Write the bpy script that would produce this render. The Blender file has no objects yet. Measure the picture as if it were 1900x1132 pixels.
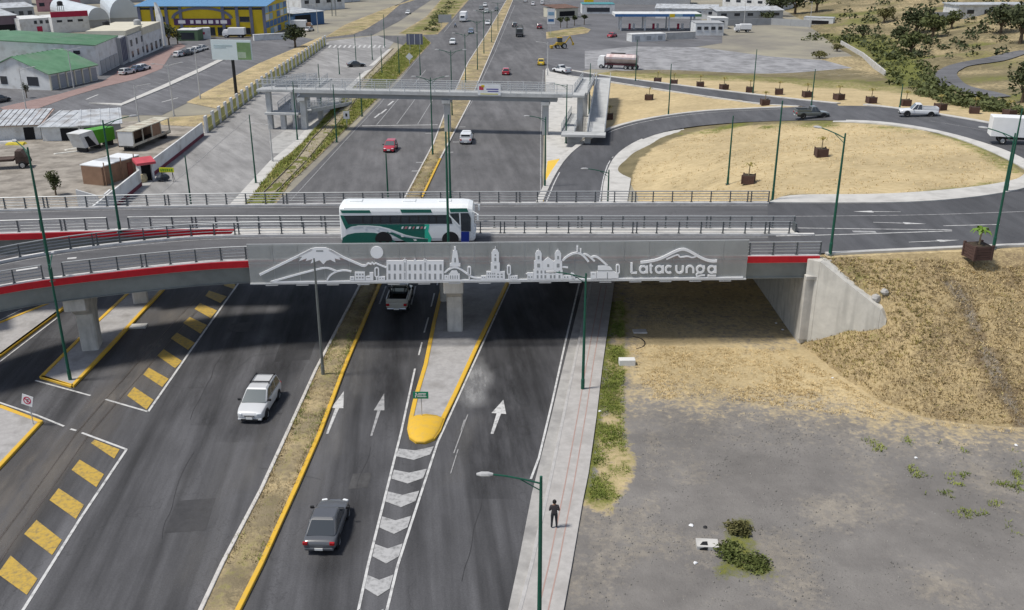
import bpy, bmesh, math, random
import numpy as np
from mathutils import Vector, Matrix
from mathutils.geometry import tessellate_polygon
random.seed(7); rng = np.random.default_rng(7)
scene = bpy.context.scene
COL = scene.collection
R = math.radians
# ---------------------------------------------------------------- camera, sky, sun, exposure
F, CX, CY, CH = 1770.0, 950.0, 566.0, 30.0          # focal length in photo pixels, centre, camera height (m)
PIT = math.atan(691.0 / F)
cam = bpy.data.cameras.new('camera'); camo = bpy.data.objects.new('camera', cam); COL.objects.link(camo)
cam.sensor_width = 36.0; cam.lens = 36.0 * F / 1900.0
cam.clip_start = 1.0; cam.clip_end = 4000.0
camo.location = (0, 0, CH); camo.rotation_euler = (math.pi / 2 - PIT, 0, 0)
scene.camera = camo
SUN_EL, SUN_AZ = 63.0, -104.0                          # azimuth measured from +Y (away from the camera) towards +X
world = bpy.data.worlds.new('World'); scene.world = world; world.use_nodes = True
wn = world.node_tree.nodes; wl = world.node_tree.links
bg = wn['Background']; sky = wn.new('ShaderNodeTexSky'); sky.sky_type = 'NISHITA'; sky.sun_disc = False
sky.sun_elevation = R(SUN_EL); sky.sun_rotation = R(SUN_AZ); sky.air_density = 1.0; sky.dust_density = 4.0; sky.ozone_density = 0.6
sky.altitude = 2800
hs = wn.new('ShaderNodeHueSaturation'); hs.inputs['Saturation'].default_value = .62      # thin high cloud: a paler sky
wl.new(sky.outputs[0], hs.inputs['Color']); wl.new(hs.outputs[0], bg.inputs[0]); bg.inputs[1].default_value = 0.10
sl = bpy.data.lights.new('sun', 'SUN'); slo = bpy.data.objects.new('sun', sl); COL.objects.link(slo)
sl.energy = 2.6; sl.angle = R(9.0); sl.color = (1.0, 0.95, 0.87)
sd = Vector((math.sin(R(SUN_AZ)) * math.cos(R(SUN_EL)), math.cos(R(SUN_AZ)) * math.cos(R(SUN_EL)), math.sin(R(SUN_EL))))
slo.rotation_euler = sd.to_track_quat('Z', 'Y').to_euler(); slo.location = (0, 60, 80)
scene.view_settings.view_transform = 'Standard'; scene.view_settings.look = 'None'
scene.view_settings.exposure = 0.55; scene.view_settings.gamma = 1.0
scene.cycles.max_bounces = 6

# ---------------------------------------------------------------- survey helpers: photo pixel <-> place
cp, sp = math.cos(PIT), math.sin(PIT)
def G(px, py, z=0.0):
    a = (px - CX) / F; b = (py - CY) / F
    t = (z - CH) / (-sp - b * cp)
    return Vector((a * t, (cp - b * sp) * t, z))
def atY(px, py, Y):
    a = (px - CX) / F; b = (py - CY) / F
    t = Y / (cp - b * sp)
    return Vector((a * t, Y, CH + (-sp - b * cp) * t))
def Pj(x, y, z):
    zc = y * cp - (z - CH) * sp
    return CX + F * x / zc, CY - F * (y * sp + (z - CH) * cp) / zc
def hgt(bx, by, ty, z=0.0):
    g = G(bx, by, z); return atY(bx, ty, g.y).z - z

# ---------------------------------------------------------------- materials
MATS = {}
def nodes(name):
    m = bpy.data.materials.new(name); m.use_nodes = True
    nt = m.node_tree; return m, nt, nt.nodes, nt.links, nt.nodes['Principled BSDF']
def c4(c): return (c[0], c[1], c[2], 1.0)
def M(name, col=(.5, .5, .5), rough=.75, var=.12, scale=1.0, col2=None, metal=0.0, spec=.3, bump=0.0, bscale=20.0, stretch=(1, 1, 1), rot=0.0, coord='pos', alpha=1.0, coat=0.0, stain=None):
    if name in MATS: return MATS[name]
    m, nt, N, L, bs = nodes(name)
    bs.inputs['Roughness'].default_value = rough; bs.inputs['Metallic'].default_value = metal
    bs.inputs['Specular IOR Level'].default_value = spec
    if coat: bs.inputs['Coat Weight'].default_value = coat; bs.inputs['Coat Roughness'].default_value = .08
    if coord == 'pos': src = N.new('ShaderNodeNewGeometry').outputs['Position']
    else: src = N.new('ShaderNodeTexCoord').outputs['Object']
    mp = N.new('ShaderNodeMapping'); L.new(src, mp.inputs[0]); mp.inputs['Scale'].default_value = stretch; mp.inputs['Rotation'].default_value = (0, 0, rot)
    if var or col2:
        nz = N.new('ShaderNodeTexNoise'); L.new(mp.outputs[0], nz.inputs['Vector']); nz.inputs['Scale'].default_value = scale; nz.inputs['Detail'].default_value = 8; nz.inputs['Roughness'].default_value = .65
        rp = N.new('ShaderNodeValToRGB'); L.new(nz.outputs[0], rp.inputs[0])
        a = tuple(max(0, v * (1 - var)) for v in col); b = tuple(min(1, v * (1 + var)) for v in (col2 or col))
        rp.color_ramp.elements[0].position = .34; rp.color_ramp.elements[1].position = .66
        rp.color_ramp.elements[0].color = c4(a); rp.color_ramp.elements[1].color = c4(b)
        out = rp.outputs[0]
        if stain:
            n2 = N.new('ShaderNodeTexNoise'); mp2 = N.new('ShaderNodeMapping'); L.new(src, mp2.inputs[0]); mp2.inputs['Scale'].default_value = stain[2] if len(stain) > 2 else (1, 1, 1)
            L.new(mp2.outputs[0], n2.inputs['Vector']); n2.inputs['Scale'].default_value = stain[1]; n2.inputs['Detail'].default_value = 5
            r2 = N.new('ShaderNodeMapRange'); L.new(n2.outputs[0], r2.inputs[0]); r2.inputs[1].default_value = .5; r2.inputs[2].default_value = .75
            mx = N.new('ShaderNodeMixRGB'); L.new(r2.outputs[0], mx.inputs[0]); L.new(out, mx.inputs[1]); mx.inputs[2].default_value = c4(stain[0]); out = mx.outputs[0]
        L.new(out, bs.inputs['Base Color'])
    else: bs.inputs['Base Color'].default_value = c4(col)
    if bump:
        nb = N.new('ShaderNodeTexNoise'); L.new(mp.outputs[0], nb.inputs['Vector']); nb.inputs['Scale'].default_value = bscale; nb.inputs['Detail'].default_value = 6
        bp = N.new('ShaderNodeBump'); bp.inputs['Strength'].default_value = bump; bp.inputs['Distance'].default_value = .05
        L.new(nb.outputs[0], bp.inputs['Height']); L.new(bp.outputs[0], bs.inputs['Normal'])
    if alpha < 1: bs.inputs['Alpha'].default_value = alpha
    MATS[name] = m; return m

def asphalt(name, base, ang, light=1.5, dark=.6, fine=.25):
    """asphalt with worn streaks along the driving direction, patches and grain"""
    m, nt, N, L, bs = nodes(name)
    bs.inputs['Roughness'].default_value = .78; bs.inputs['Specular IOR Level'].default_value = .35
    g = N.new('ShaderNodeNewGeometry')
    def noise(sc, detail, mscale, rot):
        mp = N.new('ShaderNodeMapping'); mp.vector_type = 'TEXTURE'; L.new(g.outputs['Position'], mp.inputs[0]); mp.inputs['Scale'].default_value = mscale; mp.inputs['Rotation'].default_value = (0, 0, rot)
        n = N.new('ShaderNodeTexNoise'); L.new(mp.outputs[0], n.inputs['Vector']); n.inputs['Scale'].default_value = sc; n.inputs['Detail'].default_value = detail; n.inputs['Roughness'].default_value = .6
        return n.outputs[0]
    def mrange(o, a, b, c, d):
        r = N.new('ShaderNodeMapRange'); L.new(o, r.inputs[0])
        for i, v in enumerate((a, b, c, d)): r.inputs[1 + i].default_value = v
        return r.outputs[0]
    def mul(a, b):
        k = N.new('ShaderNodeMath'); k.operation = 'MULTIPLY'; L.new(a, k.inputs[0]); L.new(b, k.inputs[1]); return k.outputs[0]
    f = mrange(noise(.55, 4, (1, 30, 1), -ang), .34, .68, dark, light)          # wheel tracks
    f = mul(f, mrange(noise(.11, 5, (1, 2.2, 1), -ang), .34, .68, .80, 1.22))      # broad patches
    f = mul(f, mrange(noise(.9, 6, (1, 5, 1), -ang), .36, .66, .86, 1.14))
    f = mul(f, mrange(noise(14, 3, (1, 1, 1), 0), .35, .65, 1 - fine * .5, 1 + fine * .5))       # grain
    mx = N.new('ShaderNodeVectorMath'); mx.operation = 'SCALE'; mx.inputs[0].default_value = base; L.new(f, mx.inputs['Scale'])
    out = mx.outputs[0]
    # cracks and repair seams
    vo = N.new('ShaderNodeTexVoronoi'); vo.feature = 'DISTANCE_TO_EDGE'; vo.inputs['Scale'].default_value = .13
    mp = N.new('ShaderNodeMapping'); mp.vector_type = 'TEXTURE'; L.new(g.outputs['Position'], mp.inputs[0]); mp.inputs['Scale'].default_value = (1, 2.5, 1); mp.inputs['Rotation'].default_value = (0, 0, -ang)
    nn = N.new('ShaderNodeTexNoise'); nn.inputs['Scale'].default_value = .8; nn.inputs['Detail'].default_value = 5; L.new(g.outputs['Position'], nn.inputs['Vector'])
    ad = N.new('ShaderNodeVectorMath'); ad.operation = 'ADD'; L.new(mp.outputs[0], ad.inputs[0]); sc = N.new('ShaderNodeVectorMath'); sc.operation = 'SCALE'; L.new(nn.outputs['Color'], sc.inputs[0]); sc.inputs['Scale'].default_value = 2.5
    L.new(sc.outputs[0], ad.inputs[1]); L.new(ad.outputs[0], vo.inputs['Vector'])
    ck = mrange(vo.outputs['Distance'], 0, .006, .75, 1)
    m2 = N.new('ShaderNodeVectorMath'); m2.operation = 'SCALE'; L.new(out, m2.inputs[0]); L.new(ck, m2.inputs['Scale'])
    L.new(m2.outputs[0], bs.inputs['Base Color'])
    nb = N.new('ShaderNodeTexNoise'); nb.inputs['Scale'].default_value = 40; L.new(g.outputs['Position'], nb.inputs['Vector'])
    bp = N.new('ShaderNodeBump'); bp.inputs['Strength'].default_value = .25; bp.inputs['Distance'].default_value = .02; L.new(nb.outputs[0], bp.inputs['Height']); L.new(bp.outputs[0], bs.inputs['Normal'])
    MATS[name] = m; return m

def paint_mat(name, col, wear=.45, under=(.09, .09, .095), scale=2.2):
    """road paint with worn patches"""
    m, nt, N, L, bs = nodes(name); bs.inputs['Roughness'].default_value = .7
    g = N.new('ShaderNodeNewGeometry')
    n = N.new('ShaderNodeTexNoise'); n.inputs['Scale'].default_value = scale; n.inputs['Detail'].default_value = 9; n.inputs['Roughness'].default_value = .72; L.new(g.outputs['Position'], n.inputs['Vector'])
    r = N.new('ShaderNodeMapRange'); L.new(n.outputs[0], r.inputs[0]); r.inputs[1].default_value = .47; r.inputs[2].default_value = .68; r.inputs[4].default_value = wear
    mx = N.new('ShaderNodeMixRGB'); L.new(r.outputs[0], mx.inputs[0]); mx.inputs[1].default_value = c4(col); mx.inputs[2].default_value = c4(under)
    L.new(mx.outputs[0], bs.inputs['Base Color']); MATS[name] = m; return m

def ground_mask_mat(name, base, base2, dry, dry2, green, green2, dirt, dirt2, bump=.5, fine=3.0):
    """bare ground mixed with dry grass (R), green grass (G) and pale dust (B) from the mesh's own 'mask' attribute"""
    m, nt, N, L, bs = nodes(name); bs.inputs['Roughness'].default_value = .9; bs.inputs['Specular IOR Level'].default_value = .15
    g = N.new('ShaderNodeNewGeometry'); at = N.new('ShaderNodeAttribute'); at.attribute_name = 'mask'
    sp_ = N.new('ShaderNodeSeparateColor'); L.new(at.outputs['Color'], sp_.inputs[0])
    def noise(sc, det=8, ro=.68):
        n = N.new('ShaderNodeTexNoise'); n.inputs['Scale'].default_value = sc; n.inputs['Detail'].default_value = det; n.inputs['Roughness'].default_value = ro
        L.new(g.outputs['Position'], n.inputs['Vector']); return n.outputs[0]
    n1, n2, n3 = noise(fine), noise(.35), noise(1.3)
    def ramp(o, a, b, lo=.33, hi=.67):
        r = N.new('ShaderNodeValToRGB'); L.new(o, r.inputs[0]); r.color_ramp.elements[0].color = c4(a); r.color_ramp.elements[1].color = c4(b)
        r.color_ramp.elements[0].position = lo; r.color_ramp.elements[1].position = hi; return r.outputs[0]
    cb, cd, cg, ct = ramp(n2, base, base2), ramp(n1, dry, dry2), ramp(n1, green, green2), ramp(n3, dirt, dirt2)
    ns = N.new('ShaderNodeMath'); ns.operation = 'SUBTRACT'; L.new(n3, ns.inputs[0]); ns.inputs[1].default_value = .5
    ns1 = N.new('ShaderNodeMath'); ns1.operation = 'SUBTRACT'; L.new(n1, ns1.inputs[0]); ns1.inputs[1].default_value = .5
    na = N.new('ShaderNodeMath'); na.operation = 'ADD'; L.new(ns.outputs[0], na.inputs[0]); L.new(ns1.outputs[0], na.inputs[1])
    def fac(ch):
        a = N.new('ShaderNodeMath'); a.operation = 'MULTIPLY_ADD'; L.new(na.outputs[0], a.inputs[0]); a.inputs[1].default_value = 1.1; L.new(sp_.outputs[ch], a.inputs[2])
        r = N.new('ShaderNodeMapRange'); L.new(a.outputs[0], r.inputs[0]); r.inputs[1].default_value = .30; r.inputs[2].default_value = .70
        return r.outputs[0]
    def mix(f, a, b):
        x = N.new('ShaderNodeMixRGB'); L.new(f, x.inputs[0]); L.new(a, x.inputs[1]); L.new(b, x.inputs[2]); return x.outputs[0]
    o = mix(fac(2), cb, ct); o = mix(fac(0), o, cd); o = mix(fac(1), o, cg)
    # soft tone drift
    r = N.new('ShaderNodeMapRange'); L.new(noise(.12, 4), r.inputs[0]); r.inputs[1].default_value = .35; r.inputs[2].default_value = .65; r.inputs[3].default_value = .86; r.inputs[4].default_value = 1.12
    sc = N.new('ShaderNodeVectorMath'); sc.operation = 'SCALE'; L.new(o, sc.inputs[0]); L.new(r.outputs[0], sc.inputs['Scale'])
    L.new(sc.outputs[0], bs.inputs['Base Color'])
    bp = N.new('ShaderNodeBump'); bp.inputs['Strength'].default_value = bump; bp.inputs['Distance'].default_value = .12; L.new(noise(6), bp.inputs['Height']); L.new(bp.outputs[0], bs.inputs['Normal'])
    MATS[name] = m; return m

# ---------------------------------------------------------------- mesh builder
class MB:
    def __init__(s): s.v = []; s.f = []; s.m = []
    def add(s, vs, fs, m=0):
        o = len(s.v); s.v += [tuple(v) for v in vs]; s.f += [tuple(i + o for i in f) for f in fs]; s.m += [m] * len(fs); return s
    def box(s, c, d, rz=0.0, m=0, rx=0.0, ry=0.0):
        h = [k / 2 for k in d]; mt = Matrix.Translation(c) @ Matrix.Rotation(rz, 4, 'Z') @ Matrix.Rotation(ry, 4, 'Y') @ Matrix.Rotation(rx, 4, 'X')
        vs = [mt @ Vector((x * h[0], y * h[1], z * h[2])) for x, y, z in ((-1,-1,-1),(1,-1,-1),(1,1,-1),(-1,1,-1),(-1,-1,1),(1,-1,1),(1,1,1),(-1,1,1))]
        return s.add(vs, [(0,3,2,1),(4,5,6,7),(0,1,5,4),(1,2,6,5),(2,3,7,6),(3,0,4,7)], m)
    def hexa(s, b, t, m=0):
        n = len(b); fs = [tuple(range(n - 1, -1, -1)), tuple(range(n, 2 * n))] + [(i, (i + 1) % n, n + (i + 1) % n, n + i) for i in range(n)]
        return s.add(list(b) + list(t), fs, m)
    def prism(s, poly, z0, z1, m=0, cap_bottom=True):
        """poly: list of (x,y); may be concave; anticlockwise not required"""
        a = sum(poly[i][0] * poly[(i + 1) % len(poly)][1] - poly[(i + 1) % len(poly)][0] * poly[i][1] for i in range(len(poly)))
        if a < 0: poly = poly[::-1]
        n = len(poly); vs = [(p[0], p[1], z0) for p in poly] + [(p[0], p[1], z1) for p in poly]
        tr = tessellate_polygon([[Vector((p[0], p[1], 0)) for p in poly]])
        fs = [(i, (i + 1) % n, n + (i + 1) % n, n + i) for i in range(n)]
        for t in tr:
            q = [poly[i] for i in t]; ar = (q[1][0]-q[0][0])*(q[2][1]-q[0][1])-(q[2][0]-q[0][0])*(q[1][1]-q[0][1])
            t = t if ar > 0 else t[::-1]
            fs.append(tuple(n + i for i in t))
            if cap_bottom: fs.append(tuple(t[::-1]))
        return s.add(vs, fs, m)
    def plate(s, pts, y0, y1, m=0):
        """polygon given as (x,z) extruded along y from y0 to y1 (y0 nearer the viewer)"""
        b = MB(); b.prism([(p[0], p[1]) for p in pts], 0, 1)
        return s.add([(x, y1 + (y0 - y1) * z, y) for x, y, z in b.v], [f for f in b.f], m)
    def sheet(s, poly, z, m=0):
        a = sum(poly[i][0] * poly[(i + 1) % len(poly)][1] - poly[(i + 1) % len(poly)][0] * poly[i][1] for i in range(len(poly)))
        if a < 0: poly = poly[::-1]
        tr = tessellate_polygon([[Vector((p[0], p[1], 0)) for p in poly]]); fs = []
        for t in tr:
            q = [poly[i] for i in t]; ar = (q[1][0]-q[0][0])*(q[2][1]-q[0][1])-(q[2][0]-q[0][0])*(q[1][1]-q[0][1])
            fs.append(t if ar > 0 else t[::-1])
        zz = z if callable(z) else (lambda x, y: z)
        return s.add([(p[0], p[1], zz(p[0], p[1])) for p in poly], fs, m)
    def tube(s, p0, p1, r0, r1=None, n=8, m=0, caps=True):
        r1 = r0 if r1 is None else r1; p0 = Vector(p0); p1 = Vector(p1); d = (p1 - p0).normalized()
        u = d.orthogonal().normalized(); w = d.cross(u); vs = []
        for p, r in ((p0, r0), (p1, r1)):
            for i in range(n):
                a = 2 * math.pi * i / n; vs.append(p + (u * math.cos(a) + w * math.sin(a)) * r)
        fs = [(i, (i + 1) % n, n + (i + 1) % n, n + i) for i in range(n)]
        if caps: fs += [tuple(range(n - 1, -1, -1)), tuple(range(n, 2 * n))]
        return s.add(vs, fs, m)
    def path(s, pts, r, n=6, m=0):
        for a, b in zip(pts[:-1], pts[1:]): s.tube(a, b, r, r, n, m)
        return s
    def lathe(s, prof, n=16, m=0, c=(0, 0, 0), axis='Z'):
        vs = []; k = len(prof)
        for i in range(n):
            a = 2 * math.pi * i / n
            for r, z in prof:
                if axis == 'Z': vs.append((c[0] + r * math.cos(a), c[1] + r * math.sin(a), c[2] + z))
                else: vs.append((c[0] + z, c[1] + r * math.cos(a), c[2] + r * math.sin(a)))
        fs = [(i * k + j, ((i + 1) % n) * k + j, ((i + 1) % n) * k + j + 1, i * k + j + 1) for i in range(n) for j in range(k - 1)]
        return s.add(vs, fs, m)
    def loft(s, rings, m=0, caps=True, closed=True):
        k = len(rings[0]); vs = [p for r in rings for p in r]; fs = []
        for i in range(len(rings) - 1):
            for j in range(k if closed else k - 1):
                fs.append((i * k + j, i * k + (j + 1) % k, (i + 1) * k + (j + 1) % k, (i + 1) * k + j))
        if caps: fs += [tuple(range(k - 1, -1, -1)), tuple((len(rings) - 1) * k + j for j in range(k))]
        return s.add(vs, fs, m)
    def ribbon(s, left, right, m=0):
        n = len(left); vs = list(left) + list(right)
        return s.add(vs, [(i, n + i, n + i + 1, i + 1) for i in range(n - 1)], m)
    def build(s, name, mats, parent=None, smooth=False, loc=None, rz=0.0, fix=False, bevel=0.0):
        me = bpy.data.meshes.new(name); me.from_pydata(s.v, [], s.f)
        mats = mats if isinstance(mats, (list, tuple)) else [mats]
        for q in mats: me.materials.append(q)
        if len(mats) > 1: me.polygons.foreach_set('material_index', s.m)
        if fix:
            b = bmesh.new(); b.from_mesh(me); bmesh.ops.remove_doubles(b, verts=b.verts, dist=1e-4); bmesh.ops.recalc_face_normals(b, faces=b.faces); b.to_mesh(me); b.free()
        if smooth: me.polygons.foreach_set('use_smooth', [True] * len(me.polygons))
        me.update()
        o = bpy.data.objects.new(name, me); COL.objects.link(o)
        if parent is not None: o.parent = parent
        if loc is not None: o.location = loc
        o.rotation_euler = (0, 0, rz)
        if bevel:
            bv = o.modifiers.new('bevel', 'BEVEL'); bv.width = bevel; bv.segments = 2; bv.limit_method = 'ANGLE'; bv.angle_limit = R(35)
        return o

def tag(o, label=None, cat=None, group=None, kind=None):
    if label: o['label'] = label
    if cat: o['category'] = cat
    if group: o['group'] = group
    if kind: o['kind'] = kind
    return o
def thing(name, label, cat, loc=(0, 0, 0), rz=0.0, group=None):
    o = bpy.data.objects.new(name, None); COL.objects.link(o); o.empty_display_size = .3
    o.location = loc; o.rotation_euler = (0, 0, rz); return tag(o, label, cat, group)
def struct(o): o['kind'] = 'structure'; return o
def copy_tree(o, parent=None):
    c = o.copy(); COL.objects.link(c); c.parent = parent
    for ch in o.children: copy_tree(ch, c)
    return c
def dup(root, loc, rz=0.0, label=None, scale=None):
    c = copy_tree(root); c.location = loc; c.rotation_euler = (0, 0, rz)
    if label: c['label'] = label
    if scale: c.scale = (scale,) * 3 if not hasattr(scale, '__len__') else scale
    return c
def link_copy(o, parent, loc, rz=0.0):
    c = o.copy(); COL.objects.link(c); c.parent = parent; c.location = loc; c.rotation_euler = (0, 0, rz); return c
def px(poly, z=0.0): return [(lambda g: (g.x, g.y))(G(p[0], p[1], z)) for p in poly]
def px3(poly): return [G(*p) for p in poly]
def resample(pts, step):
    pts = [Vector(p) for p in pts]; out = [pts[0]]; acc = 0.0
    for a, b in zip(pts[:-1], pts[1:]):
        d = (b - a).length; n = max(1, int(round(d / step)))
        for i in range(1, n + 1): out.append(a.lerp(b, i / n))
    return out
def smooth_line(pts, it=2):
    pts = [Vector(p) for p in pts]
    for _ in range(it):
        q = [pts[0]]
        for a, b in zip(pts[:-1], pts[1:]): q += [a.lerp(b, .25), a.lerp(b, .75)]
        q.append(pts[-1]); pts = q
    return pts
def offset_line(pts, d):
    """horizontal offset to the left of travel"""
    out = []
    for i, p in enumerate(pts):
        a = pts[max(0, i - 1)]; b = pts[min(len(pts) - 1, i + 1)]; t = Vector((b.x - a.x, b.y - a.y, 0)).normalized()
        out.append(Vector((p.x - t.y * d, p.y + t.x * d, p.z)))
    return out
def strip(mb, pts, w, dz=0.0, m=0):
    return mb.ribbon([Vector((p.x, p.y, p.z + dz)) for p in offset_line(pts, w / 2)], [Vector((p.x, p.y, p.z + dz)) for p in offset_line(pts, -w / 2)], m)
def kerb(mb, pts, w, h, m=0, base=0.0):
    """a kerb stone run: rectangular section swept along pts"""
    L_ = offset_line(pts, w / 2); R_ = offset_line(pts, -w / 2); rings = []
    for a, b in zip(L_, R_):
        rings.append([(b.x, b.y, b.z + base), (b.x, b.y, b.z + h - .02), (b.x + (a.x - b.x) * .1, b.y + (a.y - b.y) * .1, b.z + h), (b.x + (a.x - b.x) * .9, b.y + (a.y - b.y) * .9, b.z + h), (a.x, a.y, a.z + h - .02), (a.x, a.y, a.z + base)])
    return mb.loft(rings, m)
def inpoly(xs, ys, poly):
    """vectorised even-odd test and distance to outline"""
    xs = np.asarray(xs); ys = np.asarray(ys); ins = np.zeros(xs.shape, bool); dist = np.full(xs.shape, 1e9); n = len(poly)
    for i in range(n):
        x0, y0 = poly[i]; x1, y1 = poly[(i + 1) % n]
        if y0 != y1:
            c = ((y0 > ys) != (y1 > ys)) & (xs < (x1 - x0) * (ys - y0) / (y1 - y0) + x0); ins ^= c
        dx, dy = x1 - x0, y1 - y0; l2 = dx * dx + dy * dy + 1e-12
        t = np.clip(((xs - x0) * dx + (ys - y0) * dy) / l2, 0, 1); dist = np.minimum(dist, np.hypot(xs - x0 - t * dx, ys - y0 - t * dy))
    return np.where(ins, dist, -dist)
# ================================================================ SETTING: ground, embankment, roads
A_NEAR = asphalt('asphalt_near', (.064, .064, .068), R(-6), 1.75, .60)
A_FAR = asphalt('asphalt_far', (.115, .113, .115), R(-6), 1.18, .86)
A_SERV = asphalt('concrete_service', (.26, .255, .25), R(-30), 1.1, .9)
A_PLAZA = asphalt('asphalt_plaza', (.13, .13, .137), R(-40), 1.1, .88)
A_RAMP = asphalt('asphalt_ramp', (.085, .086, .092), 0, 1.12, .88)
A_DECK = asphalt('asphalt_deck', (.105, .105, .11), R(90), 1.15, .85)
CONC = M('concrete', (.38, .375, .36), .85, .1, .9, bump=.15, stain=((.25, .245, .235), .8))
CONC_W = M('concrete_pale', (.50, .49, .465), .85, .08, .8, bump=.12, stain=((.36, .35, .33), .6))
CONC_WALL = M('concrete_wall', (.50, .485, .45), .85, .12, 1.2, bump=.2, stain=((.33, .32, .30), 1.6, (1, 1, .15)))
PAVER = M('paver', (.36, .35, .345), .85, .12, 3.0, bump=.2, stain=((.25, .24, .23), .7))
WHITE_L = paint_mat('line_white', (.56, .56, .55), .7)
WHITE_H = paint_mat('marking_white', (.54, .54, .53), .75)
WHITE_F = paint_mat('marking_faded', (.34, .34, .34), .9)
YELLOW_B = paint_mat('marking_yellow', (.47, .31, .05), .8, (.13, .115, .08), 3.5)
YELLOW_K = paint_mat('kerb_yellow', (.66, .40, .03), .4, (.38, .30, .15), 2.0)
WHITE_K = paint_mat('kerb_white', (.55, .53, .50), .6, (.28, .26, .24), 2.0)
KERB_G = M('kerb_grey', (.40, .39, .38), .85, .12, 2.0)

def ground_mat(name, **k): return ground_mask_mat(name, k.get('base', (.160, .151, .143)), k.get('base2', (.215, .203, .190)), k.get('dry', (.40, .315, .175)), k.get('dry2', (.53, .425, .25)), (.085, .105, .025), (.20, .20, .055), (.225, .202, .17), (.285, .258, .22), bump=k.get('bump', .5), fine=k.get('fine', 3.0))
G_FIELD = ground_mat('field_ground')
G_HILL = ground_mat('hill_ground', base=(.14, .12, .068), base2=(.22, .185, .105), fine=1.2)
G_VERGE = ground_mat('verge_ground', base=(.20, .165, .10), base2=(.29, .24, .155), bump=.8)
def grid_mesh(name, xs, ys, hfun, mat, masks=None, drop=None, pxz=None):
    X, Y = np.meshgrid(np.asarray(xs), np.asarray(ys)); Z = hfun(X, Y); ny, nx = X.shape
    v = np.stack([X, Y, Z], -1).reshape(-1, 3)
    i = np.arange(nx * ny).reshape(ny, nx); q = np.stack([i[:-1, :-1], i[:-1, 1:], i[1:, 1:], i[1:, :-1]], -1).reshape(-1, 4)
    if drop is not None:
        k = drop(X, Y, Z).reshape(-1); q = q[~(k[q].all(1))]
    me = bpy.data.meshes.new(name); me.from_pydata(v.tolist(), [], q.tolist()); me.materials.append(mat)
    if masks is not None:
        zc = Y * cp - (Z - CH) * sp; PXx = CX + F * X / zc; PYy = CY - F * (Y * sp + (Z - CH) * cp) / zc
        c = masks(X, Y, Z, PXx, PYy).reshape(-1, 3); col = np.ones((len(c), 4)); col[:, :3] = np.clip(c, 0, 1)
        at = me.color_attributes.new('mask', 'FLOAT_COLOR', 'POINT'); at.data.foreach_set('color', col.reshape(-1).tolist())
    me.polygons.foreach_set('use_smooth', [True] * len(me.polygons))
    o = bpy.data.objects.new(name, me); COL.objects.link(o); return struct(o)
def vnoise(X, Y, s, seed=0):
    """smooth value noise"""
    r = np.random.default_rng(seed); T = r.random((256, 256)); x = X / s; y = Y / s; xi = np.floor(x).astype(int); yi = np.floor(y).astype(int); fx = x - xi; fy = y - yi
    fx = fx * fx * (3 - 2 * fx); fy = fy * fy * (3 - 2 * fy); g = lambda a, b: T[a % 256, b % 256]
    return (g(xi, yi) * (1 - fx) + g(xi + 1, yi) * fx) * (1 - fy) + (g(xi, yi + 1) * (1 - fx) + g(xi + 1, yi + 1) * fx) * fy
def soft(d, w): return np.clip(d / w + .5, 0, 1)

# --- base ground reaching the horizon
b = MB(); b.sheet([(-2500, -60), (2500, -60), (2500, 3500), (-2500, 3500)], -.02)
struct(b.build('ground', M('far_ground', (.23, .215, .19), .95, .2, .05, (.27, .25, .19))))

# --- embankment heights -------------------------------------------------------
DZ = 7.0                                               # overpass carriageway height
PA = G(1480, 637)
TOE = [G(*p) for p in ((1480, 637), (1520, 668), (1560, 700), (1640, 752), (1720, 778), (1800, 790), (1900, 795), (2100, 800), (2500, 800))]
CREST = [G(p[0], p[1], DZ) for p in ((1500, 481), (1545, 477), (1700, 470), (1900, 461), (2300, 447), (2600, 440))]
WB = Vector((PA.x + 4.6, PA.y - 3.7, 0))               # far end of the wing wall
toex = np.array([p.x for p in TOE]); toey = np.array([p.y for p in TOE]); crx = np.array([p.x for p in CREST]); cry = np.array([p.y for p in CREST])
wdir = np.array([WB.x - PA.x, WB.y - PA.y]); wlen = np.hypot(*wdir); wdir = wdir / wlen; wnor = np.array([-wdir[1], wdir[0]])   # wnor points uphill/behind
def h_front(X, Y):
    cy = np.interp(X, crx, cry); ty = np.interp(X, toex, toey); Ls = np.maximum(cy - ty, 1.5); d = cy - Y
    hc = DZ * (1 - np.clip(d / Ls, -1, 1.6)); s = np.clip(d / Ls, 0, 1); hc = hc + np.sin(s * np.pi) * .25
    dt = np.full(X.shape, 1e9)
    for a, b_ in zip(TOE[:-1], TOE[1:]):
        dx, dy = b_.x - a.x, b_.y - a.y; t = np.clip(((X - a.x) * dx + (Y - a.y) * dy) / (dx * dx + dy * dy), 0, 1); dt = np.minimum(dt, np.hypot(X - a.x - t * dx, Y - a.y - t * dy))
    inside = (X > np.interp(Y, toey[::-1], toex[::-1])) | (Y > PA.y)
    ht = np.where(inside, .80 * dt, -.8 * dt)
    side = (X - PA.x) * wnor[0] + (Y - PA.y) * wnor[1] - .55; al = (X - PA.x) * wdir[0] + (Y - PA.y) * wdir[1]
    w = np.clip((al - wlen) / 5.0, 0, 1); fr = soft(side + w * 3.0, .12 + 5 * w)
    h = np.minimum(hc, ht) * (1 - fr) + hc * fr
    h = np.minimum(h, DZ - .03)
    n = (vnoise(X, Y, 1.1, 3) - .5) * .34 + (vnoise(X, Y, 2.7, 4) - .5) * .55 + (vnoise(X, Y, .5, 5) - .5) * .16
    return h + n * np.clip(h / 1.5, 0, 1) * np.clip((DZ - h) / .8, 0, 1)
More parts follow.
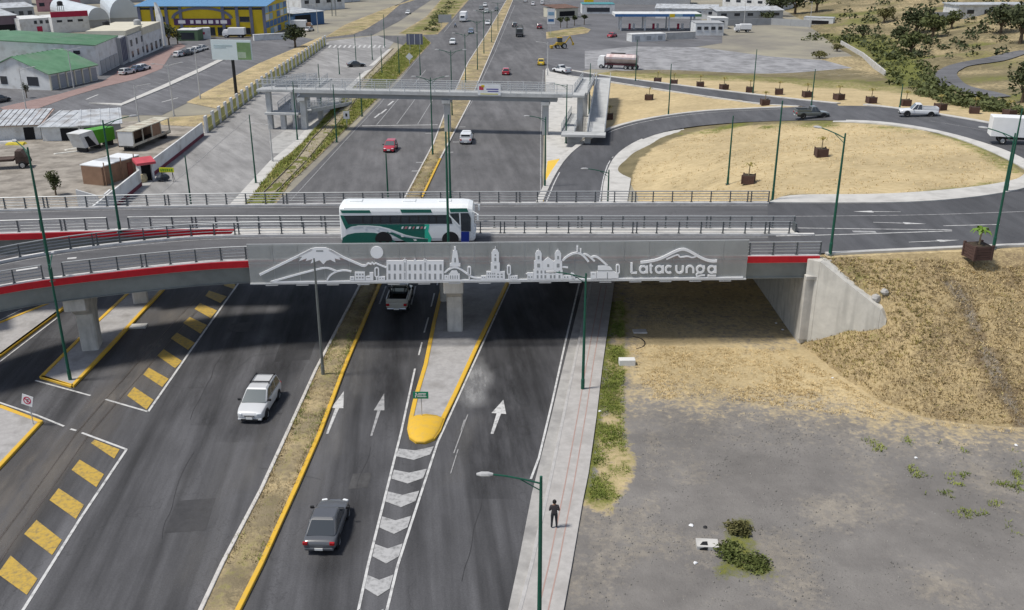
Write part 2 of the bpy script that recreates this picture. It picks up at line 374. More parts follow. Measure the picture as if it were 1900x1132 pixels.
# control points of the loop ramp and the rising land on the right: (px, py, z)
LOOP = [((1113, 400), (985, 412), 0), ((1116, 370), (1006, 378), 0), ((1122, 335), (1028, 328), 0), ((1135, 296), (1055, 288), .15), ((1175, 266), (1095, 258), .5), ((1236, 242), (1160, 229), 1.2), ((1337, 229), (1290, 207), 2.4), ((1471, 224), (1450, 200), 4.0), ((1601, 224), (1601, 195), 5.0), ((1689, 233), (1700, 207), 5.5), ((1803, 259), (1850, 232), 6.2), ((1877, 285), (1960, 260), 6.6), ((1925, 315), (2060, 310), 6.9), ((1935, 338), (2110, 375), 7), ((1900, 353), (2060, 436), 7), ((1820, 367), (1900, 455), 7), ((1686, 378.6), (1700, 464), 7), ((1538, 379.6), (1540, 471), 7), ((1424, 377.5), (1426, 474), 7)]
RAMP2 = [((1020, 133), (1014, 118), 0), ((1057, 141), (1050, 130), 0), ((1140, 153), (1120, 142), .4), ((1236, 168), (1236, 156), 1.2), ((1330, 182), (1320, 167), 2.2), ((1417, 194), (1404, 177), 3.2), ((1485, 198), (1480, 186), 4.0), ((1560, 200), (1552, 193), 4.7)]
CTRL = []
for i_, o_, z in LOOP[2:14]: CTRL += [(i_[0], i_[1], z), (o_[0], o_[1], z)]
for i_, o_, z in LOOP[14:]: CTRL += [(i_[0], i_[1], z)]
for i_, o_, z in RAMP2: CTRL += [(i_[0], i_[1], z), (o_[0], o_[1], z)]
CTRL += [(1180, 340, .1), (1185, 365, 0), (1240, 340, 1.3), (1260, 370, 1.6), (1300, 350, 3.0), (1340, 372, 4.2), (1380, 368, 5.5), (1430, 372, 6.9), (1390, 335, 4.6), (1523, 285, 5.6), (1700, 300, 6.3), (1300, 290, 2.2), (1480, 250, 4.2),
         (1100, 136, 0), (1240, 148, .8), (1400, 163, 2.3), (1500, 168, 2.6), (1600, 174, 3.2), (1800, 205, 5.3), (1900, 222, 6), (1100, 200, 0), (1200, 192, .9), (1330, 194, 2.4), (1110, 235, 0), (1095, 180, 0),
         (1000, 330, 0), (1040, 250, 0), (1080, 235, 0), (1085, 170, 0), (1100, 120, 0), (1250, 125, 0), (1400, 140, .2), (1550, 148, .6), (1640, 150, 1.0), (1300, 80, 0), (1100, 60, 0), (1500, 105, 0), (1400, 80, 0), (1600, 110, .4), (1150, 90, 0), (1050, 90, 0),
         (1750, 196, 4.6), (1810, 185, 4.6), (1900, 170, 5.2), (2050, 170, 6.5), (2100, 250, 7), (2200, 380, 7), (2100, 120, 4), (1740, 150, 2), (1690, 160, 1.2), (1660, 120, 0), (1850, 120, 2), (1300, 40, 0), (1250, 20, 0), (1450, 50, 0)]
cw = np.array([[*G(p[0], p[1], p[2])] for p in CTRL])
def tps_fit(P, lam=.02):
    n = len(P); S = 40.0; xy = P[:, :2] / S; d = np.hypot(xy[:, None, 0] - xy[None, :, 0], xy[:, None, 1] - xy[None, :, 1]); K = np.where(d > 0, d * d * np.log(d + 1e-12), 0)
    A = np.zeros((n + 3, n + 3)); A[:n, :n] = K + lam * np.eye(n); A[:n, n] = 1; A[:n, n + 1:] = xy; A[n, :n] = 1; A[n + 1:, :n] = xy.T
    w = np.linalg.solve(A, np.concatenate([P[:, 2], [0, 0, 0]]))
    def f(X, Y):
        sh = X.shape; x = X.reshape(-1) / S; y = Y.reshape(-1) / S; out = np.zeros(len(x))
        for s0 in range(0, len(x), 20000):
            q = slice(s0, s0 + 20000); dd = np.hypot(x[q, None] - xy[None, :, 0], y[q, None] - xy[None, :, 1]); kk = np.where(dd > 0, dd * dd * np.log(dd + 1e-12), 0); out[q] = kk @ w[:n] + w[n] + w[n + 1] * x[q] + w[n + 2] * y[q]
        return out.reshape(sh)
    return f
tps = tps_fit(cw, .002)
YB = G(1424, 376, DZ).y                                 # back edge of the overpass
HLX, HLY = [40, 70, 76, 84, 92, 110, 130], [150, 175, 192, 240, 290, 400, 700]
def h_back(X, Y):
    t = np.clip((Y - 218) / 45, 0, 1); w = 1 - t * t * (3 - 2 * t)
    h = np.clip(tps(X, Y), -1, 8) * w
    d = X - np.interp(Y, HLY, HLX); hill = np.sqrt(np.maximum(d, 0) ** 2 + 64) - 8; hill = hill * .135 * np.clip((Y - 165) / 50, 0, 1)
    hill = hill + np.clip(hill / 4, 0, 1) * ((vnoise(X, Y, 28, 41) - .5) * 5 + (vnoise(X, Y, 11, 42) - .5) * 2.2)
    h = np.maximum(h, hill)
    return np.where(Y < YB + 1.5, np.minimum(h, DZ - .03), np.minimum(h, 30))
_gx = np.arange(0, 340, 1.0); _gy = np.arange(YB - 1, 660, 1.0); _GZ = h_back(*np.meshgrid(_gx, _gy))
_fx = np.arange(PA.x - 2, 80, .3); _fy = np.arange(40, 74, .3); _FZ = h_front(*np.meshgrid(_fx, _fy))
def bil(gx, gy, Z, x, y):
    fx = (x - gx[0]) / (gx[1] - gx[0]); fy = (y - gy[0]) / (gy[1] - gy[0]); i = int(min(max(fx, 0), len(gx) - 2)); j = int(min(max(fy, 0), len(gy) - 2)); u = min(max(fx - i, 0), 1); v = min(max(fy - j, 0), 1)
    return (Z[j, i] * (1 - u) + Z[j, i + 1] * u) * (1 - v) + (Z[j + 1, i] * (1 - u) + Z[j + 1, i + 1] * u) * v
def H(x, y):
    if y > YB: return max(0.0, float(bil(_gx, _gy, _GZ, x, y))) if x > 0 else 0.0
    if x > PA.x - .5 and y < float(np.interp(x, crx, cry)): return max(0.0, float(bil(_fx, _fy, _FZ, x, y)))
    return DZ if x > PA.x + .5 else 0.0
def GH(pxx, pyy):
    """where the sight line through a photo pixel meets the land"""
    z = 0.0
    g = G(pxx, pyy, 26.0); step = 0.6; d = (g - Vector((0, 0, CH))).normalized(); p = Vector((0, 0, CH)) + d * 40
    for _ in range(1600):
        q = p + d * step
        if q.z <= H(q.x, q.y): break
        p = q
    lo, hi = p, q
    for _ in range(20):
        m = (lo + hi) / 2
        if m.z <= H(m.x, m.y): hi = m
        else: lo = m
    return hi

# --- near field right of the pavement -----------------------------------------
GRASS_TAN = [(1140, 500), (1560, 500), (1580, 640), (1640, 690), (1720, 730), (1800, 750), (1900, 755), (2000, 760), (2000, 840), (1880, 812), (1760, 800), (1640, 790), (1500, 768), (1400, 755), (1250, 752), (1190, 745), (1170, 760), (1150, 700)]
GRASS_GRN = [(1142, 540), (1168, 540), (1170, 640), (1163, 720), (1168, 800), (1180, 870), (1165, 920), (1135, 948), (1088, 935), (1108, 770), (1118, 680)]
GREEN_B = [(1335, 985), (1360, 960), (1395, 955), (1410, 1010), (1440, 1052), (1480, 1075), (1330, 1075), (1330, 1030)]
def field_masks(X, Y, Z, PX, PY):
    wob = (vnoise(X, Y, 2.2, 11) - .5) * 26 + (vnoise(X, Y, .8, 12) - .5) * 12
    tan = soft(inpoly(PX, PY, GRASS_TAN) - 10 + wob, 130) * .95
    grn = soft(inpoly(PX, PY, GRASS_GRN) + wob * .6, 30) * (.30 + .50 * vnoise(X, Y, 1.6, 13))
    grn = np.maximum(grn, soft(12 - np.abs(PX - (1118 + (680 - PY) * .12)) + wob * .25, 14) * ((PY > 560) & (PY < 930)) * .75)
    tan = np.maximum(tan, soft(inpoly(PX, PY, GRASS_GRN) + wob, 26) * .8)
    grn = np.maximum(grn, soft(inpoly(PX, PY, GREEN_B) + wob, 24) * .62)
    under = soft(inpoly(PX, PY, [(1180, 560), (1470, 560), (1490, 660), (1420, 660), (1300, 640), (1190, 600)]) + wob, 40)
    spots = np.clip((vnoise(X, Y, 1.0, 15) - .84) * 5, 0, 1) * soft(inpoly(PX, PY, [(1560, 770), (1950, 800), (1950, 1100), (1700, 1000)]) + wob, 90)
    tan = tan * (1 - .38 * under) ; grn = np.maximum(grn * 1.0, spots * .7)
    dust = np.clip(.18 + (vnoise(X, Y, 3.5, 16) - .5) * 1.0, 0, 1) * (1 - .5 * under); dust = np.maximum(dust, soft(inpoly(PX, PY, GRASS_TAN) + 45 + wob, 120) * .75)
    dust = np.maximum(dust, soft(inpoly(PX, PY, [(1080, 940), (1200, 920), (1190, 800), (1240, 770), (1220, 960), (1300, 1000), (1100, 1100)]) + wob, 40) * .5)
    return np.stack([tan, grn, dust], -1)
xs = np.arange(PA.x - 22, 62, .28); ys = np.arange(30, 90, .28)
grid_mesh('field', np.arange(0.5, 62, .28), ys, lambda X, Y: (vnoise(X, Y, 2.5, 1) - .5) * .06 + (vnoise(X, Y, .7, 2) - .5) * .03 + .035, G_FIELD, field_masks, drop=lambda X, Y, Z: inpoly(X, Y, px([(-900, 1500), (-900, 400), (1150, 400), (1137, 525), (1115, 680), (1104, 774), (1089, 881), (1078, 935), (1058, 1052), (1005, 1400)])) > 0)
# --- front slope of the embankment
def slope_masks(X, Y, Z, PX, PY):
    tan = .62 + (vnoise(X, Y, 1.4, 21) - .5) * .45; w = (vnoise(X, Y, 1.5, 22) - .5) * 30
    path = soft(14 - np.abs(PX - np.interp(PY, [500, 560, 700, 800], [1745, 1790, 1850, 1900])) + w * .4, 16) * (PY > 520)
    grn = soft(inpoly(PX, PY, [(1530, 482), (1600, 490), (1640, 560), (1600, 600), (1700, 640), (1600, 640), (1500, 640), (1610, 560)]) + w, 40) * .42
    return np.stack([tan * (1 - .8 * path), grn, path * .5], -1)
grid_mesh('embankment_slope', np.arange(PA.x - .4, 75, .3), np.arange(42, 73.6, .3), lambda X, Y: np.where(Y > np.interp(X, crx, cry), DZ - .06, h_front(X, Y)), ground_mat('slope_ground', base=(.15, .11, .065), base2=(.26, .20, .12), dry=(.33, .25, .13), dry2=(.48, .38, .215), bump=1.0, fine=5.0), slope_masks, drop=lambda X, Y, Z: (Z < -.3) | ((X < PA.x + 1.2) & (Y > PA.y - .2)))
b = MB(); b.sheet([(PA.x + 1.6, float(np.interp(PA.x + 1.6, crx, cry)))] + [(p.x, p.y) for p in CREST if PA.x + 1.7 < p.x < 75] + [(75, float(np.interp(75, crx, cry))), (75, YB + .6), (PA.x + 1.6, YB + .6)], DZ - .045); struct(b.build('embankment_top', M('verge_soil', (.40, .31, .17), .95, .25, 1.5, (.46, .37, .21))))
# --- loop island, land beyond, hillside
ISL = [(1165, 390), (1172, 323), (1189, 293), (1215, 273), (1253, 256), (1303, 241), (1370, 234), (1433, 230), (1601, 228), (1689, 237), (1769, 255), (1836, 282), (1877, 302), (1900, 322), (1900, 336), (1820, 348), (1719, 358), (1619, 363), (1461, 363), (1430, 380)]
STRIP = [(1085, 145), (1100, 132), (1250, 140), (1400, 145), (1560, 152), (1660, 160), (1740, 178), (1800, 195), (1950, 230), (1950, 262), (1700, 215), (1485, 200), (1330, 210), (1236, 222), (1140, 245), (1100, 255), (1085, 200)]
HILLGREEN = [(1490, 75), (1530, 62), (1640, 70), (1700, 110), (1780, 175), (1880, 205), (1900, 215), (1780, 195), (1700, 165), (1660, 165), (1640, 140), (1620, 100), (1560, 82)]
def back_masks(X, Y, Z, PX, PY):
    w = (vnoise(X, Y, 3.0, 31) - .5) * 16
    tan = np.maximum(soft(inpoly(PX, PY, ISL) + w * .3, 8), soft(inpoly(PX, PY, STRIP) + w * .4, 8)) * (.75 + .25 * vnoise(X, Y, 4, 33))
    hill = soft(inpoly(PX, PY, [(1400, 60), (1520, 68), (1600, 105), (1650, 150), (1700, 180), (1950, 240), (2300, 240), (2300, -60), (1400, -60)]) + w * .5, 12)
    far = soft(inpoly(PX, PY, [(1240, 76), (1330, 60), (1540, 88), (1620, 110), (1640, 145), (1450, 110), (1330, 92)]) + w, 16)
    tan = np.maximum(tan, np.maximum(hill * (.12 + .42 * vnoise(X, Y, 9, 36)), far * .52))
    edge = soft(9 - np.abs(inpoly(PX, PY, ISL)) + w * .3, 8) * vnoise(X, Y, 2.5, 34) * ((PX > 1700) | (PY < 250)) * .8
    grn = np.maximum(edge, soft(inpoly(PX, PY, HILLGREEN) + w, 20) * .75)
    grn = np.maximum(grn, hill * np.clip((vnoise(X, Y, 12, 37) - .45) * 1.6, 0, .6)); grn = np.maximum(grn, soft(inpoly(PX, PY, [(1090, 132), (1400, 140), (1640, 150), (1740, 180), (1600, 168), (1400, 152), (1100, 143)]) + w * .4, 6) * .55)
    grn = np.maximum(grn, soft(inpoly(PX, PY, [(1085, 190), (1100, 190), (1112, 235), (1098, 250)]) + w * .3, 8) * .7)
    grn = np.maximum(grn, soft(inpoly(PX, PY, [(1740, 242), (1850, 275), (1900, 310), (1900, 330), (1860, 320), (1800, 282)]) + w * .5, 14) * .55)
    dust = soft(inpoly(PX, PY, [(1080, 100), (1400, 100), (1500, 110), (1640, 145), (1300, 140), (1090, 130)]) + w, 20) * (.2 + .4 * vnoise(X, Y, 6, 38))
    return np.stack([tan, grn, dust], -1)
bx = np.concatenate([np.arange(2, 62, .5), np.arange(62, 140, 1.2), np.arange(140, 330, 3.5)]); by = np.concatenate([[YB + .2, YB + .4], np.arange(YB + .9, 170, .5), np.arange(170, 260, 1.2), np.arange(260, 640, 4)])
grid_mesh('loop_land', bx, by, lambda X, Y: np.where((Y < YB + .3) | (inpoly(X, Y, px([(985, 420), (985, 100), (1085, 138), (1092, 180), (1099, 246), (1062, 278), (1038, 308), (1008, 380)])) > 0), -.5, h_back(X, Y) - .05), G_HILL, back_masks, drop=lambda X, Y, Z: (Z < -.02) & (Y < 150) | (Z < -1.2))

# ---------------------------------------------------------------- road sheets
def sheet(name, poly, mat, z, parent=None):
    b = MB(); b.sheet(px(poly), z); o = b.build(name, mat, parent); return o if parent else struct(o)
HW_L = [(330, 520), (400, 468), (470, 412), (545, 350), (590, 305), (640, 255), (701, 190), (740, 150), (777, 101), (830, 45), (870, 0), (905, -40)]
near = sheet('highway', [(-600, 1400), (-600, 440), (330, 440), (1080, 440), (1083, 530), (1075, 560), (1041, 697), (1021, 781), (1004, 848), (987, 915), (961, 1049), (900, 1400)], A_NEAR, .02)
far = sheet('highway_beyond', [(400, 440), (470, 412), (545, 350), (590, 305), (640, 255), (701, 190), (740, 150), (777, 101), (830, 45), (870, 0), (905, -40), (1032, -40), (1020, 0), (1012, 101), (1010, 200), (1006, 320), (1008, 375), (1040, 440)], A_FAR, .025)
serv = sheet('service_road', [(150, 440), (195, 385), (300, 305), (378, 240), (432, 188), (482, 148), (562, 100), (612, 76), (700, 66), (740, 66), (690, 130), (650, 165), (610, 205), (560, 262), (515, 300), (455, 372), (400, 440)], A_SERV, .012)
side = sheet('side_road', [(560, 78), (612, 72), (690, 66), (740, 40), (800, 0), (830, -30), (790, -30), (750, 0), (700, 40), (660, 62), (600, 70)], A_FAR, .016)
sheet('side_road_branch', [(700, 66), (735, 80), (780, 92), (840, 60), (800, 64), (760, 66)], A_FAR, .018)
plaza = sheet('plaza', [(-250, 212), (0, 205), (60, 214), (300, 214), (350, 190), (470, 130), (590, 75), (520, 60), (250, 60), (200, 120), (0, 160), (-250, 190)], A_PLAZA, .01)
yard = sheet('dirt_yard', [(-300, 440), (-300, 225), (0, 225), (375, 225), (375, 238), (300, 300), (190, 388), (140, 440)], M('yard_dirt', (.24, .215, .185), .95, .22, .35, (.30, .275, .24), bump=.6, bscale=3, stain=((.16, .145, .125), .5)), .008)
sheet('gas_station_apron', [(1012, 130), (1012, 60), (1020, 0), (1240, 0), (1340, 60), (1340, 80), (1240, 95), (1090, 130), (1060, 135)], A_PLAZA, .014)
sheet('tanker_yard', [(1085, 128), (1085, 95), (1180, 86), (1300, 88), (1430, 105), (1530, 112), (1630, 140), (1660, 150), (1550, 148), (1300, 138)], M('yard_gravel', (.20, .20, .205), .95, .2, .3, (.27, .27, .28), bump=.4, stain=((.36, .36, .37), .2, (1, .35, 1))), .02)
# grass strip with the old railway, fence verge, far verges
def verge(name, poly, green=.6, tan=.5, step=.5, z=.03, seed=5):
    P = px(poly); xa = [p[0] for p in P]; ya = [p[1] for p in P]
    b = MB(); b.sheet(P, 0); me = bpy.data.meshes.new(name); me.from_pydata(b.v, [], b.f)
    bm = bmesh.new(); bm.from_mesh(me)
    for ax, lo, hi in ((0, min(xa), max(xa)), (1, min(ya), max(ya))):
        k = lo + step
        while k < hi:
            co = (k, 0, 0) if ax == 0 else (0, k, 0); no = (1, 0, 0) if ax == 0 else (0, 1, 0)
            bmesh.ops.bisect_plane(bm, geom=bm.verts[:] + bm.edges[:] + bm.faces[:], plane_co=co, plane_no=no); k += step
    bm.to_mesh(me); bm.free(); n = len(me.vertices); co = np.zeros(n * 3); me.vertices.foreach_get('co', co); co = co.reshape(-1, 3); X, Y = co[:, 0], co[:, 1]
    d = inpoly(X, Y, P); co[:, 2] = z + np.clip(d / .8, 0, 1) * (.06 + .16 * vnoise(X, Y, 1.3, seed)); me.vertices.foreach_set('co', co.reshape(-1))
    g = green * (.35 + .9 * vnoise(X, Y, 2.4, seed + 1)) * np.clip(d / .5, .2, 1); t = tan + (vnoise(X, Y, 1.7, seed + 2) - .5) * .5
    c = np.ones((n, 4)); c[:, 0] = np.clip(t, 0, 1); c[:, 1] = np.clip(g, 0, 1); c[:, 2] = .1
    at = me.color_attributes.new('mask', 'FLOAT_COLOR', 'POINT'); at.data.foreach_set('color', c.reshape(-1).tolist()); me.materials.append(G_VERGE)
    me.polygons.foreach_set('use_smooth', [True] * len(me.polygons)); o = bpy.data.objects.new(name, me); COL.objects.link(o); return struct(o)
rail_verge = verge('railway_verge', [(448, 385), (515, 303), (563, 262), (613, 206), (652, 166), (690, 132), (755, 78), (785, 66), (800, 80), (745, 138), (696, 188), (640, 242), (596, 286), (540, 338), (508, 385)], 1.0, .42, .45, .03, 50)
verge('fence_verge', [(346, 190), (420, 150), (480, 118), (560, 84), (596, 68), (604, 84), (562, 113), (520, 141), (469, 178), (432, 208)], .3, .62, .6, .03, 60)
verge('fence_verge_near', [(290, 220), (400, 212), (374, 236), (300, 232)], .35, .6, .6, .03, 63)
verge('side_verge', [(602, 70), (640, 46), (700, 22), (770, 0), (800, -16), (790, -10), (745, 6), (715, 32), (680, 54), (655, 64)], .45, .5, 1.5, .04, 70)
verge('far_verge', [(740, 62), (790, 32), (835, -20), (905, -40), (868, 2), (835, 40), (812, 64), (770, 66)], .7, .45, 1.5, .04, 80)
verge('gas_station_verge', [(1013, 60), (1080, 50), (1096, 55), (1090, 62), (1014, 72)], .5, .5, 1.2, .06, 82)
med_L = [(320, 1250), (413, 1050), (485, 912), (539, 794), (586, 690), (669, 530), (748, 375), (804, 269), (824, 215), (868, 118), (905, 60), (940, 0), (962, -40)]
med_R = [(385, 1250), (485, 1050), (549, 909), (593, 808), (637, 690), (704, 530), (780, 374), (817, 296), (871, 192), (911, 98), (952, 0), (972, -40)]
median = verge('median_strip', med_L + med_R[::-1], .32, .42, .5, .10, 90)

# kerbs: median (children of the median)
def kerb_obj(name, pts, mat, parent, w=.22, h=.2, z=None):
    b = MB(); P = [G(p[0], p[1], 0) for p in pts] if len(pts[0]) == 2 else [Vector(p) for p in pts]; kerb(b, resample(P, 6), w, h); return b.build(name, mat, parent)
kerb_obj('kerb', med_L, WHITE_K, median); kerb_obj('kerb', med_R[:8], YELLOW_K, median, .26); kerb_obj('kerb', med_R[7:], WHITE_K, median)

# raised islands
def island(name, poly, kmat, top=PAVER, h=.15, kw=.3):
    P = px(poly); b = MB(); b.prism(P, 0, h); o = struct(b.build(name, top)); k = MB(); ring = [Vector((p[0], p[1], 0)) for p in P]; kerb(k, ring + [ring[0], ring[1]], kw, h + .05); k.build('kerb', kmat, o); return o
gore = [(880, 400), (822, 530), (806, 600), (790, 680), (772, 740), (763, 780), (760, 800), (764, 815), (774, 822), (788, 823), (803, 817), (814, 802), (822, 780), (845, 733), (885, 645), (940, 530), (1000, 400)]
gore_o = island('traffic_island', gore, YELLOW_K)
nose = [(761, 783), (760, 800), (764, 815), (774, 822), (788, 823), (803, 817), (814, 802), (821, 783), (808, 777), (790, 775), (774, 777)]
P = px(nose); ncx = sum(p[0] for p in P) / len(P); ncy = sum(p[1] for p in P) / len(P)
b = MB(); b.loft([[(ncx + (x - ncx) * f, ncy + (y - ncy) * f, z) for x, y in P] for f, z in ((1.09, .05), (1.09, .21), (1.02, .27), (.8, .36), (.5, .43), (.2, .46))]); b.build('nose_dome', YELLOW_K, gore_o, smooth=True, fix=True)
island('pier_island', [(78, 702), (135, 719), (200, 650), (307, 534), (370, 470), (340, 462), (240, 545), (150, 630)], YELLOW_K)
island('far_pier_island', [(0, 662), (107, 582), (200, 512), (180, 500), (100, 562), (0, 602), (-120, 650), (-120, 740)], YELLOW_K)
island('corner_island', [(-100, 722), (0, 757), (76, 786), (0, 868), (-100, 980)], YELLOW_K)
# right-hand pavement with gutter and paving joints
PAVL = [(1083, 530), (1075, 560), (1041, 697), (1021, 781), (1004, 848), (987, 915), (961, 1049), (900, 1330)]
PAVK = [(1097, 530), (1065, 680), (1048, 764), (1021, 895), (987, 1049), (915, 1330)]
PAVR = [(1140, 525), (1118, 680), (1107, 774), (1092, 881), (1081, 935), (1061, 1052), (1010, 1330)]
sheet('gutter', [(1100, 440)] + PAVL + PAVK[::-1] + [(1118, 440)], M('gutter_concrete', (.36, .35, .335), .85, .15, 1.2, stain=((.22, .215, .21), .5)), .03)
b = MB(); b.prism(px([(1118, 440)] + PAVK + PAVR[::-1] + [(1150, 440)]), 0, .15); pave = struct(b.build('pavement', M('pavement_concrete', (.39, .375, .36), .85, .1, 2.2, stain=((.30, .285, .27), .5))))
kerb_obj('kerb', [(1118, 440)] + PAVK, KERB_G, pave, .2, .17)
for off in (0.42, .66):
    pts = [G(a[0] + (c[0] - a[0]) * off, a[1] + (c[1] - a[1]) * off, .155) for a, c in zip([(1097, 530), (1065, 680), (1048, 764), (1021, 895), (987, 1049), (930, 1280)], [(1140, 530), (1118, 680), (1108, 764), (1088, 895), (1061, 1049), (1012, 1280)])]
    b = MB(); strip(b, resample(pts, 4), .07); b.build('paving_band', M('paving_red', (.36, .25, .22), .9, .1), pave)
# pale kerb strip between service road and verge, pavement by the fence
sheet('service_kerb_strip', [(418, 398), (428, 378), (500, 300), (548, 262), (598, 205), (640, 165), (676, 133), (690, 128), (650, 167), (610, 208), (562, 264), (515, 304), (452, 382), (436, 400)], CONC_W, .05)
sheet('service_kerb_strip', [(684, 123), (720, 92), (728, 90), (694, 122)], CONC_W, .05)
sheet('fence_pavement', [(230, 372), (300, 310), (378, 246), (440, 192), (484, 152), (562, 104), (604, 80), (612, 80), (585, 96), (520, 134), (470, 172), (430, 204), (330, 290), (262, 360)], CONC, .03)
# ---- loop ramp and second ramp ribbons
def spl(tab, k):
    pts = [G(t[k][0], t[k][1], t[2]) for t in tab]; return smooth_line(pts, 2)
b = MB(); LI, LO = spl(LOOP, 0), spl(LOOP, 1); b.ribbon([p + Vector((0, 0, .06)) for p in LI], [p + Vector((0, 0, .06)) for p in LO]); loop = struct(b.build('loop_ramp', A_RAMP, fix=True))
b = MB(); RI, RO = spl(RAMP2, 0), spl(RAMP2, 1); b.ribbon([p + Vector((0, 0, .04)) for p in RI], [p + Vector((0, 0, .04)) for p in RO]); struct(b.build('entry_ramp', A_RAMP, fix=True))
def walk(name, inner, outer, h=.16, mat=CONC_W):
    b = MB(); n = len(inner); rings = [[(a.x, a.y, a.z - .4), (a.x, a.y, a.z + h), (o.x, o.y, o.z + h), (o.x, o.y, o.z - .4)] for a, o in zip(inner, outer)]; b.loft(rings); return struct(b.build(name, mat, fix=True))
inner_z = [0, 0, 0, .1, .4, .8, 1.6, 2.2, 3.0, 3.7, 5.0, 5.5, 5.95, 6.35, 6.6, 6.85]
wi = smooth_line([G(p[0], p[1], z) for p, z in zip([(1160, 400), (1168, 350), (1172, 323), (1189, 293), (1215, 273), (1253, 256), (1303, 241), (1370, 234), (1433, 230), (1480, 228.5), (1601, 228), (1689, 237), (1769, 255), (1836, 282), (1877, 302), (1905, 318)], inner_z)], 2)
wo = smooth_line([G(p[0], p[1], z) for p, z in zip([(1116, 400), (1118, 350), (1124, 325), (1137, 294), (1165, 271), (1210, 250), (1290, 234), (1365, 227), (1433, 225), (1480, 224), (1601, 224), (1689, 233), (1769, 250), (1836, 270), (1877, 285), (1928, 312)], inner_z)], 2)
walk('loop_pavement', wi, wo)
walk('loop_pavement', smooth_line([G(p[0], p[1], 7) for p in ((1428, 377), (1461, 363), (1619, 363.5), (1719, 358), (1820, 348), (1885, 336), (1900, 326), (1906, 319.5))], 2), smooth_line([G(p[0], p[1], 7) for p in ((1426, 378), (1470, 378.5), (1619, 379), (1719, 376.5), (1820, 367), (1905, 352), (1932, 335), (1929, 313.5))], 2))
def edge_kerb(name, pts, w, side, h=.16, mat=CONC_W):
    P = offset_line(pts, side * w / 2); b = MB(); kerb(b, P, w, h, base=-.3); return struct(b.build(name, mat))
edge_kerb('ramp_kerb', smooth_line([G(t[1][0], t[1][1], t[2]) for t in LOOP[1:8]], 2), .8, 1)
edge_kerb('ramp_kerb', smooth_line([G(t[1][0], t[1][1], t[2]) for t in LOOP[8:13]], 2), 1.0, 1)
edge_kerb('ramp_kerb', smooth_line([G(t[1][0], t[1][1], t[2]) for t in RAMP2[1:]], 2), .9, 1)
edge_kerb('ramp_kerb', smooth_line([G(t[0][0], t[0][1], t[2]) for t in RAMP2[1:7]], 2), .5, -1)
edge_kerb('ramp_kerb', [G(1535, 474, 7), G(1620, 469.5, 7), G(1700, 466, 7), G(1800, 461.5, 7), G(1900, 457.5, 7), G(2000, 451, 7)], .45, 1)
# ---------------------------------------------------------------- painted markings (children of their road)
def line(pts, w, mat, parent, z=.045, name='lane_line'):
    b = MB(); P = [G(p[0], p[1], p[2] if len(p) > 2 else 0) for p in pts]; strip(b, resample(P, 8), w, z); return b.build(name, mat, parent)
line([(275, 765), (350, 657), (440, 530), (500, 445)], .16, WHITE_L, near); line([(275, 765), (196, 742)], .16, WHITE_L, near); line([(168, 735), (66, 707)], .15, WHITE_L, near)
line([(235, 835), (150, 962), (95, 1050), (20, 1170)], .16, WHITE_L, near); line([(235, 835), (152, 804)], .16, WHITE_L, near); line([(142, 800), (131, 797)], .16, WHITE_L, near); line([(119, 792), (70, 772), (0, 748), (-60, 728)], .15, WHITE_L, near)
line([(640, 1250), (683, 1050), (745, 800), (770, 685)], .14, WHITE_L, near)
for a, c in (((777, 660), (783, 636)), ((787, 618), (795, 590)), ((800, 570), (806, 545)), ((811, 530), (816, 505))): line([a, c], .12, WHITE_L, near, name='lane_dash')
for a, c in (((704, 565), (716, 532)), ((763, 566), (771, 532))): line([a, c], .14, WHITE_F, near, name='lane_dash')
line([(690, 1250), (738, 1050), (812, 822), (945, 530), (985, 440)], .14, WHITE_L, near)
line([(985, 890), (1000, 850), (1025, 745), (1048, 640), (1074, 530), (1090, 455)], .14, WHITE_L, near)
line([(0, 672), (52, 632), (107, 590)], .12, WHITE_L, near); line([(842, 842), (868, 770)], .07, WHITE_F, near); line([(856, 800), (862, 780)], .1, WHITE_F, near); line([(836, 880), (850, 835)], .06, WHITE_F, near)
line([(0, 595), (40, 575)], .12, WHITE_L, near)
def arrow(tip, tail, wpx, mat, parent, headf=.42, shaft=.3, z=.046, zz=0):
    t = G(*tip, zz); q = G(*tail, zz); d = (t - q); L_ = d.length; d.normalize(); n = Vector((-d.y, d.x, 0)); hw = wpx; sw = hw * shaft; k = q + d * L_ * (1 - headf)
    P = [q - n * sw * .6, q + n * sw * .6, k + n * sw, k + n * hw, t, k - n * hw, k - n * sw]; b = MB(); b.sheet([(p.x, p.y) for p in P], zz + z); return b.build('lane_arrow', mat, parent)
arrow((638, 727), (607, 806), .42, WHITE_H, near); arrow((713, 731), (689, 810), .36, WHITE_F, near); arrow((934, 743), (913, 806), .5, WHITE_H, near)
CHV = [(738, 838, 805, 832), (729, 878, 792, 874), (718, 919, 778, 915), (707, 966, 763, 962), (694, 1018, 747, 1014), (680, 1076, 730, 1072), (664, 1140, 712, 1136)]
for i, (x0, y0, x1, y1) in enumerate(CHV):
    t = 13 + i * 1.9; tp = 15 + 1.2 * i
    P = [(x0 + 2, y0 - t * .35), ((x0 + x1) / 2 - 1, (y0 + y1) / 2 + t * .15), (x1, y1 - t * .2), (x1 - 7, y1 + t * .95), ((x0 + x1) / 2 - 4, (y0 + y1) / 2 + t * 1.5), (x0 - 3, y0 + t * .75)]
    b = MB(); b.sheet(px(P), .045); b.build('chevron', paint_mat('chevron_white%d' % i, (.40, .40, .40), .75, (.12, .12, .12), 3) if i == 0 else MATS['chevron_white0'], near)
